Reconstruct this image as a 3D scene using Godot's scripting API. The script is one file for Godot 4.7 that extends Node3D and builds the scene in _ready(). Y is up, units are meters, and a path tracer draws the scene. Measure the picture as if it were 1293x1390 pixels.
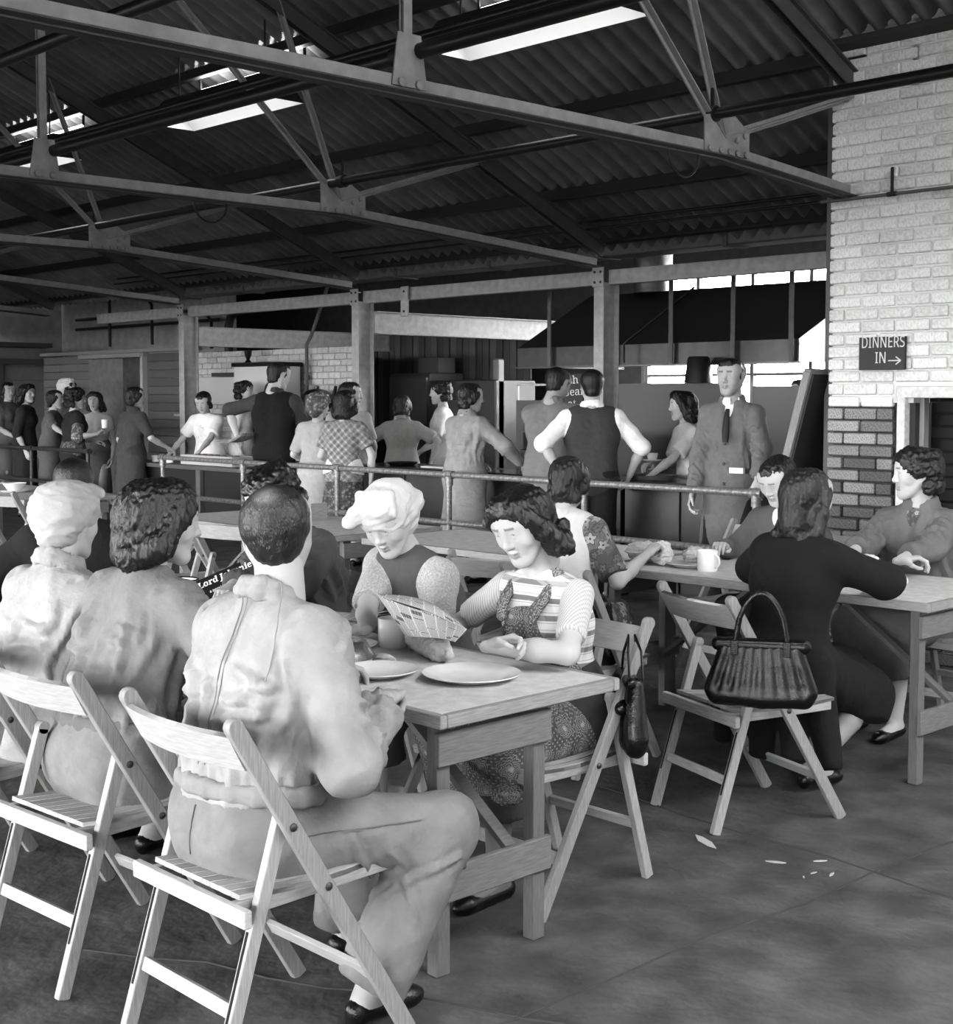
extends Node3D
# A works canteen of the 1940s: folding chairs, trestle tables, a serving counter, steel trusses under an asbestos roof.
# World: x runs along the serving counter (to the right), y up, z towards the big windows behind the camera. The camera stands at (0, 1.6, 0).

# ---------------------------------------------------------------- mesh builder
class MB:
	var v := PackedVector3Array()
	var n := PackedVector3Array()
	var c := PackedColorArray()
	var t := PackedVector2Array()
	var ix := PackedInt32Array()
	var col := Color.WHITE

	func vert(p: Vector3, nn: Vector3, u := Vector2.ZERO) -> int:
		v.append(p); n.append(nn); c.append(col); t.append(u)
		return v.size() - 1

	func tri(a: int, b: int, d: int) -> void:
		var nn := n[a] + n[b] + n[d]
		if (v[b] - v[a]).cross(v[d] - v[a]).dot(nn) > 0.0:
			ix.append(a); ix.append(d); ix.append(b)
		else:
			ix.append(a); ix.append(b); ix.append(d)

	func quad(a: int, b: int, d: int, e: int) -> void:
		tri(a, b, d); tri(a, d, e)

	func face(p: Array, nn: Vector3, uvs: Array = []) -> void:   # flat polygon fan
		var s := v.size()
		for i in p.size():
			vert(p[i], nn, uvs[i] if uvs.size() else Vector2.ZERO)
		for i in range(1, p.size() - 1):
			tri(s, s + i, s + i + 1)

	func face_ret(p: Array, nn: Vector3) -> MB:
		face(p, nn)
		return self

	func box(ce: Vector3, size: Vector3, bas := Basis.IDENTITY, ch := 0.003) -> MB:
		var h := size * 0.5
		ch = minf(ch, minf(h.x, minf(h.y, h.z)) * 0.6)
		var id := {}
		for sx in [-1, 1]:
			for sy in [-1, 1]:
				for sz in [-1, 1]:
					var sg := Vector3(sx, sy, sz)
					for k in 3:
						var p := sg * (h - Vector3.ONE * ch)
						p[k] = sg[k] * h[k]
						var nn := Vector3.ZERO
						nn[k] = sg[k]
						id[[sx, sy, sz, k]] = vert(ce + bas * p, bas * nn)
		for k in 3:
			var a := (k + 1) % 3
			var b := (k + 2) % 3
			for s in [-1, 1]:
				var q := []
				for w in [[-1, -1], [1, -1], [1, 1], [-1, 1]]:
					var g := [0, 0, 0]
					g[k] = s; g[a] = w[0]; g[b] = w[1]
					q.append(id[[g[0], g[1], g[2], k]])
				quad(q[0], q[1], q[2], q[3])
			# edges running along axis k
			for w in [[-1, -1], [1, -1], [1, 1], [-1, 1]]:
				var q := []
				for s in [-1, 1]:
					var g := [0, 0, 0]
					g[k] = s; g[a] = w[0]; g[b] = w[1]
					q.append(id[[g[0], g[1], g[2], a]]); q.append(id[[g[0], g[1], g[2], b]])
				quad(q[0], q[1], q[3], q[2])
		for sx in [-1, 1]:
			for sy in [-1, 1]:
				for sz in [-1, 1]:
					tri(id[[sx, sy, sz, 0]], id[[sx, sy, sz, 1]], id[[sx, sy, sz, 2]])
		return self

	func bar(a: Vector3, b: Vector3, w: float, d: float, side := Vector3.UP, ch := 0.003) -> MB:   # a square bar from a to b, d deep along side
		var z := (b - a).normalized()
		var y := (side - z * side.dot(z)).normalized()
		var x := y.cross(z)
		return box((a + b) * 0.5, Vector3(w, d, a.distance_to(b)), Basis(x, y, z), ch)

	func tube(path: Array, r, seg := 10, closed_ends := true, flat := 1.0, flat_dir := Vector3.ZERO) -> MB:
		var m := path.size()
		var x := Vector3.ZERO
		var first := v.size()
		for i in m:
			var z: Vector3 = (path[mini(i + 1, m - 1)] - path[maxi(i - 1, 0)]).normalized()
			if x == Vector3.ZERO:
				x = (flat_dir if flat_dir != Vector3.ZERO else (Vector3.UP if absf(z.y) < 0.9 else Vector3.RIGHT))
			x = (x - z * x.dot(z)).normalized()
			var y := z.cross(x)
			var rr: float = r[i] if r is Array else r
			for j in seg:
				var an := TAU * j / seg
				var o := x * cos(an) * flat + y * sin(an)
				var no := (x * cos(an) + y * sin(an) * flat).normalized()
				vert(path[i] + o * rr, no)
		for i in m - 1:
			for j in seg:
				var a := first + i * seg + j
				var b := first + i * seg + (j + 1) % seg
				quad(a, b, b + seg, a + seg)
		if closed_ends:
			for e in [0, m - 1]:
				var z: Vector3 = (path[1] - path[0]).normalized() * -1.0 if e == 0 else (path[m - 1] - path[m - 2]).normalized()
				var p := []
				for j in seg:
					p.append(v[first + e * seg + j])
				face(p, z)
		return self

	func lathe(prof: Array, ce: Vector3, seg := 24, bas := Basis.IDENTITY, from := 0.0, to := TAU) -> MB:   # prof: Vector2(radius, height) pairs
		var m := prof.size()
		var full := absf(to - from - TAU) < 0.001
		for i in m - 1:
			var p0: Vector2 = prof[i]
			var p1: Vector2 = prof[i + 1]
			if p0.is_equal_approx(p1):
				continue
			var d := (p1 - p0).normalized()
			var n0 := Vector2(d.y, -d.x)
			var na := n0
			var nb := n0
			if i > 0:
				var e: Vector2 = (p0 - prof[i - 1]).normalized()
				if e.dot(d) > 0.75:
					na = (n0 + Vector2(e.y, -e.x)).normalized()
			if i < m - 2:
				var e: Vector2 = (prof[i + 2] - p1).normalized()
				if e.dot(d) > 0.75:
					nb = (n0 + Vector2(e.y, -e.x)).normalized()
			var s := v.size()
			for j in seg + 1:
				var an := from + (to - from) * j / seg
				var cs := Vector3(cos(an), 0, sin(an))
				vert(ce + bas * (cs * p0.x + Vector3.UP * p0.y), bas * (cs * na.x + Vector3.UP * na.y), Vector2(float(j) / seg, float(i) / (m - 1)))
				vert(ce + bas * (cs * p1.x + Vector3.UP * p1.y), bas * (cs * nb.x + Vector3.UP * nb.y), Vector2(float(j) / seg, float(i + 1) / (m - 1)))
			for j in seg:
				var a := s + j * 2
				quad(a, a + 2, a + 3, a + 1)
		return self

	func prism(poly: PackedVector2Array, o: Vector3, bas: Basis, depth: float) -> MB:   # poly in bas.x, bas.y; extruded along bas.z by depth (both ways half)
		var idx := Geometry2D.triangulate_polygon(poly)
		for s in [-1.0, 1.0]:
			var st := v.size()
			for p in poly:
				vert(o + bas.x * p.x + bas.y * p.y + bas.z * (depth * 0.5 * s), bas.z * s, p)
			for i in range(0, idx.size(), 3):
				tri(st + idx[i], st + idx[i + 1], st + idx[i + 2])
		var ar := 0.0
		for i in poly.size():
			ar += poly[i].cross(poly[(i + 1) % poly.size()])
		for i in poly.size():
			var a := poly[i]
			var b := poly[(i + 1) % poly.size()]
			var d := (b - a).normalized() * signf(ar)
			var nn := bas.x * d.y - bas.y * d.x
			var q := []
			for w in [[a, -1.0], [b, -1.0], [b, 1.0], [a, 1.0]]:
				q.append(o + bas.x * w[0].x + bas.y * w[0].y + bas.z * (depth * 0.5 * w[1]))
			face(q, nn)
		return self

	func sheet(g: Array, thick: float, nu: int, nv: int) -> MB:   # g[j * nu + i]: a bent sheet with two faces and a rim
		var nor := []
		for j in nv:
			for i in nu:
				var du: Vector3 = g[j * nu + mini(i + 1, nu - 1)] - g[j * nu + maxi(i - 1, 0)]
				var dv: Vector3 = g[mini(j + 1, nv - 1) * nu + i] - g[maxi(j - 1, 0) * nu + i]
				nor.append(du.cross(dv).normalized())
		var st := [0, 0]
		for s in 2:
			st[s] = v.size()
			for j in nv:
				for i in nu:
					var q := j * nu + i
					var sg := 1.0 - 2.0 * s
					vert(g[q] + nor[q] * thick * 0.5 * sg, nor[q] * sg, Vector2(float(i) / (nu - 1), float(j) / (nv - 1)))
			for j in nv - 1:
				for i in nu - 1:
					var a: int = st[s] + j * nu + i
					quad(a, a + 1, a + nu + 1, a + nu)
		var rim := []
		for i in nu: rim.append(i)
		for j in range(1, nv): rim.append(j * nu + nu - 1)
		for i in range(nu - 2, -1, -1): rim.append((nv - 1) * nu + i)
		for j in range(nv - 2, 0, -1): rim.append(j * nu)
		var mid := Vector3.ZERO
		for p in g: mid += p / g.size()
		for k in rim.size():
			var a: int = rim[k]
			var b: int = rim[(k + 1) % rim.size()]
			face([v[st[0] + a], v[st[0] + b], v[st[1] + b], v[st[1] + a]], ((g[a] + g[b]) * 0.5 - mid).normalized())
		return self

	func add(o: MB, x: Transform3D, tint := Color.WHITE) -> MB:
		var s := v.size()
		for i in o.v.size():
			v.append(x * o.v[i]); n.append((x.basis * o.n[i]).normalized()); c.append(o.c[i] * tint); t.append(o.t[i])
		var flip := x.basis.determinant() < 0.0
		for i in range(0, o.ix.size(), 3):
			ix.append(s + o.ix[i])
			ix.append(s + o.ix[i + (2 if flip else 1)])
			ix.append(s + o.ix[i + (1 if flip else 2)])
		return self

	func mesh() -> ArrayMesh:
		var a := []
		a.resize(Mesh.ARRAY_MAX)
		a[Mesh.ARRAY_VERTEX] = v; a[Mesh.ARRAY_NORMAL] = n; a[Mesh.ARRAY_COLOR] = c; a[Mesh.ARRAY_TEX_UV] = t; a[Mesh.ARRAY_INDEX] = ix
		var m := ArrayMesh.new()
		m.add_surface_from_arrays(Mesh.PRIMITIVE_TRIANGLES, a)
		return m

# ---------------------------------------------------------------- smooth bodies: rounded bones joined by a smooth minimum, meshed as surface nets
class Bone:
	var a: Vector3
	var b: Vector3
	var ra: float
	var rb: float
	var k := 0.03        # how softly it joins
	var sub := false     # carve instead of add
	var fl := Vector3.ZERO   # flattened along this direction ...
	var fs := 1.0            # ... by this factor
	var cut := 0         # 1: cut square at b, 2: at both ends, 3: a plane through a; what lies on b's side of it is cut away

static func bn(a: Vector3, b: Vector3, ra: float, rb: float, k := 0.03, fl := Vector3.ZERO, fs := 1.0, cut := 0, sub := false) -> Bone:
	var o := Bone.new()
	o.a = a; o.b = b; o.ra = ra; o.rb = rb; o.k = k; o.fl = fl; o.fs = fs; o.cut = cut; o.sub = sub
	return o

static func nets(bones: Array, cell: float, noise: FastNoiseLite = null, amp := 0.0, stretch := Vector3.ONE, creases: Array = []) -> MB:
	var lo := Vector3.INF
	var hi := -Vector3.INF
	for q: Bone in bones:
		if q.sub or q.cut == 3: continue
		var r := maxf(q.ra, q.rb) * maxf(1.0, 1.0 / q.fs)
		lo = lo.min(q.a - Vector3.ONE * r).min(q.b - Vector3.ONE * r)
		hi = hi.max(q.a + Vector3.ONE * r).max(q.b + Vector3.ONE * r)
	lo -= Vector3.ONE * cell * 4.0
	hi += Vector3.ONE * cell * 4.0
	var nx := int((hi.x - lo.x) / cell) + 2
	var ny := int((hi.y - lo.y) / cell) + 2
	var nz := int((hi.z - lo.z) / cell) + 2
	var nxy := nx * ny
	var f := PackedFloat32Array()
	f.resize(nxy * nz)
	f.fill(0.3)
	var flag := PackedByteArray()
	flag.resize(nxy * nz)
	var cand := PackedInt32Array()
	var planes := []
	for q: Bone in bones:
		if q.cut == 3:
			planes.append(q)
			continue
		var a := q.a
		var d := q.b - q.a
		var dd := maxf(d.length_squared(), 1e-9)
		var dl := sqrt(dd)
		var dn := d / dl
		var fs := q.fs
		var fl := q.fl
		var flat := fs != 1.0
		var rr := maxf(q.ra, q.rb) * maxf(1.0, 1.0 / fs) + cell * 2.5 + q.k * 0.5
		var near := cell * 2.2 * maxf(1.0, fs)
		var k := q.k
		var z0 := maxi(1, int((minf(q.a.z, q.b.z) - rr - lo.z) / cell))
		var z1 := mini(nz - 2, int((maxf(q.a.z, q.b.z) + rr - lo.z) / cell) + 1)
		var y0 := maxi(1, int((minf(q.a.y, q.b.y) - rr - lo.y) / cell))
		var y1 := mini(ny - 2, int((maxf(q.a.y, q.b.y) + rr - lo.y) / cell) + 1)
		var A := d.y * d.y + d.z * d.z
		for iz in range(z0, z1 + 1):
			var pz := lo.z + iz * cell
			for iy in range(y0, y1 + 1):
				var py := lo.y + iy * cell
				var ey := a.y - py
				var ez := a.z - pz
				var t0 := 0.0
				var t1 := 1.0
				var C := ey * ey + ez * ez - rr * rr
				if A > 1e-9:
					var B := ey * d.y + ez * d.z
					var disc := B * B - A * C
					if disc < 0.0: continue
					var sq := sqrt(disc)
					t0 = maxf(0.0, (-B - sq) / A)
					t1 = minf(1.0, (-B + sq) / A)
					if t0 > t1: continue
				elif C > 0.0:
					continue
				var xa := a.x + t0 * d.x
				var xb := a.x + t1 * d.x
				var x0 := maxi(1, int((minf(xa, xb) - rr - lo.x) / cell))
				var x1 := mini(nx - 2, int((maxf(xa, xb) + rr - lo.x) / cell) + 1)
				var at := iz * nxy + iy * nx
				for ixx in range(x0, x1 + 1):
					var p := Vector3(lo.x + ixx * cell, py, pz) - a
					var tt := p.dot(d) / dd
					var tc := clampf(tt, 0.0, 1.0)
					var w := p - d * tc
					if flat:
						w += fl * (w.dot(fl) * (fs - 1.0))
					var dist := w.length() - (q.ra + (q.rb - q.ra) * tc)
					if q.cut > 0:
						dist = maxf(dist, (tt - 1.0) * dl)
						if q.cut == 2:
							dist = maxf(dist, -tt * dl)
					var j := at + ixx
					var o := f[j]
					if q.sub:
						dist = -dist
						var h := maxf(k - absf(o - dist), 0.0)
						o = maxf(o, dist) + (h * h * 0.25 / k if k > 0.0 else 0.0)
					else:
						var h := maxf(k - absf(o - dist), 0.0)
						o = minf(o, dist) - (h * h * 0.25 / k if k > 0.0 else 0.0)
					f[j] = o
					if o < near and o > -near and flag[j] == 0:
						flag[j] = 1
						cand.append(j)
	if planes.size():
		cand.clear()
		for iz in range(1, nz - 1):
			for iy in range(1, ny - 1):
				for ixx in range(1, nx - 1):
					var j := iz * nxy + iy * nx + ixx
					var o := f[j]
					if o > cell * 3.0: continue
					var p := lo + Vector3(ixx, iy, iz) * cell
					for q: Bone in planes:
						o = maxf(o, (p - q.a).dot((q.b - q.a).normalized()))
					f[j] = o
					if o < cell * 2.2 and o > -cell * 2.2: cand.append(j)
	var out := MB.new()
	var cv := PackedInt32Array()
	cv.resize(nxy * nz)
	cv.fill(-1)
	var cells := PackedInt32Array()
	var V := PackedVector3Array()
	var N := PackedVector3Array()
	for j in cand:
		var f0 := f[j]; var f1 := f[j + 1]; var f2 := f[j + nx]; var f3 := f[j + nx + 1]
		var g := j + nxy
		var f4 := f[g]; var f5 := f[g + 1]; var f6 := f[g + nx]; var f7 := f[g + nx + 1]
		var neg := int(f0 < 0.0) + int(f1 < 0.0) + int(f2 < 0.0) + int(f3 < 0.0) + int(f4 < 0.0) + int(f5 < 0.0) + int(f6 < 0.0) + int(f7 < 0.0)
		if neg == 0 or neg == 8: continue
		var s := Vector3.ZERO
		var m := 0
		if (f0 < 0.0) != (f1 < 0.0): s += Vector3(f0 / (f0 - f1), 0, 0); m += 1
		if (f2 < 0.0) != (f3 < 0.0): s += Vector3(f2 / (f2 - f3), 1, 0); m += 1
		if (f4 < 0.0) != (f5 < 0.0): s += Vector3(f4 / (f4 - f5), 0, 1); m += 1
		if (f6 < 0.0) != (f7 < 0.0): s += Vector3(f6 / (f6 - f7), 1, 1); m += 1
		if (f0 < 0.0) != (f2 < 0.0): s += Vector3(0, f0 / (f0 - f2), 0); m += 1
		if (f1 < 0.0) != (f3 < 0.0): s += Vector3(1, f1 / (f1 - f3), 0); m += 1
		if (f4 < 0.0) != (f6 < 0.0): s += Vector3(0, f4 / (f4 - f6), 1); m += 1
		if (f5 < 0.0) != (f7 < 0.0): s += Vector3(1, f5 / (f5 - f7), 1); m += 1
		if (f0 < 0.0) != (f4 < 0.0): s += Vector3(0, 0, f0 / (f0 - f4)); m += 1
		if (f1 < 0.0) != (f5 < 0.0): s += Vector3(1, 0, f1 / (f1 - f5)); m += 1
		if (f2 < 0.0) != (f6 < 0.0): s += Vector3(0, 1, f2 / (f2 - f6)); m += 1
		if (f3 < 0.0) != (f7 < 0.0): s += Vector3(1, 1, f3 / (f3 - f7)); m += 1
		s /= m
		cv[j] = V.size()
		cells.append(j)
		var iz := j / nxy
		var iy := (j - iz * nxy) / nx
		var ixx := j - iz * nxy - iy * nx
		V.append(lo + (Vector3(ixx, iy, iz) + s) * cell)
		N.append(Vector3(f1 + f3 + f5 + f7 - f0 - f2 - f4 - f6, f2 + f3 + f6 + f7 - f0 - f1 - f4 - f5, f4 + f5 + f6 + f7 - f0 - f1 - f2 - f3).normalized())
	var I := PackedInt32Array()
	var step := [1, nx, nxy]
	for j in cells:
		var inside := f[j] < 0.0
		for ax in 3:
			if (f[j + step[ax]] < 0.0) == inside: continue
			var u: int = step[(ax + 1) % 3]
			var w: int = step[(ax + 2) % 3]
			var a := cv[j]; var b := cv[j - u]; var d := cv[j - u - w]; var e := cv[j - w]
			if a < 0 or b < 0 or d < 0 or e < 0: continue
			if inside:
				I.append_array([a, d, b, a, e, d])
			else:
				I.append_array([a, b, d, a, d, e])
	if creases.size():     # each crease: from, to, width, height; a soft ridge with a hollow along both sides
		for i in V.size():
			var p := V[i]
			var nn := N[i]
			var up := 0.0
			for c in creases:
				var a: Vector3 = c[0]
				var d: Vector3 = c[1] - a
				var t := clampf((p - a).dot(d) / d.length_squared(), 0.0, 1.0)
				var w := p - a - d * t
				var al := w.dot(nn)
				if al > .07 or al < -.07: continue
				var l := (w - nn * al).length() / float(c[2])
				if l > 3.2: continue
				var fade := minf(1.0, minf(t, 1.0 - t) * 4.0 + .15)
				up += float(c[3]) * fade * (exp(-l * l) - .55 * exp(-(l - 1.7) * (l - 1.7) * 1.6))
			V[i] = p + nn * clampf(up, -.010, .015)
	if (noise and amp > 0.0) or creases.size():
		if noise:
			for i in V.size():
				V[i] += N[i] * (noise.get_noise_3dv(V[i] * stretch) * amp)
		var M := PackedVector3Array()
		M.resize(V.size())
		for i in range(0, I.size(), 3):
			var p := V[I[i]]
			var cr := (V[I[i + 2]] - p).cross(V[I[i + 1]] - p)
			M[I[i]] += cr; M[I[i + 1]] += cr; M[I[i + 2]] += cr
		for i in V.size():
			N[i] = M[i].normalized()
	out.v = V
	out.n = N
	out.ix = I
	out.c.resize(V.size())
	out.c.fill(Color.WHITE)
	out.t.resize(V.size())
	return out
# ---------------------------------------------------------------- materials: all neutral greys
var mats := {}
var texs := {}
var skin_mat: StandardMaterial3D

func noise_tex(key: String, freq: float, lo: float, hi: float, oct := 4, sd := 1, size := 512, normal := 0.0, ntype := FastNoiseLite.TYPE_SIMPLEX_SMOOTH, ridged := false) -> Texture2D:
	if texs.has(key): return texs[key]
	var n := FastNoiseLite.new()
	n.seed = sd; n.frequency = freq; n.fractal_octaves = oct; n.noise_type = ntype
	if ridged: n.fractal_type = FastNoiseLite.FRACTAL_RIDGED
	var t := NoiseTexture2D.new()
	t.width = size; t.height = size; t.seamless = true; t.noise = n
	if normal > 0.0:
		t.as_normal_map = true; t.bump_strength = normal
	else:
		var g := Gradient.new()
		g.set_color(0, Color(lo, lo, lo)); g.set_color(1, Color(hi, hi, hi))
		t.color_ramp = g
	texs[key] = t
	return t

func painted(key: String, w: int, h: int, f: Callable) -> Texture2D:
	if texs.has(key): return texs[key]
	var im := Image.create(w, h, false, Image.FORMAT_RGB8)
	for y in h:
		for x in w:
			var g: float = f.call(x, y)
			im.set_pixel(x, y, Color(g, g, g))
	im.generate_mipmaps()
	texs[key] = ImageTexture.create_from_image(im)
	return texs[key]

func surf(g: float, rough := .8, tex: Texture2D = null, sc := V(1, 1, 1), nrm: Texture2D = null, nsc := 1.0, metal := 0.0, world := false) -> StandardMaterial3D:
	var key := [g, rough, tex, sc, nrm, nsc, metal, world]
	if mats.has(key): return mats[key]
	var m := StandardMaterial3D.new()
	m.albedo_color = Color(g, g, g)
	m.roughness = rough
	m.metallic = metal
	m.metallic_specular = .4
	if tex or nrm:
		if world: m.uv1_world_triplanar = true
		m.uv1_triplanar = true
		m.uv1_scale = sc
		if tex: m.albedo_texture = tex
		if nrm:
			m.normal_enabled = true; m.normal_texture = nrm; m.normal_scale = nsc
	mats[key] = m
	return m

func wood(g: float, along := "z", rough := .6) -> StandardMaterial3D:
	var sc := V(14, 14, 14)
	sc[{"x": 0, "y": 1, "z": 2}[along]] = 1.1
	return surf(g, rough, noise_tex("grain", .02, .80, 1.0, 5, 5), sc, noise_tex("grain_n", .03, 0, 0, 4, 5, 512, 4.0), .3)

func steel(g: float, rough := .55) -> StandardMaterial3D:
	return surf(g, rough, noise_tex("paint", .012, .84, 1.0, 5, 9), V(1.6, 1.6, 1.6), noise_tex("paint_n", .05, 0, 0, 3, 4, 512, 2.0), .15)

func enamel(g: float) -> StandardMaterial3D:
	return surf(g, .22, noise_tex("fine", .008, .94, 1.0, 3, 3), V(3, 3, 3))

func metal(g: float, rough := .35) -> StandardMaterial3D:
	return surf(g, rough, noise_tex("paint", .012, .84, 1.0, 5, 9), V(3, 3, 3), null, 1.0, .85)

func hair_mat(g: float) -> StandardMaterial3D:
	var m: StandardMaterial3D = surf(g, .42, noise_tex("strand", .03, .45, 1.0, 4, 21), V(26, 3, 26), noise_tex("strand_n", .04, 0, 0, 3, 21, 512, 10.0), .9)
	m.metallic_specular = .5
	m.vertex_color_use_as_albedo = true
	return m

func floral(x: int, y: int) -> float:
	var p := Vector2(x, y) / 256.0 * 5.0
	var c := p.floor()
	var best := 9.0
	var ang := 0.0
	var rr := 0.0
	for i in [-1, 0, 1]:
		for j in [-1, 0, 1]:
			var o := c + Vector2(i, j)
			var w := Vector2(fposmod(o.x, 5.0), fposmod(o.y, 5.0))
			var hsh := fposmod(sin(w.x * 12.9898 + w.y * 78.233) * 43758.5453, 1.0)
			var ce := o + Vector2(.5 + .25 * sin(hsh * 40.0), .5 + .25 * cos(hsh * 31.0))
			var d := (p - ce).length() / (.7 + .5 * hsh)
			if d < best:
				best = d; ang = (p - ce).angle() + hsh * 6.0; rr = hsh
	var petal := .36 + .10 * cos(ang * 5.0)
	if best < .09: return .25
	if best < petal: return (.95 if rr > .45 else .55) - .25 * best
	if best < petal + .06: return .1
	return .34 if rr < .5 else .5

func paisley(x: int, y: int) -> float:
	var p := Vector2(x, y) / 256.0 * 4.0
	var c := p.floor()
	var g := .42
	for i in [-1, 0, 1]:
		for j in [-1, 0, 1]:
			var o := c + Vector2(i, j)
			var w := Vector2(fposmod(o.x, 4.0), fposmod(o.y, 4.0))
			var hsh := fposmod(sin(w.x * 22.9898 + w.y * 48.233) * 43758.5453, 1.0)
			var q := (p - o - Vector2(.5, .5)).rotated(hsh * 6.0)
			q.x += q.y * q.y * .7
			var d := Vector2(q.x * 1.5, q.y).length() + .10 * sin(q.angle() * 11.0) * .4
			if d < .52:
				var band := fposmod(d * 9.0, 1.0)
				g = .92 if band < .42 else .30
				if d < .1: g = .95
	var dots := sin(x * .39) * sin(y * .39)
	if g == .42 and dots > .55: g = .85
	return g

func weave(x: int, y: int) -> float:
	return .86 + .14 * (sin(x * TAU / 8.0) * sin(y * TAU / 8.0))

func newsprint(x: int, y: int) -> float:
	var cx := x % 64
	var g := .80
	var head := (y % 128) < 22 and (y / 128 + x / 128) % 2 == 0
	if head:
		var k := int(x / 9.0) * 7 + (y / 128) * 13
		if (y % 128) > 5 and (k * 37 % 11) > 2 and x % 9 > 1: g = .10 + .1 * ((x * 7 + y * 3) % 3)
	elif cx > 4 and cx < 61 and y % 5 < 3:
		var k := int(x / 3.0) * 31 + int(y / 5.0) * 57
		if (k * 29 % 7) > 1: g = .42
	if (x / 64 + y / 96) % 7 == 3 and cx > 5 and cx < 60 and y % 96 > 30 and y % 96 < 84:
		g = .22 + .35 * absf(sin(x * .21) * cos(y * .17))
	return g

func cloth_mat(g: float, kind := "cloth") -> StandardMaterial3D:
	match kind:
		"leather":
			return surf(g, .32, noise_tex("paint", .012, .84, 1.0, 5, 9), V(3, 3, 3), noise_tex("hide_n", .09, 0, 0, 3, 14, 512, 5.0), .35)
		"floral":
			return surf(g, .85, painted("floral", 256, 256, floral), V(3.6, 3.6, 3.6))
		"small floral":
			return surf(g, .85, painted("floral", 256, 256, floral), V(7, 7, 7))
		"paisley":
			return surf(g, .85, painted("paisley", 256, 256, paisley), V(3.0, 3.0, 3.0))
		"stripe":
			return surf(g, .9, painted("stripe", 16, 128, func(_x, y): return .55 if y % 64 < 20 else (.78 if y % 64 in [26, 27, 28, 52, 53, 54] else 1.0)), V(8, 9, 8))
		"knit":
			return surf(g, .95, painted("rib", 64, 64, func(x, y): return .74 + .26 * absf(sin(x * TAU / 32.0)) - .05 * float(y % 8 < 2)), V(26, 26, 26), noise_tex("knit_n", .12, 0, 0, 2, 33, 256, 6.0), .5)
		"lace":
			return surf(g, .95, noise_tex("lace", .055, .62, 1.0, 2, 41, 256, 0.0, FastNoiseLite.TYPE_CELLULAR), V(9, 9, 9), noise_tex("lace_n", .055, 0, 0, 2, 41, 256, 8.0, FastNoiseLite.TYPE_CELLULAR), .8)
		"check":
			return surf(g, .9, painted("check", 128, 128, func(x, y): return .55 + .22 * float((x + y) % 64 < 30) + .22 * float((x - y + 128) % 64 < 22)), V(7, 7, 7))
		"denim":
			return surf(g, .92, noise_tex("denim", .011, .84, 1.0, 6, 51), V(2.2, 2.2, 2.2), noise_tex("folds_n", .007, 0, 0, 4, 52, 512, 14.0, FastNoiseLite.TYPE_SIMPLEX_SMOOTH, true), .45)
	return surf(g, .9, noise_tex("clothmottle", .014, .90, 1.0, 5, 61), V(2, 2, 2), noise_tex("folds_n", .007, 0, 0, 4, 52, 512, 14.0, FastNoiseLite.TYPE_SIMPLEX_SMOOTH, true), .4)
# ---------------------------------------------------------------- people
var jobs: Array = []        # every smooth body to be meshed: {bones, cell, noise, amp, st, out}
var people: Array = []
var heads := {}
var hands := {}
var hairs := {}
var fold := FastNoiseLite.new()
var curl := FastNoiseLite.new()
var box_fit := 0.0

func run_jobs() -> void:
	var id := WorkerThreadPool.add_group_task(one_job, jobs.size(), -1, true)
	WorkerThreadPool.wait_for_group_task_completion(id)

func one_job(i: int) -> void:
	var j: Dictionary = jobs[i]
	j.out = nets(j.bones, j.cell, j.get("noise"), j.get("amp", 0.0), j.get("st", Vector3.ONE), j.get("cr", []))

func job(bones: Array, cell: float, noise: FastNoiseLite = null, amp := 0.0, st := Vector3.ONE) -> Dictionary:
	var d := {"bones": bones, "cell": cell, "amp": amp, "st": st}
	if noise: d["noise"] = noise
	jobs.append(d)
	return d

func V(x: float, y: float, z: float) -> Vector3:
	return Vector3(x, y, z)

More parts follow.
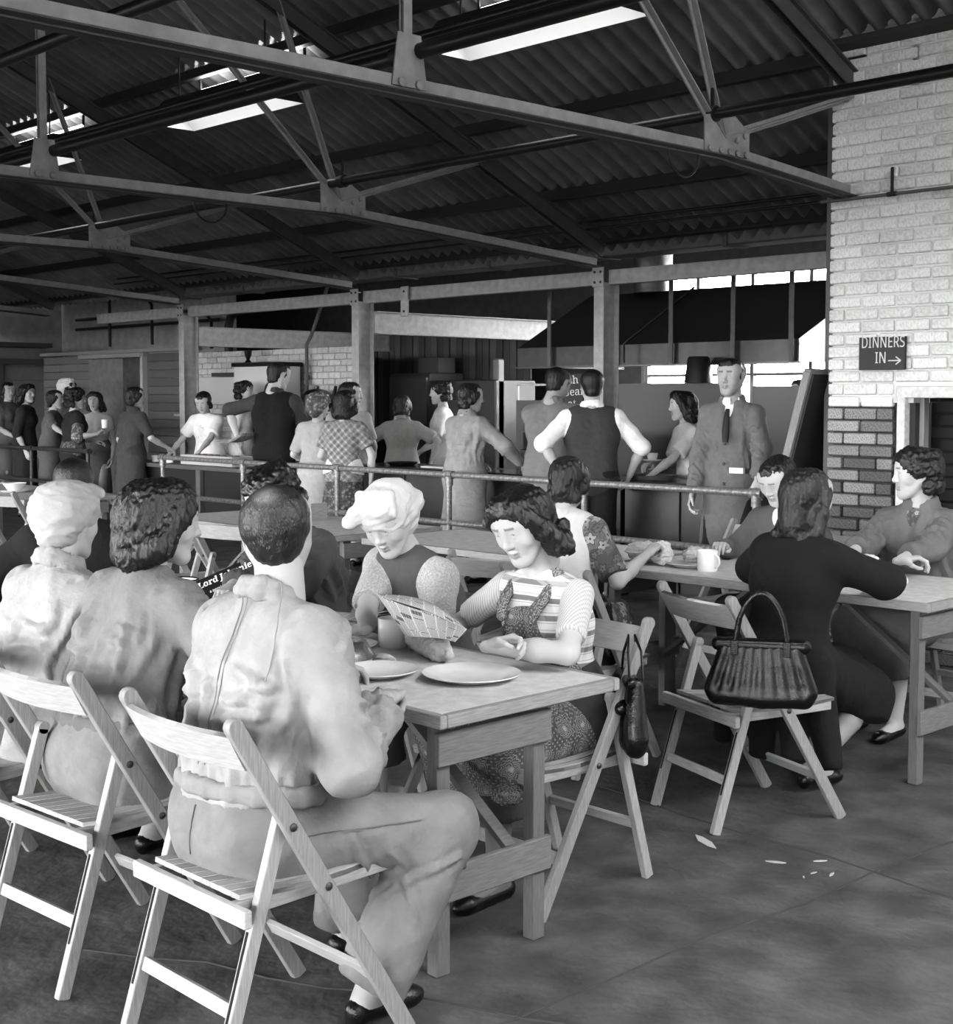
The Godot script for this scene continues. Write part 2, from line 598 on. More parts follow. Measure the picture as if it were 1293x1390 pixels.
func head_bones(male: bool) -> Array:
	var b := []
	var jw := 1.08 if male else 1.0
	b.append(bn(V(0, .033, -.016), V(0, .034, .036), .073, .076, .02))
	b.append(bn(V(-.026, .045, -.032), V(.026, .045, -.032), .053, .053, .02))
	b.append(bn(V(0, .01, -.035), V(0, -.055, -.042), .055, .043, .03))
	for s in [-1.0, 1.0]:
		b.append(bn(V(s * .05 * jw, -.03, .0), V(s * .02 * jw, -.086, -.055), .022, .02 * jw, .03))
		b.append(bn(V(s * .038, -.02, -.058), V(s * .03, -.03, -.062), .025, .02, .03))
		b.append(bn(V(s * .042, .034, -.066), V(s * .009, .034, -.082), .011, .010 if male else .007, .016))
	b.append(bn(V(-.006, -.093, -.069), V(.006, -.093, -.069), .018 * jw, .018 * jw, .025))
	b.append(bn(V(0, -.055, .015), V(0, -.15, .035), .056 if male else .047, .058 if male else .048, .03))
	for s in [-1.0, 1.0]:
		b.append(bn(V(s * .033, .013, -.099), V(s * .029, .013, -.101), .0155, .0155, .012, Vector3.ZERO, 1.0, 0, true))
	for s in [-1.0, 1.0]:   # eyelids
		b.append(bn(V(s * .044, .015, -.077), V(s * .032, .0225, -.0855), .0045, .0055, .006))
		b.append(bn(V(s * .032, .0225, -.0855), V(s * .02, .016, -.083), .0055, .0045, .006))
		b.append(bn(V(s * .043, .011, -.077), V(s * .032, .0045, -.084), .004, .0045, .006))
		b.append(bn(V(s * .032, .0045, -.084), V(s * .02, .011, -.083), .0045, .004, .006))
	b.append(bn(V(0, .028, -.083), V(0, -.014, -.102 if not male else -.105), .0075, .0095, .014))
	b.append(bn(V(0, -.019, -.104), V(0, -.022, -.102), .0105 * jw, .010, .008))
	for s in [-1.0, 1.0]:
		b.append(bn(V(s * .011, -.024, -.094), V(s * .012, -.024, -.09), .008 * jw, .007, .008))
		b.append(bn(V(s * .0055, -.0335, -.099), V(s * .006, -.030, -.096), .003, .003, .003, Vector3.ZERO, 1.0, 0, true))
		b.append(bn(V(s * .021, -.053, -.079), V(s * .005, -.0495, -.091), .0045, .006, .008))
		b.append(bn(V(s * .017, -.059, -.08), V(s * .0, -.0615, -.0895), .005, .0066, .008))
		b.append(bn(V(s * .074, .018, .014), V(s * .073, -.022, .006), .023, .013, .008, V(1, 0, .25).normalized(), 3.2))
	b.append(bn(V(-.023, -.0555, -.089), V(.023, -.0555, -.089), .0022, .0022, .004, Vector3.ZERO, 1.0, 0, true))
	return b

func finish_head(m: MB, male: bool) -> MB:
	for i in m.v.size():
		var p := m.v[i]
		var g := 1.0
		if p.z < -.074 and absf(p.x) < .023 and p.y < -.047 and p.y > -.069:
			g = .62 if not male else .78
		var ax := absf(p.x)
		var by := .0395 - .12 * maxf(0.0, ax - .03)
		if p.z < -.06 and ax > .011 and ax < .047 and absf(p.y - by) < (.0055 if male else .004):
			g = .38
		if male and p.y < -.04 and p.z < -.0 and ax < .07 and g == 1.0:
			g = .93
		m.c[i] = Color(g, g, g)
	for s in [-1.0, 1.0]:   # eyeballs, iris and pupil
		var ce := V(s * .0315, .0135, -.0745)
		var st := m.v.size()
		for a in 9:
			for k in 16:
				var th := PI * 0.5 * a / 8.0
				var d := V(sin(th) * cos(TAU * k / 16), sin(th) * sin(TAU * k / 16), -cos(th))
				var g := .03 if a < 2 else (.16 if a < 4 else .95)
				m.col = Color(g, g, g)
				m.vert(ce + d * .0122, d)
		for a in 8:
			for k in 16:
				var q := st + a * 16
				m.quad(q + k, q + (k + 1) % 16, q + 16 + (k + 1) % 16, q + 16 + k)
	m.col = Color.WHITE
	return m

func hand_bones(curlv: float, thumb := 0.5) -> Array:   # right hand, wrist at the origin, fingers along -z, palm down
	var b := []
	var L := [[.041, .026, .021], [.046, .030, .022], [.042, .028, .022], [.033, .021, .019]]
	var X := [-.028, -.009, .010, .028]
	var Z := [-.088, -.092, -.088, -.080]
	for i in 4:
		b.append(bn(V(X[i] * .55, 0, -.01), V(X[i], .002, Z[i]), .0135, .0105, .012))
	b.append(bn(V(-.016, -.006, -.03), V(.018, -.006, -.06), .014, .012, .012))
	b.append(bn(V(0, 0, .03), V(0, 0, -.015), .026, .024, .02, Vector3.UP, 1.35))
	for i in 4:
		var p := V(X[i], .002, Z[i])
		var an := 0.0
		var sp: float = X[i] * 2.2 * (1.0 - curlv)
		for k in 3:
			an += curlv * [1.05, 1.35, .95][k] * (1.0 + .06 * i)
			var d := V(sp * cos(an) * .6, -sin(an), -cos(an)).normalized()
			var q: Vector3 = p + d * L[i][k]
			b.append(bn(p, q, .0092 - .0007 * k - (.0008 if i == 3 else 0.0), .0086 - .0007 * k, .0045))
			p = q
	var t0 := V(-.02, -.008, -.022)
	var t1 := t0 + V(-.026, -.010 - .012 * thumb, -.026)
	var t2 := t1 + V(-.012 + .022 * thumb, -.008 - .010 * thumb, -.028)
	var t3 := t2 + V(.002 + .014 * thumb, -.006, -.021)
	b.append(bn(t0, t1, .0155, .0115, .014))
	b.append(bn(t1, t2, .0108, .0098, .005))
	b.append(bn(t2, t3, .0098, .0085, .004))
	return b

func hair_bones(style: String) -> Array:
	var b := []
	var face := bn(V(0, .006, -.119), V(0, -.13, -.108), .0735, .087, .012, Vector3.ZERO, 1.0, 0, true)
	match style:
		"bob":      # side parted waves rolled under at the shoulders
			b.append(bn(V(0, .044, -.012), V(0, .036, .045), .083, .084, .02))
			b.append(bn(V(-.035, .085, -.045), V(.02, .092, -.05), .032, .034, .03))
			b.append(bn(V(.02, .092, -.05), V(.066, .055, -.055), .032, .028, .02))
			b.append(bn(V(0, .0, .06), V(0, -.06, .07), .073, .068, .03))
			for s in [-1.0, 1.0]:
				b.append(bn(V(s * .072, .04, -.03), V(s * .084, -.02, .0), .028, .032, .02))
				b.append(bn(V(s * .082, -.03, .0), V(s * .085, -.085, .03), .034, .042, .02))
				b.append(bn(V(s * .085, -.085, .03), V(s * .03, -.105, .085), .040, .046, .02))
			b.append(face)
			for i in 13:
				var an := PI * (i / 12.0)
				var p := V(cos(an) * (.105 + .008 * (i % 2)), -.055 - .026 * (i % 3), .015 + sin(an) * .10)
				b.append(bn(p, p + V(.004, -.012, .006), .027, .022, .006))
		"curls":    # short bunched curls
			b.append(bn(V(0, .044, -.008), V(0, .03, .045), .090, .089, .02))
			for i in 26:
				var an := TAU * i / 13.0
				var ring := i / 13
				var p := V(sin(an) * (.078 if ring == 0 else .086), .085 - .07 * ring, .022 + cos(an) * (.075 if ring == 0 else .088))
				if p.z < -.04 and ring == 1: continue
				b.append(bn(p, p + V(.006, -.004, .004), .027, .024, .010))
			for i in 7:
				var an := PI * (i / 6.0)
				b.append(bn(V(cos(an) * .08, -.05, .03 + sin(an) * .068), V(cos(an) * .078, -.066, .03 + sin(an) * .07), .031, .026, .012))
			b.append(face)
		"long":     # smooth on top, curled ends on the shoulders
			b.append(bn(V(0, .044, -.01), V(0, .036, .045), .081, .083, .02))
			b.append(bn(V(0, .0, .06), V(0, -.11, .075), .074, .06, .03))
			for s in [-1.0, 1.0]:
				b.append(bn(V(s * .066, .02, -.02), V(s * .08, -.06, .015), .03, .032, .025))
				b.append(bn(V(s * .08, -.06, .015), V(s * .085, -.135, .035), .034, .035, .02))
				b.append(bn(V(s * .085, -.135, .035), V(s * .05, -.155, .07), .032, .03, .008))
			for i in 5:
				b.append(bn(V(-.06 + .03 * i, -.15, .09), V(-.05 + .03 * i, -.168, .085), .028, .022, .008))
			b.append(face)
		"short":    # waved close to the head, rolled at the nape
			b.append(bn(V(0, .042, -.01), V(0, .034, .044), .081, .084, .02))
			b.append(bn(V(0, .0, .055), V(0, -.045, .058), .070, .062, .03))
			for s in [-1.0, 1.0]:
				b.append(bn(V(s * .066, .03, -.03), V(s * .075, -.03, .01), .026, .03, .02))
			b.append(bn(V(-.055, -.075, .055), V(.055, -.075, .055), .034, .034, .02))
			b.append(face)
		"fluffy":
			b.append(bn(V(0, .045, -.01), V(0, .03, .05), .092, .096, .02))
			b.append(bn(V(0, -.01, .06), V(0, -.08, .07), .085, .07, .03))
			for s in [-1.0, 1.0]:
				b.append(bn(V(s * .075, .02, -.02), V(s * .09, -.06, .02), .036, .042, .02))
				b.append(bn(V(s * .09, -.06, .02), V(s * .05, -.10, .08), .044, .05, .02))
			b.append(face)
		"man", "slick":
			var r := .0795 if style == "man" else .083
			b.append(bn(V(0, .042, -.012), V(0, .036, .04), r, r + .002, .02))
			b.append(bn(V(0, .0, .042), V(0, -.035, .045), .067, .058, .02))
			for s in [-1.0, 1.0]:
				b.append(bn(V(s * .063, .02, -.02), V(s * .066, -.005, -.01), .014, .012, .012))
			b.append(bn(V(-.02, .085, -.055), V(.03, .085, -.05), .026, .028, .02))
			b.append(face)
			for s in [-1.0, 1.0]:
				b.append(bn(V(s * .090, .010, .008), V(s * .087, -.05, .02), .026, .03, .006, Vector3.ZERO, 1.0, 0, true))
		"balding":
			b.append(bn(V(0, .036, -.008), V(0, .03, .04), .0795, .081, .02))
			b.append(bn(V(0, .0, .042), V(0, -.018, .045), .067, .060, .02))
			b.append(face)
			for s in [-1.0, 1.0]:
				b.append(bn(V(s * .090, .012, .008), V(s * .089, -.05, .02), .026, .03, .006, Vector3.ZERO, 1.0, 0, true))
		"roll":     # a front roll and nape hair that show under a scarf
			b.append(bn(V(-.05, .066, -.074), V(.05, .062, -.074), .025, .025, .02))
			for s in [-1.0, 1.0]:
				b.append(bn(V(s * .05, .046, -.066), V(s * .076, .005, -.02), .022, .016, .02))
			b.append(bn(V(0, .04, .05), V(0, -.05, .06), .07, .06, .02))
	return b

func scarf_bones(style: String) -> Array:
	var b := []
	var face := bn(V(0, -.035, -.125), V(0, -.14, -.11), .075, .085, .012, Vector3.ZERO, 1.0, 0, true)
	b.append(bn(V(0, .052, -.008), V(0, .04, .05), .092, .095, .02))
	b.append(bn(V(0, .0, .05), V(0, -.03, .055), .083, .07, .03))
	if style == "turban":       # knotted above the brow
		b.append(bn(V(-.07, .05, -.03), V(-.01, .115, -.065), .02, .022, .008))
		b.append(bn(V(.075, .045, -.02), V(.01, .112, -.068), .02, .024, .008))
		b.append(bn(V(-.02, .12, -.07), V(.025, .118, -.075), .022, .024, .005))
		b.append(bn(V(.03, .13, -.065), V(.055, .105, -.075), .014, .018, .004))
		for i in 4:
			b.append(bn(V(-.085, -.01 + .025 * i, .06), V(.02, .05 + .018 * i, -.085 + .01 * i), .0, .012, .004))
	elif style == "cap":        # wound white cap with a bunched end over the brow
		b.append(bn(V(-.03, .092, -.060), V(.05, .09, -.05), .036, .036, .02))
		b.append(bn(V(.065, .085, -.08), V(.09, .07, -.095), .030, .026, .012))
		for i in 6:
			var x := -.075 + .03 * i
			b.append(bn(V(x, .072, -.088 + absf(x) * .35), V(x * .8, .13, -.02), .011, .014, .010))
		b.append(bn(V(-.06, .02, .10), V(.06, .02, .10), .035, .035, .02))
	elif style == "snood":
		b.append(bn(V(0, -.02, .08), V(0, -.07, .085), .065, .05, .03))
		b.append(bn(V(-.07, .055, -.05), V(.07, .055, -.05), .022, .022, .02))
	b.append(face)
	return b

static func ik(a: Vector3, target: Vector3, l1: float, l2: float, pole: Vector3) -> Array:
	var d := target - a
	var dist := clampf(d.length(), absf(l1 - l2) + .02, l1 + l2 - .004)
	var dir := d.normalized()
	var x := (l1 * l1 - l2 * l2 + dist * dist) / (2.0 * dist)
	var hgt := sqrt(maxf(0.0, l1 * l1 - x * x))
	var side := (pole - dir * pole.dot(dir)).normalized()
	return [a + dir * x + side * hgt, a + dir * dist]

# One person. s: x, z (where the pelvis is), yaw, h, sit, lean, side, tw, hd [yaw, pitch, roll], rh / lh (where the wrists are, in the world),
# rp / lp (hand poses), re / le (elbow poles), ra / la (ankles, own axes), wear (garments), hair [style, grey], scarf [style, grey], skin, male
func person(s: Dictionary) -> void:
	var male: bool = s.get("male", false)
	var h: float = s.get("h", 1.74 if male else 1.63)
	var k := h / 1.70
	var sit: bool = s.get("sit", false)
	var cell: float = s.get("cell", .020)
	var yaw := deg_to_rad(s.yaw)
	var root := Transform3D(Basis(Vector3.UP, yaw), V(s.x, 0, s.z))
	var inv := root.affine_inverse()
	var lean := deg_to_rad(s.get("lean", 4.0))
	var side := deg_to_rad(s.get("side", 0.0))
	var bulk: float = s.get("bulk", 1.0)
	var P := V(0, (s.get("seat", .445) + .088 * k) if sit else .93 * k, 0)
	if s.has("py"): P.y = s.py
	var u1 := V(sin(side * .7), cos(lean * .7), -sin(lean * .7)).normalized()
	var u2 := V(sin(side * 1.1), cos(lean * 1.15), -sin(lean * 1.15)).normalized()
	var W := P + u1 * (.14 * k)
	var Ch := W + u2 * (.20 * k)
	var NB := Ch + u2 * (.165 * k)
	var tw := deg_to_rad(s.get("tw", 0.0))
	var R := Basis(u2, tw) * V(1, 0, 0)
	R = (R - u2 * R.dot(u2)).normalized()
	var F := u2.cross(R)     # forward (right x up = -forward in these axes)
	var sw := (.185 if male else .162) * k * bulk
	var hd: Array = s.get("hd", [0, 0, 0])
	var hb := Basis(Vector3.UP, deg_to_rad(hd[0])) * Basis(Vector3.RIGHT, -deg_to_rad(hd[1])) * Basis(Vector3.BACK, deg_to_rad(hd[2]))
	var nd := (u2 * .55 + hb.y * .6 - hb.z * .12).normalized()
	var hs := (1.075 if male else 1.03) * lerpf(1.0, k, .5) * float(s.get("hs", 1.0))
	var H := NB + u2 * (.034 * k) + nd * (.146 * hs)
	var sh := {}
	var el := {}
	var wr := {}
	for w in ["r", "l"]:
		var sg := 1.0 if w == "r" else -1.0
		var raise: float = s.get(w + "s", 0.0)
		sh[w] = NB + R * (sw * sg) - u2 * ((.058 - raise) * k)
		var tgt: Vector3
		if s.has(w + "h"):
			tgt = inv * (s[w + "h"] as Vector3)
		elif s.has(w + "o"):
			tgt = s[w + "o"]
		else:
			tgt = sh[w] + V(sg * .07, -.50 * k, -.06)
		var pole: Vector3 = s.get(w + "e", V(sg * .5, -.4, .8))
		var g := ik(sh[w], tgt, .285 * k, .25 * k, pole)
		el[w] = g[0]; wr[w] = g[1]
	var hip := {}
	var kn := {}
	var an := {}
	for w in ["r", "l"]:
		var sg := 1.0 if w == "r" else -1.0
		hip[w] = P + V(sg * .088 * k, -.02, 0)
		var tgt: Vector3
		if s.has(w + "a"):
			tgt = s[w + "a"]
		elif sit:
			tgt = V(sg * .10, .085, -.42 * k)
		else:
			tgt = V(sg * .10, .085, .02 if w == "r" else -.03)
		var pole: Vector3 = s.get(w + "k", V(sg * .12, .6, -1))
		var g := ik(hip[w], tgt, .43 * k, .415 * k, pole)
		kn[w] = g[0]; an[w] = g[1]
	var q := {"s": s, "root": root, "parts": [], "H": H, "hb": hb, "hs": hs}
	var mf := 1.0 if male else .93
	# --- the body itself
	var bb := torso(P, W, Ch, NB, sh, R, F, u2, k, bulk, male, -.012, sit)
	bb.append(bn(NB - u2 * .03, H + hb * V(0, -.06, .02) , .058 * mf, .052 * mf, .03))
	for w in ["r", "l"]:
		var fo: Vector3 = (wr[w] - el[w]).normalized()
		bb.append(bn(sh[w], el[w], .047 * k * mf * bulk, .038 * k * mf, .02))
		bb.append(bn(el[w], el[w].lerp(wr[w], .4), .039 * k * mf, .040 * k * mf, .02))
		bb.append(bn(el[w].lerp(wr[w], .4), wr[w], .040 * k * mf, .0265 * k * mf, .02))
		bb.append(bn(hip[w], kn[w], .080 * k, .053 * k, .03))
		bb.append(bn(kn[w], kn[w].lerp(an[w], .35) + (kn[w] - an[w]).cross(V(1, 0, 0)).normalized() * -.012, .052 * k, .054 * k, .02))
		bb.append(bn(kn[w].lerp(an[w], .35), an[w], .052 * k, .034 * k, .02))
		var ft := V(0, -.055, -.15)
		if s.has("toe"): ft = s.toe
		bb.append(bn(an[w] + V(0, -.03, .02), an[w] + ft, .034, .026, .02))
		fo = fo
	q.body = job(bb, cell)
	q.wr = wr
	q.el = el
	# --- what they wear
	var gs := []
	for g: Dictionary in s.get("wear", []):
		var t: float = g.get("t", .012)
		var b := []
		var cr := []
		if g.get("torso", 0):
			box_fit = g.get("boxy", 0.0)
			var sh2 := sh
			if g.has("narrow"): sh2 = {"r": NB.lerp(sh.r, g.narrow), "l": NB.lerp(sh.l, g.narrow)}
			b.append_array(torso(P, W, Ch, NB, sh2, R, F, u2, k, bulk, male, t, sit))
			box_fit = 0.0
		if g.get("collar", 0):
			var up := (u2 * .7 + nd * .3).normalized()
			for i in 10:
				var a0 := TAU * (i + .8) / 11.6 + PI * .5 - .5 + PI
				var a1 := TAU * (i + 1.8) / 11.6 + PI * .5 - .5 + PI
				var rad := .076 * mf
				var fwd := -u2.cross(R)
				if fwd.z > 0.0: fwd = -fwd
				var o := NB + up * .034 - fwd * .012
				var p0 := o + R * (cos(a0) * rad * 1.08) - fwd * (sin(a0) * rad) + up * (.012 * sin(a0))
				var p1 := o + R * (cos(a1) * rad * 1.08) - fwd * (sin(a1) * rad) + up * (.012 * sin(a1))
				b.append(bn(p0, p1, .0125, .0125, .012))
				var q0 := p0 + up * .026 - (p0 - o).normalized() * .008
				var q1 := p1 + up * .026 - (p1 - o).normalized() * .008
				b.append(bn(q0, q1, .011, .011, .014))
		var slv: float = g.get("slv", 0.0)
		var legs: float = g.get("legs", 0.0)
		if slv > 0.0:
			for w in ["r", "l"]:
				if g.has("only") and g.only != w: continue
				var fu := minf(1.0, slv)
				b.append(bn(sh[w], sh[w].lerp(el[w], fu), (.052 * mf * bulk + t * 1.1) * k, (.045 * mf + t * 1.2 + g.get("flare", 0.0)) * k, .035, Vector3.ZERO, 1.0, 1 if slv <= 1.0 else 0))
				if slv > 1.0:
					b.append(bn(el[w], el[w].lerp(wr[w], slv - 1.0), (.043 * mf + t * 1.1) * k, (.033 * mf + t * 1.0) * k, .03, Vector3.ZERO, 1.0, 1))
					if g.get("cuff", 0):
						b.append(bn(el[w].lerp(wr[w], slv - 1.16), el[w].lerp(wr[w], slv - .99), (.040 + t) * k, (.040 + t) * k, .006, Vector3.ZERO, 1.0, 2))
		if g.get("bib", 0):       # a cross-over front or an apron bib with straps
			for i in 3:
				b.append(bn(Ch + R * .05 * (i - 1) + F * (.085 + .02 * int(not male)) + u2 * .03, W + R * .06 * (i - 1) + F * .085, .028, .03, .03))
			for sg in [-1.0, 1.0]:
				b.append(bn(Ch + R * .065 * sg + F * .085 + u2 * .05, NB + R * .085 * sg + F * .03 + u2 * .005, .022, .020, .01))
				b.append(bn(NB + R * .085 * sg + F * .03 + u2 * .005, NB + R * .07 * sg - F * .07 - u2 * .05, .020, .020, .01))
				b.append(bn(NB + R * .07 * sg - F * .075 - u2 * .06, W + R * .03 * sg - F * .085, .019, .019, .01))
		if g.has("front"):      # only the front: a bib below the chest between the arms
			var fr: Array = g.front
			b.append(bn(W + F * float(fr[0]), W, 0, 0, .03, Vector3.ZERO, 1.0, 3))
			b.append(bn(Ch + u2 * float(fr[1]), Ch + u2 * (float(fr[1]) + 1.0), 0, 0, .03, Vector3.ZERO, 1.0, 3))
			for sg in [-1.0, 1.0]:
				b.append(bn(Ch + R * (float(fr[2]) * sg), Ch + R * ((float(fr[2]) + 1.0) * sg) + u2 * .42, 0, 0, .03, Vector3.ZERO, 1.0, 3))
		if g.get("band", 0.0):      # a waistband round the body
			var c0 := P + u1 * float(g.band)
			var ax := (.062 * (1.0 if male else .86) * k * bulk) + .092 * mf * k * bulk + t
			var az := .092 * mf * k * bulk + t
			var f1 := u1.cross(V(1, 0, 0))
			for i in 18:
				var a0 := TAU * i / 18.0
				var a1 := TAU * (i + 1) / 18.0
				b.append(bn(c0 + V(1, 0, 0) * cos(a0) * ax + f1 * sin(a0) * az, c0 + V(1, 0, 0) * cos(a1) * ax + f1 * sin(a1) * az, .015, .015, .01, u1, .62))
		if g.get("folds", 0):       # creases: down from the armpits, round the inner elbows and behind the knees
			var rs := RandomNumberGenerator.new()
			rs.seed = int(g.folds)
			var mm := mf * k * bulk
			var bf: float = g.get("boxy", 0.0)
			for i in 15:
				var a0 := deg_to_rad(-150.0 + 21.0 * i + rs.randf_range(-9, 9))
				var a1 := a0 + rs.randf_range(-.35, .35) - .30 * sin(a0)
				var d0 := -F * cos(a0) * (.1 * mm + t) + R * sin(a0) * (.185 * mm + t)
				var d1 := -F * cos(a1) * (.092 * mm + t + bf) + R * sin(a1) * (.154 * mm + t + bf)
				cr.append([Ch + u2 * rs.randf_range(-.10, .10) + d0, W + u2 * rs.randf_range(-.02, .08) + d1, rs.randf_range(.011, .018), rs.randf_range(.009, .017)])
			for i in 22:             # gathers above and below the waist
				var a0 := TAU * i / 22.0 + rs.randf_range(-.1, .1)
				var d0 := -F * cos(a0) * (.1 * mm + t + bf) + R * sin(a0) * (.16 * mm + t + bf)
				cr.append([W + u1 * rs.randf_range(.0, .05) + d0, W - u1 * rs.randf_range(.05, .09) + d0, .011, rs.randf_range(.007, .012)])
			for sg in [-1.0, 1.0]:   # from the armpit across the shoulder blade, and over the shoulder
				for i in 4:
					var p0: Vector3 = (sh.r if sg > 0.0 else sh.l) - u2 * (.10 + .025 * i) - F * .05
					cr.append([p0 - F * .05, p0 - F * .10 - R * sg * (.10 + .03 * i) + u2 * rs.randf_range(-.05, .05), .013, .012])
				cr.append([(sh.r if sg > 0.0 else sh.l) + u2 * .06, (sh.r if sg > 0.0 else sh.l) - F * .07 - u2 * .03 - R * sg * .02, .010, -.008])
				cr.append([(sh.r if sg > 0.0 else sh.l) - F * .07 - u2 * .03 - R * sg * .02, (sh.r if sg > 0.0 else sh.l) - F * .06 - u2 * .13 - R * sg * .025, .010, -.009])
			var limbs := []
			if slv > 1.0:
				for w in ["r", "l"]: limbs.append([sh[w], el[w], wr[w], (.050 * mf + t * 1.1) * k, 1.0])
			if legs > 1.0:
				for w in ["r", "l"]: limbs.append([hip[w], kn[w], an[w], .064 * k + t, 1.3])
			for lm in limbs:
				var el0: Vector3 = lm[1]
				var ud: Vector3 = ((lm[0] as Vector3) - el0).normalized()
				var fd: Vector3 = ((lm[2] as Vector3) - el0).normalized()
				var inn := (ud + fd).normalized()
				var crs := ud.cross(fd).normalized()
				for i in 13:
					var ax2 := ud if i % 2 == 0 else fd
					var dist := (.02 + .020 * i) * float(lm[4])
					var c := el0 + ax2 * dist
					var n1 := (inn - ax2 * inn.dot(ax2)).normalized()
					var rr := float(lm[3]) * 1.08
					var st0 := rs.randf_range(-1.9, .3)
					var tl := rs.randf_range(-.06, .06)
					var ht := rs.randf_range(.008, .014) * (1.0 - .03 * i)
					for j in 4:
						var b0 := st0 + .45 * j
						var b1 := b0 + .45
						cr.append([c + (n1 * cos(b0) + crs * sin(b0)) * rr + ax2 * (tl * j), c + (n1 * cos(b1) + crs * sin(b1)) * rr + ax2 * (tl * (j + 1)), .0105, ht])
		if g.has("above"):
			b.append(bn(P + u1 * float(g.above), P + u1 * (float(g.above) - 1.0), 0, 0, .03, Vector3.ZERO, 1.0, 3))
		if g.has("below"):
			b.append(bn(P + u1 * float(g.below), P + u1 * (float(g.below) + 1.0), 0, 0, .03, Vector3.ZERO, 1.0, 3))
		if g.has("vneck"):      # open at the throat
			var vd: float = g.vneck
			b.append(bn(NB + u2 * .03 + F * .10, Ch + F * (.165 if male else .185) + u2 * (.10 - vd), .062, .008, .01, Vector3.ZERO, 1.0, 0, true))
		if g.get("straps", 0):
			for sg in [-1.0, 1.0]:
				var sp := [Ch + u2 * .06 + F * .146 + R * .066 * sg, Ch + u2 * .085 + F * .128 + R * .074 * sg, NB - u2 * .052 + F * .090 + R * .083 * sg, NB + u2 * .012 + R * .083 * sg, NB - u2 * .06 - F * .085 + R * .065 * sg, W - F * .10]
				for i in 5:
					b.append(bn(sp[i], sp[i + 1], .021, .021, .012, F if i != 2 else u2, 1.8))
		if g.get("waist", 0):
			b.append(bn(P + R * -.07 + u1 * .02, P + R * .07 + u1 * .02, (.118 if male else .126) * k * bulk + t, (.118 if male else .126) * k * bulk + t, .05))
			b.append(bn(W + R * -.055, W + R * .055, .09 * k * bulk + t, .09 * k * bulk + t, .05, Vector3.ZERO, 1.0))
		if legs > 0.0:
			for w in ["r", "l"]:
				b.append(bn(hip[w], kn[w], .088 * k + t, .064 * k + t, .05))
				if legs > 1.0:
					var hem: Vector3 = kn[w].lerp(an[w], legs - 1.0)
					b.append(bn(kn[w], hem, .060 * k + t, .056 * k + t + g.get("flare", 0.0), .04, Vector3.ZERO, 1.0, 1))
		if g.get("skirt", 0.0) > 0.0:
			var hem: float = g.skirt
			if sit:
				var kr: Vector3 = kn.r + V(0, .008, 0)
				var kl: Vector3 = kn.l + V(0, .008, 0)
				b.append(bn(hip.r, kr, .105 * k + t, .068 * k + t, .06))
				b.append(bn(hip.l, kl, .105 * k + t, .068 * k + t, .06))
				b.append(bn(P, (kr + kl) * .5, .10 + t, .062 + t, .08))
				for i in 4:
					var kk: Vector3 = kl.lerp(kr, i / 3.0)
					b.append(bn(kk, V(kk.x * 1.12, hem, kk.z + .03), .062 + t, .058 + t, .06, Vector3.ZERO, 1.0, 1))
				if g.get("drape", 0.0) > 0.0:      # a long coat hanging down behind and beside the seat
					for i in 5:
						var x := lerpf(-.21, .21, i / 4.0)
						b.append(bn(V(x, P.y + .02, .10 - absf(x) * .2), V(x * 1.35, g.drape, .13 - absf(x) * .4), .06, .045, .07, Vector3.ZERO, 1.0, 1))
			else:
				var w0: float = g.get("w0", .15) * k
				var w1: float = g.get("w1", .19) * k
				b.append(bn(P + V(0, .06 * k, 0), V(0, hem, .0), w0 + t, w1 + t, .08, V(0, 0, 1), 1.28, 1))
				if g.get("pleat", 0):
					for i in 14:
						var a := TAU * i / 14.0
						b.append(bn(P + V(cos(a) * w0 * .9, -.08, sin(a) * w0 * .7), V(cos(a) * (w1 + .01), hem, sin(a) * (w1 * .8 + .01)), .016, .03, .02, Vector3.ZERO, 1.0, 1))
		var gc: float = g.get("cell", cell * .9)
		var jb := job(b, gc, fold, g.get("amp", .005), g.get("st", V(1, .5, 1)))
		jb["cr"] = cr
		q.parts.append({"name": g.name, "g": g, "job": jb})
		gs.append(b)
	# --- shoes
	if s.get("shoes", 1):
		for w in ["r", "l"]:
			var a: Vector3 = an[w]
			var ft := V(0, -.055, -.15)
			if s.has("toe"): ft = s.toe
			var b := [bn(a + V(0, -.045, .035), a + ft + V(0, -.006, .01), .036, .032, .02, V(0, 1, 0), 1.1), bn(a + ft * .9 + V(0, -.004, 0), a + ft * 1.1, .034, .024, .02, V(0, 1, 0), 1.25)]
			b.append(bn(a + V(0, -.04, .04), a + V(0, -.083, .045), .026, .024 if male else .016, .008, Vector3.ZERO, 1.0, 1))
			q.parts.append({"name": "shoe", "g": {"c": s.get("shoe", .04), "m": "leather"}, "job": job(b, minf(cell, .012))})
	people.append(q)

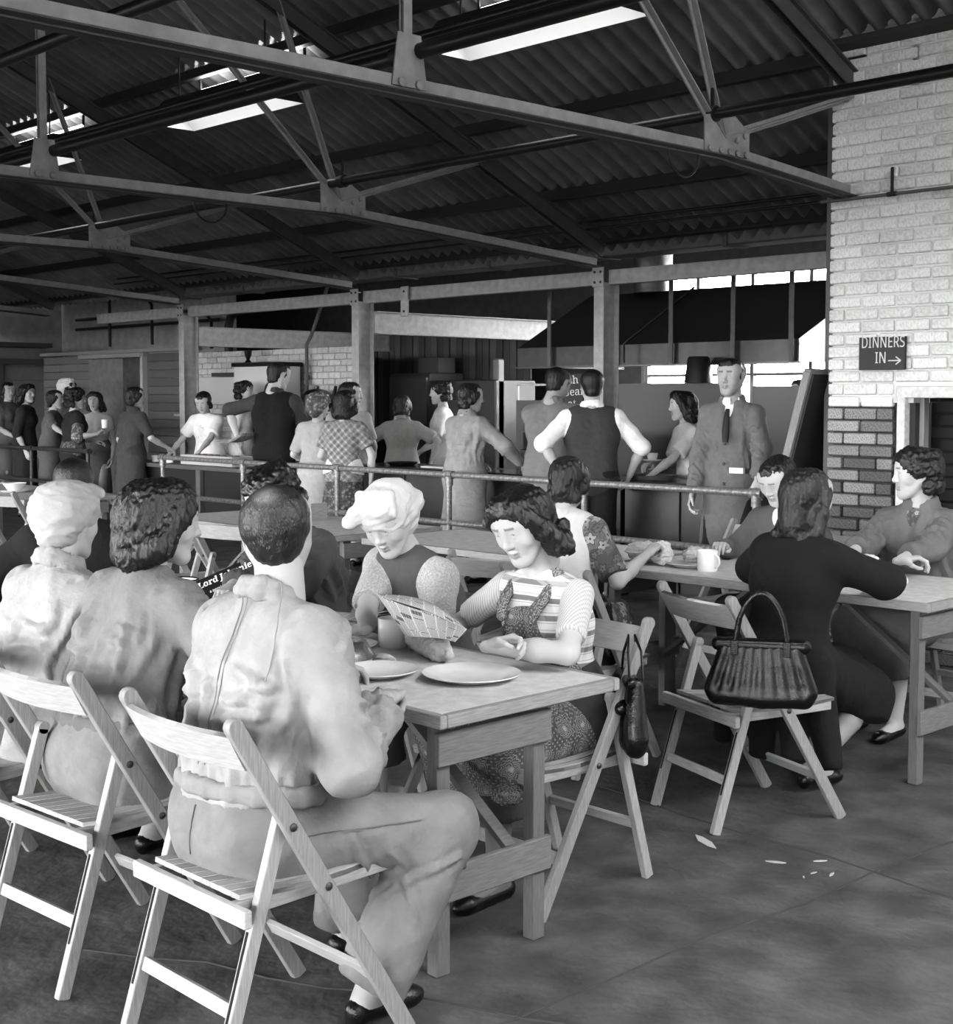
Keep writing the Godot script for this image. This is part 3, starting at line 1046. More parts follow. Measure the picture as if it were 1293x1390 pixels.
func torso(P: Vector3, W: Vector3, Ch: Vector3, NB: Vector3, sh: Dictionary, R: Vector3, F: Vector3, u: Vector3, k: float, bulk: float, male: bool, t: float, sit: bool) -> Array:
	var b := []
	var m := (1.0 if male else .90) * k * bulk
	var x := (1.0 if male else .86) * k * bulk
	var bx: float = box_fit
	b.append(bn(NB - u * .025 * k, sh.r, .056 * m + t, .055 * m + t, .05))
	b.append(bn(NB - u * .025 * k, sh.l, .056 * m + t, .055 * m + t, .05))
	if t > 0.0:      # cloth lies flat across the back and the front
		b.append(bn(NB - u * .085 * k, Ch, .088 * m + t, .098 * m + t, .03))
		b.append(bn(Ch, W, .098 * m + t, .090 * m + t + bx, .03))
		b.append(bn(W, P, .090 * m + t + bx, (.112 if male else .124) * k * bulk + t, .03))
	for sg in [-1.0, 1.0]:
		b.append(bn(NB - u * .085 * k + R * (.078 * x * sg), Ch + R * (.085 * x * sg), .088 * m + t, .100 * m + t, .05))
		b.append(bn(Ch + R * (.085 * x * sg), W + R * (.062 * x * sg), .100 * m + t, .092 * m + t + bx, .06))
		b.append(bn(W + R * (.062 * x * sg), P + R * (.075 * x * sg), .092 * m + t + bx, (.112 if male else .128) * k * bulk + t, .05))
		if not male:
			b.append(bn(Ch + F * (.072 * k) + R * (.068 * sg * k) + u * .02, Ch + F * (.078 * k) + R * (.066 * sg * k) + u * .005, .050 * k + t, .050 * k + t, .04))
	if sit:
		b.append(bn(P + V(-.07, -.005, .03), P + V(.07, -.005, .03), .105 * k + t, .105 * k + t, .05))
	return b

func build_people() -> void:
	for q in people:
		var s: Dictionary = q.s
		var root: Transform3D = q.root
		var o := Node3D.new()
		o.name = "person"
		o.transform = root
		o.set_meta("label", s.label); o.set_meta("category", "person")
		if s.has("group"): o.set_meta("group", s.group)
		add_child(o, true)
		var skin: float = s.get("skin", .36)
		var body: MB = q.body.out
		var male: bool = s.get("male", false)
		var sc := Color(skin, skin, skin)
		for i in body.c.size():
			body.c[i] = sc
		if s.has("stock"):
			for i in body.c.size():
				if body.v[i].y < .5: body.c[i] = Color(s.stock, s.stock, s.stock)
		var hx := Transform3D((q.hb as Basis).scaled_local(V(1, 1, 1) * q.hs), q.H)
		body.add(heads["m" if male else "f"], hx, sc)
		for w in ["r", "l"]:
			var pose: String = s.get(w + "p", "relaxed")
			var fo: Vector3 = s[w + "d"] if s.has(w + "d") else (q.wr[w] - q.el[w]).normalized()
			var hup: Vector3 = s.get(w + "u", V(0, 1, 0) if absf(fo.y) < .8 else V(1.0 if w == "r" else -1.0, 0, .2))
			var z := -fo
			var y := (hup - z * z.dot(hup)).normalized()
			var xx := y.cross(z)
			var bs := Basis(xx, y, z).scaled_local(V(1, 1, 1) * (1.0 if male else .92))
			if w == "l": bs = bs.scaled_local(V(-1, 1, 1))
			body.add(hands[pose], Transform3D(bs, q.wr[w] + fo * .012), sc)
		put(o, "body", body.mesh(), skin_mat)
		if s.has("hair"):
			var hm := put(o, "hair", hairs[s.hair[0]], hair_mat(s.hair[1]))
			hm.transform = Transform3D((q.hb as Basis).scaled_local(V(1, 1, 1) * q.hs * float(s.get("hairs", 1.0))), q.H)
		if s.has("scarf"):
			var hm := put(o, "headscarf", hairs[s.scarf[0]], cloth_mat(s.scarf[1], s.scarf[2] if s.scarf.size() > 2 else "cloth"))
			hm.transform = Transform3D((q.hb as Basis).scaled_local(V(1, 1, 1) * q.hs), q.H)
		for p in q.parts:
			var m: MB = p.job.out
			put(o, p.name, m.mesh(), cloth_mat(p.g.c, p.g.get("m", "cloth")))
			for sm in p.g.get("seams", []):
				seam(o, m, sm, p.g.c)
		s.node = o

# A stitched seam: each point of the line is moved along its direction until it meets the cloth.
func seam(o: Node3D, m: MB, s: Array, g: float) -> void:
	var pts: Array = s[0]
	var dir: Vector3 = (s[1] as Vector3).normalized()
	var n := 26
	var line := []
	for i in n + 1:
		var t := float(i) / n * (pts.size() - 1)
		var k := mini(int(t), pts.size() - 2)
		var p: Vector3 = (pts[k] as Vector3).lerp(pts[k + 1], t - k)
		var best := INF
		var hit := p
		for v in m.v:
			var w := v - p
			var al := w.dot(dir)
			var lat := (w - dir * al).length_squared()
			if lat < .0004 and al + lat * 40.0 < best:
				best = al + lat * 40.0
				hit = p + dir * (al - .001)
		if best < INF: line.append(hit)
	if line.size() < 4: return
	for r in 2:
		var sm := line.duplicate()
		for i in range(1, line.size() - 1):
			sm[i] = (line[i - 1] + line[i] * 2.0 + line[i + 1]) * .25
		line = sm
	put(o, "seam", MB.new().tube(line, .0019, 5, true).mesh(), cloth_mat(g * .90, "cloth"))

func put(parent: Node3D, called: String, m: Mesh, mat: Material, at := Transform3D.IDENTITY) -> MeshInstance3D:
	var o := MeshInstance3D.new()
	o.name = called
	o.mesh = m
	o.material_override = mat
	o.transform = at
	parent.add_child(o, true)
	return o

func make_protos() -> Dictionary:
	var p := {}
	p.hf = job(head_bones(false), .0040)
	p.hm = job(head_bones(true), .0040)
	for a in [["relaxed", .42, .4], ["flat", .12, .1], ["grip", .78, .9], ["hold", .55, .9]]:
		p["hand_" + a[0]] = job(hand_bones(a[1], a[2]), .0036)
	for st in ["bob", "curls", "long", "short", "fluffy", "man", "slick", "balding", "roll"]:
		var amp: float = {"bob": .007, "curls": .009, "long": .005, "short": .006, "fluffy": .007, "man": .004, "slick": .002, "balding": .003, "roll": .006}[st]
		p["hair_" + st] = job(hair_bones(st), .0056, curl, amp, {"slick": V(1.5, .3, .3), "curls": V(1, 1, 1), "fluffy": V(2.0, .55, 2.0)}.get(st, V(1.7, .45, 1.7)))
	for st in ["turban", "cap", "snood"]:
		p["hair_" + st] = job(scarf_bones(st), .0060, fold, .008, V(2.2, 5, 2.2))
	return p

func keep_protos(p: Dictionary) -> void:
	heads = {"f": finish_head(p.hf.out, false), "m": finish_head(p.hm.out, true)}
	for k: String in p:
		if k.begins_with("hand_"): hands[k.substr(5)] = p[k].out
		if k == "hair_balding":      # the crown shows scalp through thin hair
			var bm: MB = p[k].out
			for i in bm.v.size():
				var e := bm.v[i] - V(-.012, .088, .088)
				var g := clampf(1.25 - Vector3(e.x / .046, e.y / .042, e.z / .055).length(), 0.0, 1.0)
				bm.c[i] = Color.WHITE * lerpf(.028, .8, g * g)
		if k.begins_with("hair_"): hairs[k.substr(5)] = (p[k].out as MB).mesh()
# ---------------------------------------------------------------- objects, parts and the setting
func tag(o: Node3D, label: String, category: String, group := "", kind := "") -> Node3D:
	o.set_meta("label", label)
	if category: o.set_meta("category", category)
	if group: o.set_meta("group", group)
	if kind: o.set_meta("kind", kind)
	return o

func thing(called: String, label: String, category: String, at := Vector3.ZERO, turn := 0.0, group := "") -> Node3D:
	var o := Node3D.new()
	o.name = called
	o.position = at
	o.rotation.y = deg_to_rad(turn)
	add_child(o, true)
	return tag(o, label, category, group)

func part(parent: Node3D, called: String, b: MB, m: Material) -> MeshInstance3D:
	return put(parent, called, b.mesh(), m)

func struct(called: String, label: String, b: MB, m: Material) -> Node3D:
	var o: Node3D
	if b:
		o = put(self, called, b.mesh(), m)
	else:
		o = Node3D.new(); o.name = called; add_child(o, true)
	return tag(o, label, "", "", "structure")

func copy(o: Node3D, label: String, at: Vector3, turn: float) -> Node3D:
	var c: Node3D = o.duplicate()
	c.name = o.name.rstrip("0123456789").trim_suffix("_") + "_%03d" % (get_child_count() % 1000)
	add_child(c, true)
	c.position = at
	var sc := c.scale
	c.rotation = Vector3(0, deg_to_rad(turn), 0)
	c.scale = sc
	c.set_meta("label", label)
	return c

func words(parent: Node3D, text: String, size: float, m: Material, at: Transform3D, called := "lettering", font := "Droid Sans", bold := 400, italic := false) -> MeshInstance3D:
	var f := SystemFont.new()
	f.font_names = PackedStringArray([font])
	f.font_weight = bold
	f.font_italic = italic
	var t := TextMesh.new()
	t.text = text
	t.font = f
	t.font_size = 48
	t.pixel_size = size / 48.0
	t.depth = .002
	t.horizontal_alignment = HORIZONTAL_ALIGNMENT_LEFT
	t.vertical_alignment = VERTICAL_ALIGNMENT_BOTTOM
	return put(parent, called, t, m, at)
func _ready() -> void:
	# camera
	var cam := Camera3D.new()
	cam.name = "camera"
	cam.position = Vector3(0, 1.6, 0)
	cam.rotation = Vector3(-atan(112.0 / 1870.0), deg_to_rad(46.16), 0)
	cam.projection = Camera3D.PROJECTION_FRUSTUM
	cam.near = .05
	cam.far = 100.0
	cam.size = 1390.0 / 1870.0 * .05
	cam.frustum_offset = Vector2(0, -45.0 / 1870.0 * .05)
	cam.current = true
	add_child(cam)
	# sky and exposure
	var we := WorldEnvironment.new()
	we.name = "world"
	var env := Environment.new()
	env.background_mode = Environment.BG_SKY
	var sky := Sky.new()
	var sm := ProceduralSkyMaterial.new()
	sm.sky_top_color = Color(.72, .72, .72)
	sm.sky_horizon_color = Color(.86, .86, .86)
	sm.ground_bottom_color = Color(.3, .3, .3)
	sm.ground_horizon_color = Color(.5, .5, .5)
	sm.sky_energy_multiplier = 7.0
	sm.ground_energy_multiplier = 3.0
	sky.sky_material = sm
	env.sky = sky
	env.tonemap_mode = Environment.TONE_MAPPER_LINEAR
	env.tonemap_exposure = .62
	env.sdfgi_enabled = true
	env.ssao_enabled = true
	env.ssil_enabled = true
	we.environment = env
	add_child(we)
	# daylight in the big canteen windows behind the camera: one soft light per window opening
	for i in 8:
		var a := AreaLight3D.new()
		a.name = "window_daylight"
		a.area_size = Vector2(2.4, 1.7)
		a.light_energy = 6.0
		a.area_range = 60.0
		a.shadow_enabled = true
		a.position = V(-19.3 + 2.6 * i, 1.83, 4.65)
		a.rotation = V(0, 0, 0)
		add_child(a, true)
	for i in 3:
		var a := AreaLight3D.new()
		a.name = "kitchen_daylight"
		a.area_size = Vector2(1.9, 1.5)
		a.light_energy = 3.0
		a.area_range = 60.0
		a.shadow_enabled = true
		a.position = V(-10.0 + 2.1 * i, 2.3, -13.6)
		a.rotation = V(0, PI, 0)
		add_child(a, true)
	skin_mat = surf(1.0, .62).duplicate()
	skin_mat.vertex_color_use_as_albedo = true
	fold.seed = 3; fold.frequency = 3.0; fold.fractal_octaves = 2; fold.fractal_type = FastNoiseLite.FRACTAL_RIDGED; fold.noise_type = FastNoiseLite.TYPE_SIMPLEX_SMOOTH
	curl.seed = 8; curl.frequency = 34.0; curl.fractal_octaves = 2; curl.noise_type = FastNoiseLite.TYPE_SIMPLEX_SMOOTH
	# the big structure, then what stands in it
	build_setting()
	build_trusses()
	build_services()
	build_furniture()
	var protos := make_protos()
	cast()
	run_jobs()
	keep_protos(protos)
	build_people()
	build_tableware()
	build_bags()
	held_things()
# ---------------------------------------------------------------- the setting
func roof_y(z: float) -> float:      # underside of the sheets
	return 3.08 + .44 * (z + 9.2) if z < -4.0 else 3.08 + .44 * (-8.0 - z + 9.2)

func build_setting() -> void:
	var floor_mat := surf(.34, .75, noise_tex("floor", .006, .55, 1.0, 6, 71, 1024), V(.55, .55, .55), noise_tex("floor_n", .06, 0, 0, 4, 72, 512, 3.0), .35)
	var fl := MB.new().box(V(-10.2, -.10, -4.5), V(25.6, .2, 20.0), Basis.IDENTITY, .001)
	var fo := struct("floor", "dark worn concrete canteen floor with pale flecks", fl, floor_mat)
	# old joints in the screed: shallow proud strips of darker filler
	var jm := surf(.2, .9)
	for j in [[V(-3.6, 0, -1.9), V(-1.2, 0, -3.1)], [V(-5.4, 0, -4.35), V(-1.0, 0, -4.0)], [V(-2.5, 0, -1.2), V(-2.2, 0, -7.0)]]:
		var b := MB.new()
		var d: Vector3 = j[1] - j[0]
		var path := []
		for i in 15:
			path.append(j[0] + d * (i / 14.0) + V(sin(i * 2.3) * .02, .0005, cos(i * 1.7) * .02))
		b.tube(path, .004, 4)
		part(fo, "crack", b, jm)
	var pale := surf(.80, .9, noise_tex("fine", .008, .94, 1.0, 3, 3), V(3, 3, 3))
	# --- the wall with the DINNERS sign: painted brick above, bare brick below
	build_brick_wall()
	# --- end wall and its doors
	var wm := surf(.62, .85, noise_tex("paint", .012, .84, 1.0, 5, 9), V(.6, .6, .6))
	var dull := surf(.40, .8, noise_tex("paint", .012, .84, 1.0, 5, 9), V(.6, .6, .6))
	struct("wall_end", "plain grey end wall behind the queue at the far left", MB.new().box(V(-20.75, 1.18, -2.8), V(.3, 2.36, 15.0)), dull)
	struct("wall_end_upper", "pale upper wall seen above the end partition", MB.new().box(V(-22.6, 2.9, -4.5), V(.3, 5.8, 19.0)), wm)
	struct("trim_end", "dark capping along the top of the end partition", MB.new().box(V(-20.58, 2.40, -2.8), V(.4, .07, 15.0)), surf(.2, .7))
	var d1 := struct("door_1", "grey panelled door with a dark frame in the end wall", null, null)
	part(d1, "door_leaf", MB.new().box(V(-20.57, 1.03, -10.0), V(.05, 2.06, .86)), dull)
	part(d1, "panel", MB.new().box(V(-20.54, 1.45, -10.0), V(.03, .8, .58), Basis.IDENTITY, .01), surf(.36, .8))
	part(d1, "panel", MB.new().box(V(-20.54, .55, -10.0), V(.03, .7, .58), Basis.IDENTITY, .01), surf(.36, .8))
	for z in [-9.50, -10.5]:
		part(d1, "door_frame", MB.new().box(V(-20.55, 1.05, z), V(.1, 2.14, .09)), surf(.24, .7))
	part(d1, "door_frame", MB.new().box(V(-20.55, 2.14, -10.0), V(.1, .09, 1.09)), surf(.24, .7))
	# --- low back wall of the kitchen: boarded shed with an open door, then white brick
	var shed := struct("wall_shed", "grey boarded store wall behind the queue", null, null)
	for i in 19:
		var y := .06 + .116 * i
		part(shed, "board", MB.new().box(V(-16.75, y, -10.22), V(1.3, .112, .03), Basis.IDENTITY, .006), surf(.34 + .02 * (i % 3), .75, noise_tex("grain", .02, .80, 1.0, 5, 5), V(1.1, 14, 14)))
		if i < 19:
			part(shed, "board", MB.new().box(V(-19.72, y, -10.22), V(1.6, .112, .03), Basis.IDENTITY, .006), surf(.42 + .02 * (i % 2), .75, noise_tex("grain", .02, .80, 1.0, 5, 5), V(1.1, 14, 14)))
	part(shed, "capping", MB.new().box(V(-18.3, 2.25, -10.22), V(4.5, .05, .12)), surf(.5, .6))
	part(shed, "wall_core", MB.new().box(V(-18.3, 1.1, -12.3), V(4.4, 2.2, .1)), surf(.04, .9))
	var d2 := struct("door_2", "pale store door standing ajar on a dark opening", null, null)
	part(d2, "door_leaf", MB.new().box(V(-18.45, 1.08, -10.17), V(1.0, 2.14, .045)), surf(.45, .75, noise_tex("paint", .012, .84, 1.0, 5, 9), V(1, 1, 1)))
	part(d2, "door_frame", MB.new().box(V(-17.40, 1.1, -10.18), V(.07, 2.2, .1)), surf(.62, .6))
	part(d2, "door_frame", MB.new().box(V(-18.3, 2.19, -10.18), V(1.9, .06, .1)), surf(.55, .6))
	var kw := struct("wall_kitchen", "white painted brick wall behind the tea counter", MB.new().box(V(-14.4, 1.09, -10.32), V(3.6, 2.18, .16)), surf(.6, .9))
	var bm := MB.new()
	var rs := RandomNumberGenerator.new()
	rs.seed = 4
	for r in 29:
		var x := -16.2 + (.117 if r % 2 else .0)
		while x < -12.65:
			var w := minf(.222, -12.6 - x)
			bm.col = Color.WHITE * rs.randf_range(.78, 1.0)
			bm.box(V(x + w * .5, .04 + r * .0755, -10.24 + rs.randf_range(-.002, .002)), V(w, .069, .03), Basis.IDENTITY, .006)
			x += .23
	var pb := surf(.80, .8, noise_tex("paint", .012, .84, 1.0, 5, 9), V(2, 2, 2)).duplicate()
	pb.vertex_color_use_as_albedo = true
	tag(part(kw, "brickwork", bm, pb), "white painted bricks too small to pick apart", "", "", "stuff")
	# --- back wall of the kitchen with its windows
	var back := surf(.40, .8, noise_tex("paint", .012, .84, 1.0, 5, 9), V(1, 1, 1))
	struct("wall_back", "dark back wall of the kitchen", MB.new().box(V(-16.9, 2.2, -13.75), V(11.4, 4.6, .2)), back)
	struct("wall_back_sill", "dark wall under the kitchen windows", MB.new().box(V(-7.9, .72, -13.75), V(6.6, 1.44, .2)), back)
	struct("wall_back_head", "dark wall over the kitchen windows", MB.new().box(V(-7.9, 4.0, -13.75), V(6.6, 1.6, .2)), back)
	struct("wall_kitchen_side", "side wall of the kitchen behind the brick wall", MB.new().box(V(-4.75, 1.9, -10.75), V(.2, 3.8, 6.0)), surf(.36, .8))
	var wn := 0
	for x in [-11.15, -10.35, -9.55, -8.75, -7.95, -7.15, -6.35, -5.55]:
		wn += 1
		var w := struct("window_%d" % wn, "bright metal framed kitchen window light", null, null)
		var fm := surf(.65, .5)
		var f := MB.new()
		for yy in [1.47, 1.86, 2.28, 2.72, 3.17]:
			f.box(V(x + .4, yy, -13.72), V(.8, .035, .05))
		part(w, "window_frame", f, fm)
		part(w, "mullion", MB.new().box(V(x, 2.32, -13.72), V(.05, 1.76, .07)), fm)
		var gm := StandardMaterial3D.new()
		gm.transparency = BaseMaterial3D.TRANSPARENCY_ALPHA
		gm.albedo_color = Color(.9, .9, .9, .08)
		gm.roughness = .02
		part(w, "pane", MB.new().box(V(x + .4, 2.32, -13.76), V(.76, 1.72, .006)), gm)
	# vertical boards of the dark partition in the middle of the kitchen
	var pt := struct("wall_partition", "dark vertical boarded partition in the kitchen", null, null)
	for i in 26:
		part(pt, "board", MB.new().box(V(-15.2 + i * .125, 1.25, -12.5 + .01 * (i % 2)), V(.118, 2.5, .03), Basis.IDENTITY, .008), surf(.27 + .05 * ((i * 7) % 3), .7, noise_tex("grain", .02, .80, 1.0, 5, 5), V(14, 1.1, 14)))
	# --- windows of the canteen behind the camera: they light the room
	struct("wall_window_sill", "low wall under the canteen windows", MB.new().box(V(-9.5, .45, 4.82), V(25.2, .9, .24)), wm)
	struct("wall_window_head", "wall over the canteen windows", MB.new().box(V(-9.5, 3.0, 4.82), V(25.2, .5, .24)), wm)
	for i in 9:
		wn += 1
		var x := -20.6 + 2.6 * i
		var w := struct("window_%d" % wn, "tall canteen window that lights the tables", null, null)
		var f := MB.new()
		f.box(V(x, 1.83, 4.8), V(.10, 1.86, .12))
		f.box(V(x + 1.3, 1.83, 4.8), V(.05, 1.86, .06))
		for yy in [1.5, 2.1]:
			f.box(V(x + 1.3, yy, 4.8), V(2.6, .035, .05))
		part(w, "window_frame", f, surf(.6, .6))
	struct("wall_right", "plain side wall beyond the right of the room", MB.new().box(V(2.6, 2.2, -1.4), V(.25, 5.2, 12.8)), wm)
	struct("ceiling_aisle", "low flat ceiling of the aisle by the canteen windows", MB.new().box(V(-10.2, 3.22, 3.1), V(25.6, .12, 4.0)), wm)
	build_roof()

func build_brick_wall() -> void:
	var core := struct("wall_right_brick", "brick wall, painted white above a bare brick dado", MB.new().box(V(-4.43, 3.4, -7.716), V(.56, 3.68, .2)).box(V(-.8, 3.44, -7.716), V(6.8, 3.6, .2)).box(V(-.8, .40, -7.74), V(6.8, .8, .2)).box(V(.2, 1.3, -7.74), V(4.8, 1.0, .2)), surf(.78, .9))
	part(core, "mortar", MB.new().box(V(-4.43, .78, -7.74), V(.56, 1.56, .2)), surf(.20, .95))
	var rs := RandomNumberGenerator.new()
	rs.seed = 11
	var shapes := []
	for i in 4:
		var b := MB.new().box(Vector3.ZERO, V(.222, .068, .04), Basis(V(0, 0, 1), rs.randf_range(-.006, .006)), .007 + .002 * i)
		shapes.append(b.mesh())
	var half := MB.new().box(Vector3.ZERO, V(.107, .068, .04), Basis.IDENTITY, .008).mesh()
	var white := []
	var bare := []
	for i in 4:
		white.append(surf(.85 + .02 * i, .75, noise_tex("limewash", .02, .80, 1.0, 5, 81), V(3 + i, 3, 3), noise_tex("brick_n", .05, 0, 0, 4, 82, 512, 6.0), .5))
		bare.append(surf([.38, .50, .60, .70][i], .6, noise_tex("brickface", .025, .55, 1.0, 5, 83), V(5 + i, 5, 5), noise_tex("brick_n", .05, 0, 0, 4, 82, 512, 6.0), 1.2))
	for r in 51:
		var y := .038 + r * .0765
		var painted_row := y > 1.56
		var x := -4.735
		var end := -3.62
		if r % 2: 
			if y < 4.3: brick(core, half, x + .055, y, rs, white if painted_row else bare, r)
			x += .1155
		while x < end:
			if not (y < 1.66 and y > .86 and x + .20 > -4.24) and y < roof_y(-7.6) + .25:
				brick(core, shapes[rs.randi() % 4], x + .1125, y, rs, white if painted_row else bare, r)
			elif y < 1.66 and y > .86 and x + .1 < -4.24:
				brick(core, half, x + .055, y, rs, white if painted_row else bare, r)
			x += .2295
	var far := MB.new()
	for r in 51:
		var y := .038 + r * .0765
		var x := -3.60 + (.115 if r % 2 else 0.0)
		while x < .6:
			if y > 1.66 or y < .80 or x > -2.3:
				far.box(V(x, y, -7.627), V(.222, .068, .04), Basis.IDENTITY, .008)
			x += .2295
	tag(part(core, "brickwork", far, white[1]), "white painted bricks beyond the edge of the picture", "", "", "stuff")
	# the hatch: plastered reveal, lintel, dark room behind
	var plaster := surf(.84, .8, noise_tex("limewash", .02, .80, 1.0, 5, 81), V(2, 2, 2))
	part(core, "lintel", MB.new().box(V(-3.2, 1.625, -7.63), V(2.1, .07, .10), Basis.IDENTITY, .006), plaster)
	part(core, "jamb", MB.new().box(V(-4.215, 1.23, -7.63), V(.055, .74, .10), Basis.IDENTITY, .006), plaster)
	part(core, "sill", MB.new().box(V(-3.2, .85, -7.63), V(2.1, .06, .16), Basis.IDENTITY, .006), plaster)
	part(core, "frame", MB.new().box(V(-4.155, 1.23, -7.72), V(.07, .74, .06)), surf(.5, .7))
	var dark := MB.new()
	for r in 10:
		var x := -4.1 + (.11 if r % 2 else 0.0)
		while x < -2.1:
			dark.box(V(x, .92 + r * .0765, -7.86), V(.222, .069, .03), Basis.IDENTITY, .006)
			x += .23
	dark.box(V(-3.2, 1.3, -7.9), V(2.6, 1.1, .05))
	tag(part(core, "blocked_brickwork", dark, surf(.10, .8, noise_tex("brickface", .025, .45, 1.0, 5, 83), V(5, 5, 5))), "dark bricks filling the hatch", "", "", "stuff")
	# stone lip where the roof meets the wall
	part(core, "flashing", MB.new().box(V(-4.2, roof_y(-7.6) - .03, -7.58), V(1.4, .05, .08), Basis(V(1, 0, 0), -.41)), surf(.2, .8))

func brick(core: Node3D, m: Mesh, x: float, y: float, rs: RandomNumberGenerator, pool: Array, r: int) -> void:
	var bare_row: bool = y < 1.56
	var pick := rs.randi() % 4
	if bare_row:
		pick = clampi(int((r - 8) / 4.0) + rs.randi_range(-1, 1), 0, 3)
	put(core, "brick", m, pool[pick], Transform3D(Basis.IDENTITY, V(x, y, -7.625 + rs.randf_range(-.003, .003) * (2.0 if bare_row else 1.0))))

func corrugated(width: float, length: float, pitch: float, amp: float) -> MB:
	var nu := int(width / pitch * 8.0) + 1
	var g := []
	for j in 2:
		for i in nu:
			g.append(V(width * i / (nu - 1) - width * .5, amp * cos(TAU * width * i / (nu - 1) / pitch), length * (j - .5)))
	return MB.new().sheet(g, .008, nu, 2)

func build_roof() -> void:
	var ce := struct("ceiling", "corrugated asbestos roof of overlapping sheets", null, null)
	var greys := []
	for i in 4:
		greys.append(surf(.42 + .035 * i, .9, noise_tex("asbestos", .010, .68, 1.0, 6, 91), V(.7 + .13 * i, .7, .5), noise_tex("floor_n", .06, 0, 0, 4, 72, 512, 3.0), .25))
	var rs := RandomNumberGenerator.new()
	rs.seed = 5
	var ends := [-4.02, -5.15, -6.33, -7.62, -8.58, -9.55]
	var sl := atan(.44)
	for side in 2:
		for r in 5:
			var z0: float = ends[r]
			var z1: float = ends[r + 1]
			if side == 1:
				z0 = -8.0 - z0; z1 = -8.0 - z1
			var ln := absf(z1 - z0) / cos(sl) + .16
			var m := corrugated(.915, ln, .1525, .033).mesh()
			var zm := (z0 + z1) * .5
			var tilt := sl if side == 0 else -sl
			tilt += .022 if side == 0 else -.022
			for i in 27:
				var x := -23.4 + i * .915
				if side == 1 and (x < -14.0 or r > 4): pass
				if side == 0 and r >= 3 and x > -4.4: continue
				put(ce, "roof_sheet", m, greys[rs.randi() % 4], Transform3D(Basis(V(1, 0, 0), -tilt), V(x, roof_y(zm) + .06 + rs.randf_range(-.003, .003), zm)))
	part(ce, "ridge_cap", MB.new().box(V(-10.5, 5.48, -4.0), V(26, .04, .5)), greys[0])
	# kitchen roof beyond the gutter
	part(ce, "kitchen_sheeting", MB.new().box(V(-13.4, 3.75, -11.7), V(18.0, .06, 4.7), Basis(V(1, 0, 0), .26)), surf(.5, .9))
	# purlins: dark angles along the roof
	var pm := surf(.13, .6, noise_tex("paint", .012, .84, 1.0, 5, 9), V(1, 1, 1))
	var n := 0
	for z in [-4.12, -5.2, -6.38, -7.66, -8.62, -2.8, -1.65, -.4]:
		n += 1
		var b := MB.new()
		var x1 := -4.5 if (z < -7.0) else 2.4
		var xm := (x1 - 23.5) * .5
		b.box(V(xm, roof_y(z) - .045, z), V(x1 + 23.5, .10, .012), Basis.IDENTITY, .002)
		b.box(V(xm, roof_y(z) - .09, z + .03), V(x1 + 23.5, .012, .07), Basis.IDENTITY, .002)
		var w: String = ["just under the ridge on the far slope", "upper of the far slope", "at the level of the ceiling lamps", "level with the top of the brick wall", "lowest, close above the eaves gutter", "highest of the near slope", "middle of the near slope", "lowest of the near slope"][n - 1]
		var pu := thing("roof_purlin", "long dark steel purlin carrying the roof sheets, " + w, "purlin", Vector3.ZERO, 0, "roof purlins")
		part(pu, "angle_bar", b, pm)

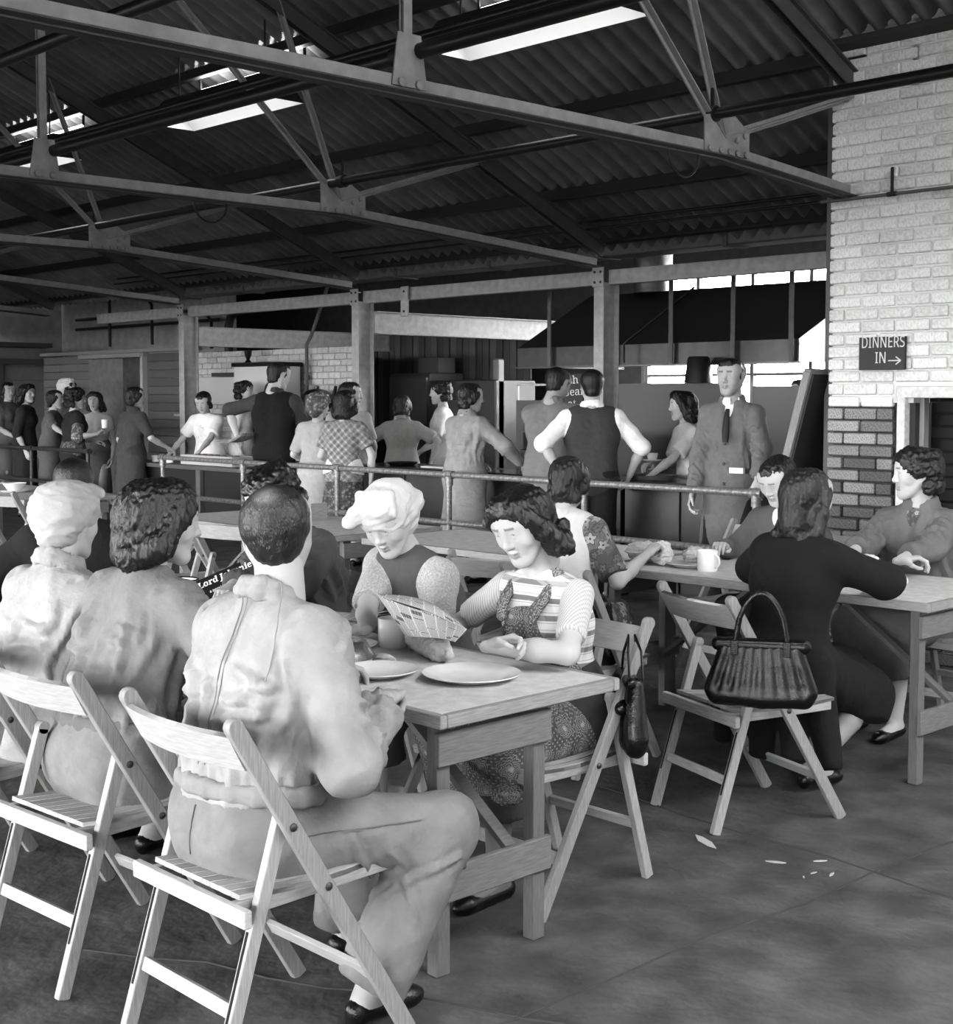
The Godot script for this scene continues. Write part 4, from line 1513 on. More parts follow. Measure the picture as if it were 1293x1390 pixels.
func build_trusses() -> void:
	var paint := steel(.52)
	var dark := steel(.20)
	var t := thing("roof_truss", "grey steel roof truss whose end is let into the white brick wall", "truss", V(-4.62, 0, 0), 0, "roof trusses")
	var pts := [V(0, 2.76, -9.12), V(0, 2.95, -6.3), V(0, 2.95, -1.7), V(0, 2.76, 1.1)]
	var ch := MB.new()
	for i in 3:
		ch.bar(pts[i] + V(.022, 0, 0), pts[i + 1] + V(.022, 0, 0), .012, .075, Vector3.UP)
		ch.bar(pts[i] + V(-.022, 0, 0), pts[i + 1] + V(-.022, 0, 0), .012, .075, Vector3.UP)
	part(t, "tie_chord", ch, paint)
	var fl := MB.new()
	for i in 3:
		fl.bar(pts[i] + V(.05, -.036, 0), pts[i + 1] + V(.05, -.036, 0), .062, .010, Vector3.UP)
		fl.bar(pts[i] + V(-.05, -.036, 0), pts[i + 1] + V(-.05, -.036, 0), .062, .010, Vector3.UP)
	part(t, "chord_flange", fl, dark)
	var apex := V(0, roof_y(-4.0) - .30, -4.0)
	var ev := V(0, roof_y(-9.2) - .22, -9.2)
	var ev2 := V(0, ev.y, 1.2)
	for e in [ev, ev2]:
		var r := MB.new()
		r.bar(e + V(.03, 0, 0), apex + V(.03, 0, 0), .012, .11, Vector3.UP)
		r.bar(e + V(-.03, 0, 0), apex + V(-.03, 0, 0), .012, .11, Vector3.UP)
		r.bar(e + V(0, .05, 0), apex + V(0, .05, 0), .13, .012, Vector3.UP)
		part(t, "rafter", r, steel(.28))
	part(t, "hanger", MB.new().bar(V(.0, 2.93, -4.0), apex, .055, .012, V(1, 0, 0)).bar(V(.022, 2.93, -4.0), apex + V(.022, 0, 0), .012, .05, V(0, 0, 1)), paint)
	var hp := part(t, "hanger_plate", MB.new().prism(PackedVector2Array([Vector2(-.10, -.03), Vector2(.10, -.03), Vector2(.065, .20), Vector2(-.065, .20)]), V(.034, 2.97, -4.0), Basis(V(0, 0, -1), V(0, 1, 0), V(1, 0, 0)), .008), paint)
	for s in [0, 1]:
		var mz := func(z: float) -> float: return z if s == 0 else -8.0 - z
		var g := V(0, 2.97, mz.call(-6.3))
		var mid := V(0, roof_y(-5.75) - .22, mz.call(-5.75))
		var low := V(0, roof_y(-7.75) - .24, mz.call(-7.75))
		for q in [[g + V(0, .05, 0), apex], [g + V(0, .06, 0), mid], [g + V(0, .05, 0), low]]:
			part(t, "strut", MB.new().bar(q[0], q[1], .012, .05, V(0, 0, 1)).bar(q[0] + V(.02, 0, 0), q[1] + V(.02, 0, 0), .045, .010, V(0, 0, 1)), paint)
		var dz := -1.0 if s == 0 else 1.0
		var gp := part(t, "gusset_plate", MB.new().prism(PackedVector2Array([Vector2(-.19, -.04), Vector2(.22, -.04), Vector2(.22, .10), Vector2(.06, .19), Vector2(-.19, .15)]), V(.034, 2.97, g.z), Basis(V(0, 0, dz), V(0, 1, 0), V(1, 0, 0)), .008), paint)
		for z in [-.15, -.05, .03, .10, .18]:
			part(gp, "bolt", MB.new().lathe([Vector2(0, .016), Vector2(.010, .016), Vector2(.018, .010), Vector2(.018, 0)], V(.04, 2.945, g.z + dz * z), 8, Basis(V(0, 0, 1), V(1, 0, 0), V(0, 1, 0))), paint)
		for z in [.10, .17]:
			part(gp, "bolt", MB.new().lathe([Vector2(0, .016), Vector2(.010, .016), Vector2(.018, .010), Vector2(.018, 0)], V(.04, 2.97 + z * .45, g.z + dz * z), 8, Basis(V(0, 0, 1), V(1, 0, 0), V(0, 1, 0))), paint)
	for z in [-.05, .05]:
		part(hp, "bolt", MB.new().lathe([Vector2(0, .018), Vector2(.012, .018), Vector2(.022, .010), Vector2(.022, 0)], V(.04, 2.955, -4.0 + z), 8, Basis(V(0, 0, 1), V(1, 0, 0), V(0, 1, 0))), paint)
	var lb := ["second roof truss from the brick wall, resting on the post left of the extractor hood", "third roof truss from the brick wall, over the patterned dress queue", "fourth roof truss from the brick wall, ending over the tea counter", "last roof truss, deep in the far left of the room", "roof truss nearest the window wall side, mostly out of sight above"]
	var xs := [-8.01, -11.40, -14.78, -18.17]
	for i in 4:
		copy(t, lb[i], V(xs[i], 0, 0), 0)
	# posts with bolted heads
	var po := thing("steel_post", "grey steel post beside the extractor hood and the two men at the counter", "post", V(-8.01, 0, -9.28), 0, "steel posts")
	part(po, "column", MB.new().box(V(0, 1.3, .10), V(.115, 2.6, .012)).box(V(0, 1.3, -.10), V(.115, 2.6, .012)).box(V(0, 1.3, 0), V(.010, 2.6, .2)), steel(.66))
	var hd := part(po, "head_plate", MB.new().box(V(0, 2.64, .115), V(.13, .17, .012)), steel(.66))
	for a in [-1, 1]:
		for b in [-1, 1]:
			part(hd, "bolt", MB.new().lathe([Vector2(0, .01), Vector2(.012, .008), Vector2(.012, 0)], V(.035 * a, 2.64 + .045 * b, .12), 8, Basis(V(1, 0, 0), V(0, 0, 1), V(0, -1, 0))), steel(.25))
	copy(po, "grey steel post at the left end of the serving opening", V(-11.40, 0, -9.28), 0)
	copy(po, "grey steel post farthest left, standing by the tea counter", V(-14.80, 0, -9.28), 0)
	# beam in bays between the posts
	var bl := ["grey channel beam over the kitchen hood, from post to brick wall", "grey channel beam over the middle serving opening", "grey channel beam over the tea counter", "short grey channel beam leading to the end wall"]
	var br := [[-7.95, -4.7], [-11.34, -8.07], [-14.74, -11.46], [-17.0, -14.86]]
	for i in 4:
		var x0: float = br[i][0]
		var x1: float = br[i][1]
		var be := thing("eaves_beam", bl[i], "beam", V((x0 + x1) * .5, 2.64, -9.24), 0, "channel beams on the posts")
		part(be, "channel", MB.new().box(Vector3.ZERO, V(x1 - x0, .125, .012)).box(V(0, .06, -.035), V(x1 - x0, .010, .07)).box(V(0, -.06, -.035), V(x1 - x0, .010, .07)), steel(.66))
	var pl := thing("fixing_plate", "short pale plate bolted across the middle beam", "plate", V(-10.63, 2.56, -9.20))
	var pp := part(pl, "plate", MB.new().box(Vector3.ZERO, V(.11, .30, .02)), steel(.70))
	for y in [-.10, .10]:
		part(pp, "bolt", MB.new().box(V(0, y, .014), V(.02, .02, .012)), steel(.12))
	# deep beam running back into the kitchen, and kitchen ducts
	var kb := thing("kitchen_beam", "pale deep beam running back into the kitchen from the left post", "beam", V(-11.36, 2.38, -11.5))
	part(kb, "channel", MB.new().box(Vector3.ZERO, V(.014, .24, 4.2)).box(V(.03, .115, 0), V(.07, .012, 4.2)).box(V(.03, -.115, 0), V(.07, .012, 4.2)), steel(.72))
	copy(kb, "pale deep beam running back from the far left post above the white brick wall", V(-14.76, 2.34, -11.5), 0)
	var du := thing("air_duct", "long jointed sheet metal duct above the serving opening", "duct", V(-10.5, 2.98, -9.75))
	part(du, "duct", MB.new().box(Vector3.ZERO, V(11.4, .22, .30), Basis.IDENTITY, .02), steel(.42))
	for i in 8:
		part(du, "joint_band", MB.new().box(V(-5.0 + 1.42 * i, 0, 0), V(.05, .25, .33), Basis.IDENTITY, .01), steel(.34))
	var gt := thing("eaves_gutter", "dark eaves gutter along the foot of the roof", "gutter", V(-13.8, 3.02, -9.42))
	part(gt, "gutter", MB.new().box(Vector3.ZERO, V(18.0, .12, .02)).box(V(0, -.06, .07), V(18.0, .02, .14)), surf(.12, .7))

func pipe_line(called: String, label: String, a: Vector3, b: Vector3, r: float, m: Material, clips: Array = [], clipname := "pipe_clip") -> Node3D:
	var o := thing(called, label, "pipe", (a + b) * .5)
	var c := o.position
	part(o, "tube", MB.new().tube([a - c, b - c], r, 12), m)
	for p in clips:
		var q: Vector3 = a.lerp(b, p) - c
		part(o, clipname, MB.new().tube([q - (b - a).normalized() * .03, q + (b - a).normalized() * .03], r * 1.35, 12).bar(q, q + V(0, .16, 0), .012, .02, (b - a).normalized()), surf(.08, .6))
	return o

func build_services() -> void:
	var black := surf(.07, .38, noise_tex("paint", .012, .84, 1.0, 5, 9), V(2, 2, 2))
	pipe_line("heating_pipe", "thick black heating pipe slung along the ridge line hangers", V(-22, 3.105, -4.06), V(2, 3.105, -4.06), .036, black, [.14, .30, .43, .58, .72, .86])
	pipe_line("heating_pipe", "black pipe beside the ridge line heating pipe, a little higher", V(-22, 3.20, -4.14), V(2, 3.20, -4.14), .022, black)
	pipe_line("heating_pipe", "thick black pipe hung above the gussets and crossing the white brick wall", V(-22, 3.12, -6.2), V(2, 3.14, -6.2), .033, black, [.15, .31, .44, .59, .725, .87])
	pipe_line("heating_pipe", "black pipe high at the upper left, nearer the windows", V(-22, 3.12, -2.85), V(2, 3.12, -2.85), .030, black, [.55, .62])
	pipe_line("heating_pipe", "black pipe at the top left corner, nearest of all", V(-22, 3.14, -2.45), V(2, 3.14, -2.45), .030, black, [.6])
	pipe_line("conduit", "thin grey conduit run level across the white brick wall", V(-4.78, 2.81, -7.57), V(-3.3, 2.81, -7.57), .011, surf(.30, .5), [.33])
	pipe_line("conduit", "pair of thin dark conduits under the lowest roof sheets, upper one", V(-16, 3.10, -9.0), V(-4.8, 3.10, -9.0), .014, black)
	pipe_line("conduit", "pair of thin dark conduits under the lowest roof sheets, lower one", V(-16, 3.03, -8.95), V(-4.8, 3.03, -8.95), .012, black)
	# pipes on the far left wall
	var fp := thing("wall_pipes", "dark pipes rising and bending on the pale upper wall", "pipe", Vector3.ZERO)
	for p in [[V(-21.5, 2.72, -11.3), V(-17.2, 2.72, -11.3)], [V(-21.5, 2.88, -11.3), V(-17.6, 2.88, -11.3), V(-17.4, 2.7, -11.3), V(-17.4, 2.3, -11.3)], [V(-20.2, 2.4, -11.2), V(-20.2, 3.6, -11.2)], [V(-18.9, 2.4, -11.2), V(-18.9, 3.0, -11.2), V(-19.4, 3.5, -11.2)]]:
		part(fp, "tube", MB.new().tube(p, .025, 8), surf(.10, .5))
	struct("wall_upper_far", "pale wall beyond the kitchen at the far left", MB.new().box(V(-19.9, 2.9, -11.6), V(5.2, 3.6, .15)), surf(.62, .85, noise_tex("paint", .012, .84, 1.0, 5, 9), V(.8, .8, .8)))
	var dp := thing("down_pipe", "thick dark flue pipe bending behind the far left post", "pipe", V(-15.9, 0, -10.6))
	part(dp, "tube", MB.new().tube([V(0, 0, 0), V(0, 2.55, 0), V(.06, 2.68, 0), V(.18, 2.74, 0), V(.6, 2.76, 0)], .06, 12), surf(.16, .5))
	var wp := thing("down_pipe", "slim pipe climbing the white kitchen wall then slanting up", "pipe", V(-13.55, 0, -10.15))
	part(wp, "tube", MB.new().tube([V(0, 0, 0), V(0, 2.22, 0), V(.1, 2.34, 0), V(.42, 2.9, 0)], .022, 8), surf(.32, .5))
	part(wp, "collar", MB.new().tube([V(0, 1.8, 0), V(0, 1.86, 0)], .034, 8), surf(.32, .5))
	# fluorescent lamps
	lamp_proto()
	# electric flex loops under the chords
	for w in [["dark flex looping under the truss let into the brick wall", V(-4.6, 2.90, -5.95)], ["dark flex looping under the second truss from the brick wall", V(-8.0, 2.90, -5.2)]]:
		var fx := thing("flex_loop", w[0], "cable", w[1])
		var path := []
		for i in 13:
			var a := PI * i / 12.0
			path.append(V(0, -.13 * sin(a), -.13 * cos(a)))
		part(fx, "cable", MB.new().tube(path, .007, 6), surf(.05, .5))
	# steel hangers over the counter that carry the hood
	for x in [[-7.55, "first"], [-6.55, "second"], [-5.55, "third"]]:
		pass

func lamp_proto() -> void:
	var wh := surf(.85, .4)
	var glow := StandardMaterial3D.new()
	glow.albedo_color = Color(.9, .9, .9)
	glow.emission_enabled = true
	glow.emission = Color(1, 1, 1)
	glow.emission_energy_multiplier = 16.0
	var lb := ["fluorescent trough lamp left of the nearest truss, brightest and nearest", "fluorescent trough lamp in the middle bay of the roof", "fluorescent trough lamp at the far left under the roof"]
	var xs := [-5.95, -9.30, -12.75]
	for i in 3:
		var o := thing("fluorescent_lamp", lb[i], "lamp", V(xs[i], 3.925, -6.15), 0, "fluorescent trough lamps")
		var outer := MB.new()
		var inner := MB.new()
		var L := .76
		for s in [-1.0, 1.0]:
			outer.face([V(-L, .10, .05 * s), V(L, .10, .05 * s), V(L, -.11, .24 * s), V(-L, -.11, .24 * s)], V(0, .5, s).normalized())
			inner.face([V(-L, .095, .046 * s), V(L, .095, .046 * s), V(L, -.11, .235 * s), V(-L, -.11, .235 * s)], V(0, -.5, -s).normalized())
		for e in [-L, L]:
			outer.face([V(e, .10, -.05), V(e, .10, .05), V(e, -.11, .24), V(e, -.11, -.24)], V(signf(e), 0, 0))
			inner.face([V(e * .998, .095, -.05), V(e * .998, .095, .05), V(e * .998, -.11, .235), V(e * .998, -.11, -.235)], V(-signf(e), 0, 0))
		outer.face([V(-L, .10, -.05), V(L, .10, -.05), V(L, .10, .05), V(-L, .10, .05)], V(0, 1, 0))
		inner.face([V(-L, .095, -.05), V(L, .095, -.05), V(L, .095, .05), V(-L, .095, .05)], V(0, -1, 0))
		part(o, "reflector_shell", outer, surf(.10, .5))
		part(o, "reflector_lining", inner, wh)
		part(o, "lamp_tube", MB.new().tube([V(-.72, -.01, 0), V(.72, -.01, 0)], .019, 10), glow)
		part(o, "upper_tube", MB.new().tube([V(-.70, .22, -.28), V(.70, .22, -.28)], .012, 10), glow)
		part(o, "bracket", MB.new().bar(V(-.72, .22, -.28), V(-.72, .36, -.28), .02, .02, V(1, 0, 0)).bar(V(-.72, .36, -.28), V(.72, .36, -.28), .02, .02, V(0, 1, 0)).bar(V(.72, .22, -.28), V(.72, .36, -.28), .02, .02, V(1, 0, 0)), surf(.1, .5))
		for x in [-.6, .6]:
			part(o, "hanger", MB.new().bar(V(x, .10, 0), V(x, .5, 0), .012, .012, V(1, 0, 0)), surf(.1, .5))
		var a := AreaLight3D.new()
		a.name = "lamp_light"
		a.area_size = Vector2(1.5, .2)
		a.light_energy = .8
		a.shadow_enabled = true
		a.area_range = 30.0
		a.rotation = V(-PI / 2, 0, 0)
		a.position = V(0, -.06, 0)
		o.add_child(a, true)
		var b := AreaLight3D.new()
		b.name = "upper_light"
		b.area_size = Vector2(1.4, .03)
		b.light_energy = 2.5
		b.shadow_enabled = true
		b.area_range = 30.0
		b.rotation = V(PI / 2, 0, 0)
		b.position = V(0, .24, -.28)
		o.add_child(b, true)
# ---------------------------------------------------------------- furniture
var chair0: Node3D
var chairs := 0

func make_chair() -> Node3D:      # a slatted folding chair; it faces -z, its base centre at the origin
	var o := thing("folding_chair", "", "chair", Vector3.ZERO, 0, "slatted wooden folding chairs")
	var pale := wood(.60, "y")
	var side := wood(.54, "y")
	for s in [-1.0, 1.0]:
		var up := MB.new()
		up.bar(V(s * .205, .0, -.25), V(s * .205, .835, .245), .022, .042, V(0, 0, 1), .004)
		up.lathe([Vector2(.0, .0115), Vector2(.019, .0115), Vector2(.021, .008), Vector2(.021, -.008), Vector2(.019, -.0115), Vector2(0, -.0115)], V(s * .205, .835, .245), 12, Basis(V(0, 1, 0), V(1, 0, 0), V(0, 0, -1)))
		var upm := part(o, "upright", up, side)
		part(upm, "bolt", MB.new().lathe([Vector2(0, .007), Vector2(.006, .006), Vector2(.010, .002), Vector2(.010, 0)], V(s * .2165, .425, .0), 8, Basis(V(0, 0, 1), V(s, 0, 0), V(0, 1, 0))), surf(.22, .4, null, V(1, 1, 1), null, 1.0, .6))
		part(upm, "bolt", MB.new().lathe([Vector2(0, .007), Vector2(.006, .006), Vector2(.010, .002), Vector2(.010, 0)], V(s * .2165, .585, .098), 8, Basis(V(0, 0, 1), V(s, 0, 0), V(0, 1, 0))), surf(.22, .4, null, V(1, 1, 1), null, 1.0, .6))
		var lg := MB.new()
		lg.bar(V(s * .180, .0, .285), V(s * .180, .615, .10), .024, .036, V(0, 0, 1), .004)
		lg.lathe([Vector2(.0, .012), Vector2(.018, .012), Vector2(.018, -.012), Vector2(0, -.012)], V(s * .180, .615, .10), 10, Basis(V(0, 1, 0), V(1, 0, 0), V(0, 0, -1)))
		var rl := part(o, "rear_leg", lg, pale)
		part(rl, "leg_slot", MB.new().bar(V(s * .180, .14, .2435 + .0185), V(s * .180, .36, .1775 + .0185), .007, .003, V(0, 0, 1), .0005), surf(.05, .9))
		part(o, "seat_rail", MB.new().bar(V(s * .153, .415, -.235), V(s * .153, .405, .225), .022, .040, Vector3.UP, .003), wood(.62, "z"))
	# curved back rail let into the uprights
	var g := []
	for j in 2:
		for i in 11:
			var u := i / 10.0 * 2.0 - 1.0
			g.append(V(u * .20, .735 + .082 * j, .208 + .0425 * j + .028 * (1.0 - u * u)))
	part(o, "back_rail", MB.new().sheet(g, .014, 11, 2), wood(.64, "x"))
	for i in 9:
		var x := -.148 + .037 * i
		var sl := MB.new()
		var prof := []
		for j in 2:
			for q in 7:
				var z := lerpf(-.245, .205, q / 6.0)
				prof.append(V(x + .0165 * (1 - 2 * j), .436 - .016 * sin(PI * (q / 6.0)) , z))
		sl.sheet(prof, .012, 7, 2)
		part(o, "seat_slat", sl, wood([.64, .58, .67][(i * 2) % 3], "z"))
	part(o, "rear_rail", MB.new().box(V(0, .405, .222), V(.44, .042, .022), Basis.IDENTITY, .004), wood(.68, "x"))
	part(o, "front_rail", MB.new().box(V(0, .412, -.232), V(.30, .034, .022), Basis.IDENTITY, .004), wood(.68, "x"))
	part(o, "stretcher", MB.new().box(V(0, .165, -.152), V(.40, .040, .016), Basis(V(1, 0, 0), .5), .003), wood(.62, "x"))
	part(o, "stretcher", MB.new().box(V(0, .185, .232), V(.35, .034, .016), Basis(V(1, 0, 0), -.3), .003), wood(.68, "x"))
	return o

func chair(label: String, x: float, z: float, turn: float) -> Node3D:
	if chair0 == null:
		chair0 = make_chair()
		chair0.scale = V(1.12, 1.03, 1.04)
		chair0.position = V(x, 0, z)
		chair0.rotation.y = deg_to_rad(turn)
		chair0.set_meta("label", label)
		return chair0
	return copy(chair0, label, V(x, 0, z), turn)

func table(label: String, x0: float, x1: float, z0: float, z1: float, y: float, legz := [.3, -.3]) -> Node3D:
	var xm := (x0 + x1) * .5
	var zm := (z0 + z1) * .5
	var o := thing("trestle_table", label, "table", V(xm, 0, zm), 0, "trestle tables")
	var L := x1 - x0
	var W := z1 - z0
	part(o, "tabletop", MB.new().box(V(0, y - .011, 0), V(L - .05, .022, W - .05), Basis.IDENTITY, .002), surf(.80, .55, noise_tex("table", .010, .84, 1.0, 6, 101, 1024), V(1.4, 1.4, 1.4), noise_tex("fine_n", .2, 0, 0, 2, 12, 256, 2.0), .2))
	var rim := wood(.58, "x")
	for s in [-1.0, 1.0]:
		part(o, "edging", MB.new().box(V(0, y - .019, s * (W * .5 - .0135)), V(L, .038, .027), Basis.IDENTITY, .004), rim)
		part(o, "edging", MB.new().box(V(s * (L * .5 - .0135), y - .019, 0), V(.027, .038, W - .054), Basis.IDENTITY, .004), wood(.56, "z"))
	var dk := wood(.40, "y", .7)
	for s in [-1.0, 1.0]:
		var xe: float = s * (L * .5 - .075)
		for t: float in legz:
			part(o, "leg", MB.new().box(V(xe, (y - .04) * .5, t), V(.045, y - .04, .05), Basis.IDENTITY, .004), dk)
		part(o, "apron", MB.new().box(V(xe + s * .030, y - .105, (legz[0] + legz[1]) * .5), V(.022, .095, legz[0] - legz[1] + .07), Basis.IDENTITY, .004), wood(.43, "z", .7))
		part(o, "stretcher", MB.new().box(V(xe + s * .030, .26, (legz[0] + legz[1]) * .5), V(.022, .10, legz[0] - legz[1] + .07), Basis.IDENTITY, .004), wood(.44, "z", .7))
		part(o, "brace", MB.new().bar(V(xe - s * .03, .28, 0), V(xe - s * .62, y - .05, 0), .045, .022, Vector3.UP, .003), wood(.42, "z", .7))
	part(o, "rail", MB.new().box(V(0, y - .065, 0), V(L - .3, .05, .022), Basis.IDENTITY, .003), wood(.42, "x", .7))
	return o

func plate(label: String, at: Vector3, r: float, tilt := Basis.IDENTITY, group := "white plates") -> Node3D:
	var o := thing("plate", label, "plate", at, 0, group)
	o.basis = tilt
	part(o, "dish", MB.new().lathe([Vector2(0, .006), Vector2(r * .62, .006), Vector2(r * .70, .010), Vector2(r * .97, .021), Vector2(r, .0225), Vector2(r, .0195), Vector2(r * .72, .006), Vector2(r * .60, .0), Vector2(0, .0)], Vector3.ZERO, 40), enamel(.88))
	return o

func mug(label: String, at: Vector3, r: float, h: float, turn: float, g := .90) -> Node3D:
	var o := thing("mug", label, "mug", at, turn, "white mugs")
	part(o, "cup", MB.new().lathe([Vector2(0, .008), Vector2(r * .9, .008), Vector2(r * .92, h * .5), Vector2(r * .94, h - .002), Vector2(r * .97, h), Vector2(r, h - .002), Vector2(r, .012), Vector2(r * .9, .0), Vector2(0, .0)], Vector3.ZERO, 28), enamel(g))
	var p := []
	for i in 11:
		var a := PI * i / 10.0 - PI * .5
		p.append(V(-r * .96 - cos(a) * h * .30, h * .52 + sin(a) * h * .30, 0))
	part(o, "handle", MB.new().tube(p, .0058, 8), enamel(g))
	return o

func crumple(bn_size: Vector3, sd: int, detail := 14) -> MB:   # crumpled paper: a faceted lump with sharp creases
	var m := MB.new()
	var ns := FastNoiseLite.new()
	ns.seed = sd; ns.frequency = 1.6; ns.fractal_octaves = 3; ns.noise_type = FastNoiseLite.TYPE_CELLULAR
	ns.cellular_return_type = FastNoiseLite.RETURN_DISTANCE
	var pts := []
	for j in detail + 1:
		for i in detail:
			var th := PI * j / detail
			var ph := TAU * i / detail
			var d := V(sin(th) * cos(ph), cos(th), sin(th) * sin(ph))
			var r := .72 + .55 * ns.get_noise_3dv(d * 1.4 + Vector3.ONE * sd) + .25
			var p := d * r * bn_size * .5
			p.y = maxf(p.y, -bn_size.y * .42)
			pts.append(p)
	for j in detail:
		for i in detail:
			var a: Vector3 = pts[j * detail + i]
			var b: Vector3 = pts[j * detail + (i + 1) % detail]
			var c: Vector3 = pts[(j + 1) * detail + (i + 1) % detail]
			var e: Vector3 = pts[(j + 1) * detail + i]
			for q in [[a, b, c], [a, c, e]]:
				var nn := ((q[1] - q[0]) as Vector3).cross(q[2] - q[0])
				if nn.length() < 1e-9: continue
				nn = nn.normalized()
				if nn.dot((q[0] + q[1] + q[2]) as Vector3) < 0.0: nn = -nn
				m.face(q, nn)
	return m

func paper_mat(g := .86) -> StandardMaterial3D:
	return surf(g, .85, noise_tex("limewash", .02, .80, 1.0, 5, 81), V(5, 5, 5))

func bag_shape(bones: Array, cell := .010, amp := .006, st := V(1, .3, 1)) -> MB:
	return nets(bones, cell, fold, amp, st)

func build_furniture() -> void:
	table("long trestle table with the newspaper readers, nearest to us", -5.10, -2.69, -3.19, -2.45, .745, [.31, -.07])
	table("trestle table behind, where the woman in the black coat sits", -4.50, -2.72, -5.98, -5.14, .762, [.36, -.04])
	table("trestle table with the white mug and paper wrappings on it", -6.34, -4.52, -5.98, -5.14, .762)
	table("trestle table behind the balding man, two chairs tucked at it", -8.62, -6.62, -6.05, -5.14, .75)
	table("trestle table at the far left with a bottle and bowl", -12.9, -10.72, -6.05, -5.14, .75)
	chair("folding chair of the balding man in overalls", -2.80, -1.97, 0)
	chair("folding chair under the woman with loose dark hair and grey overall", -3.56, -1.96, 4)
	chair("folding chair under the woman in the pale headscarf at the left edge", -4.28, -1.95, 6)
	chair("folding chair of the smiling woman in the paisley apron", -3.06, -3.24, 180)
	chair("folding chair of the woman in the white cap", -3.92, -3.36, 180)
	chair("folding chair of the reader behind the balding man", -4.72, -3.45, 176)
	chair("folding chair with a large black handbag hung on it", -3.06, -4.40, -19)
	chair("folding chair with a black bag standing on its seat", -4.02, -4.50, 4)
	chair("folding chair of the woman in the white floral overall", -4.62, -4.72, 18)
	chair("folding chair of the woman half hidden by the black coat", -4.02, -6.30, 180)
	chair("folding chair of the woman who looks away on the right", -3.22, -6.30, 178)
	chair("empty folding chair across the table beyond the white mug", -4.62, -6.45, 172)
	chair("empty folding chair behind the balding man, left of the two", -7.62, -4.86, -8)
	chair("empty folding chair behind the balding man, right of the two", -6.98, -4.78, 10)
	chair("empty folding chair at the left edge by the bottle", -10.25, -4.9, 12)
	chair("folding chair of the man in the dark suit seen from behind", -5.50, -2.92, 75)
	build_rails()
	build_counter()
	build_kitchen()
	build_board()

func build_rails() -> void:
	var gal := surf(.62, .38, noise_tex("rust", .02, .45, 1.0, 5, 111), V(3, 3, 3), null, 1.0, .35)
	var o := thing("queue_rail", "long galvanised tube rail between the tables and the counter", "railing", V(-9.1, 0, -7.75))
	part(o, "top_rail", MB.new().tube([V(-3.80, .95, 0), V(3.74, .95, 0)], .0245, 14), gal)
	part(o, "lower_rail", MB.new().tube([V(-3.80, .55, 0), V(3.74, .55, 0)], .0245, 14), gal)
	for x in [-3.80, -2.3, -.8, .70, 2.2, 3.74]:
		part(o, "upright_tube", MB.new().tube([V(x, 0, 0), V(x, .95, 0)], .0245, 14), gal)
		part(o, "joint", MB.new().tube([V(x - .05, .95, 0), V(x + .05, .95, 0)], .034, 14).tube([V(x, .86, 0), V(x, .95, 0)], .033, 14).lathe([Vector2(0, -.04), Vector2(.028, -.028), Vector2(.04, 0), Vector2(.028, .028), Vector2(0, .04)], V(x, .95, 0), 14), gal)
		part(o, "foot_flange", MB.new().lathe([Vector2(.05, 0), Vector2(.05, .008), Vector2(.034, .014), Vector2(.03, .05)], V(x, 0, 0), 14), gal)
	var r := thing("queue_rail", "darker tube rail in front of the queue at the far left", "railing", V(-17.2, 0, -7.95))
	var dk := surf(.30, .45, noise_tex("rust", .02, .45, 1.0, 5, 111), V(3, 3, 3), null, 1.0, .3)
	part(r, "top_rail", MB.new().tube([V(-3, .95, 0), V(2.3, .95, 0)], .0245, 12), dk)
	part(r, "lower_rail", MB.new().tube([V(-3, .55, 0), V(2.3, .55, 0)], .0245, 12), dk)
	for x in [-2.0, .85, 2.3]:
		part(r, "upright_tube", MB.new().tube([V(x, 0, 0), V(x, .95, 0)], .0245, 12), dk)
		part(r, "joint", MB.new().tube([V(x - .045, .95, 0), V(x + .045, .95, 0)], .034, 12), dk)

func build_counter() -> void:
	var dark := surf(.17, .35, noise_tex("paint", .012, .84, 1.0, 5, 9), V(1, 1, 1))
	var top := surf(.20, .18, noise_tex("paint", .012, .84, 1.0, 5, 9), V(2, 2, 2))
	for c in [[-10.62, -8.86, "dark polished serving counter on the left, below the post"], [-8.84, -7.10, "dark serving counter where the man in white sleeves stands"], [-7.08, -5.95, "dark serving counter the woman leans her hand on"]]:
		var w: float = c[1] - c[0]
		var o := thing("serving_counter", c[2], "counter", V((c[0] + c[1]) * .5, 0, -8.70), 0, "serving counter sections")
		part(o, "worktop", MB.new().box(V(0, .915, 0), V(w, .045, .66), Basis.IDENTITY, .008), top)
		part(o, "body", MB.new().box(V(0, .47, -.02), V(w - .03, .84, .56), Basis.IDENTITY, .004), surf(.10, .5))
		for i in 2:
			part(o, "panel", MB.new().box(V((i - .5) * w * .5, .48, .268), V(w * .5 - .02, .80, .022), Basis.IDENTITY, .006), dark)
		part(o, "plinth", MB.new().box(V(0, .04, 0), V(w - .06, .08, .5), Basis.IDENTITY, .004), surf(.05, .6))
	var t := thing("tea_counter", "long tea counter with a pale worktop edge at the left", "counter", V(-13.2, 0, -8.72))
	part(t, "worktop", MB.new().box(V(0, .80, 0), V(3.6, .05, .62), Basis.IDENTITY, .006), surf(.30, .5))
	part(t, "front_panel", MB.new().box(V(0, .39, .22), V(3.5, .76, .03), Basis.IDENTITY, .006), surf(.10, .6))
	for x in [-1.7, -.1, 1.0, 1.72]:
		part(t, "leg", MB.new().box(V(x, .39, .26), V(.16 if x == 1.0 else .09, .78, .05), Basis.IDENTITY, .004), surf(.34, .7))

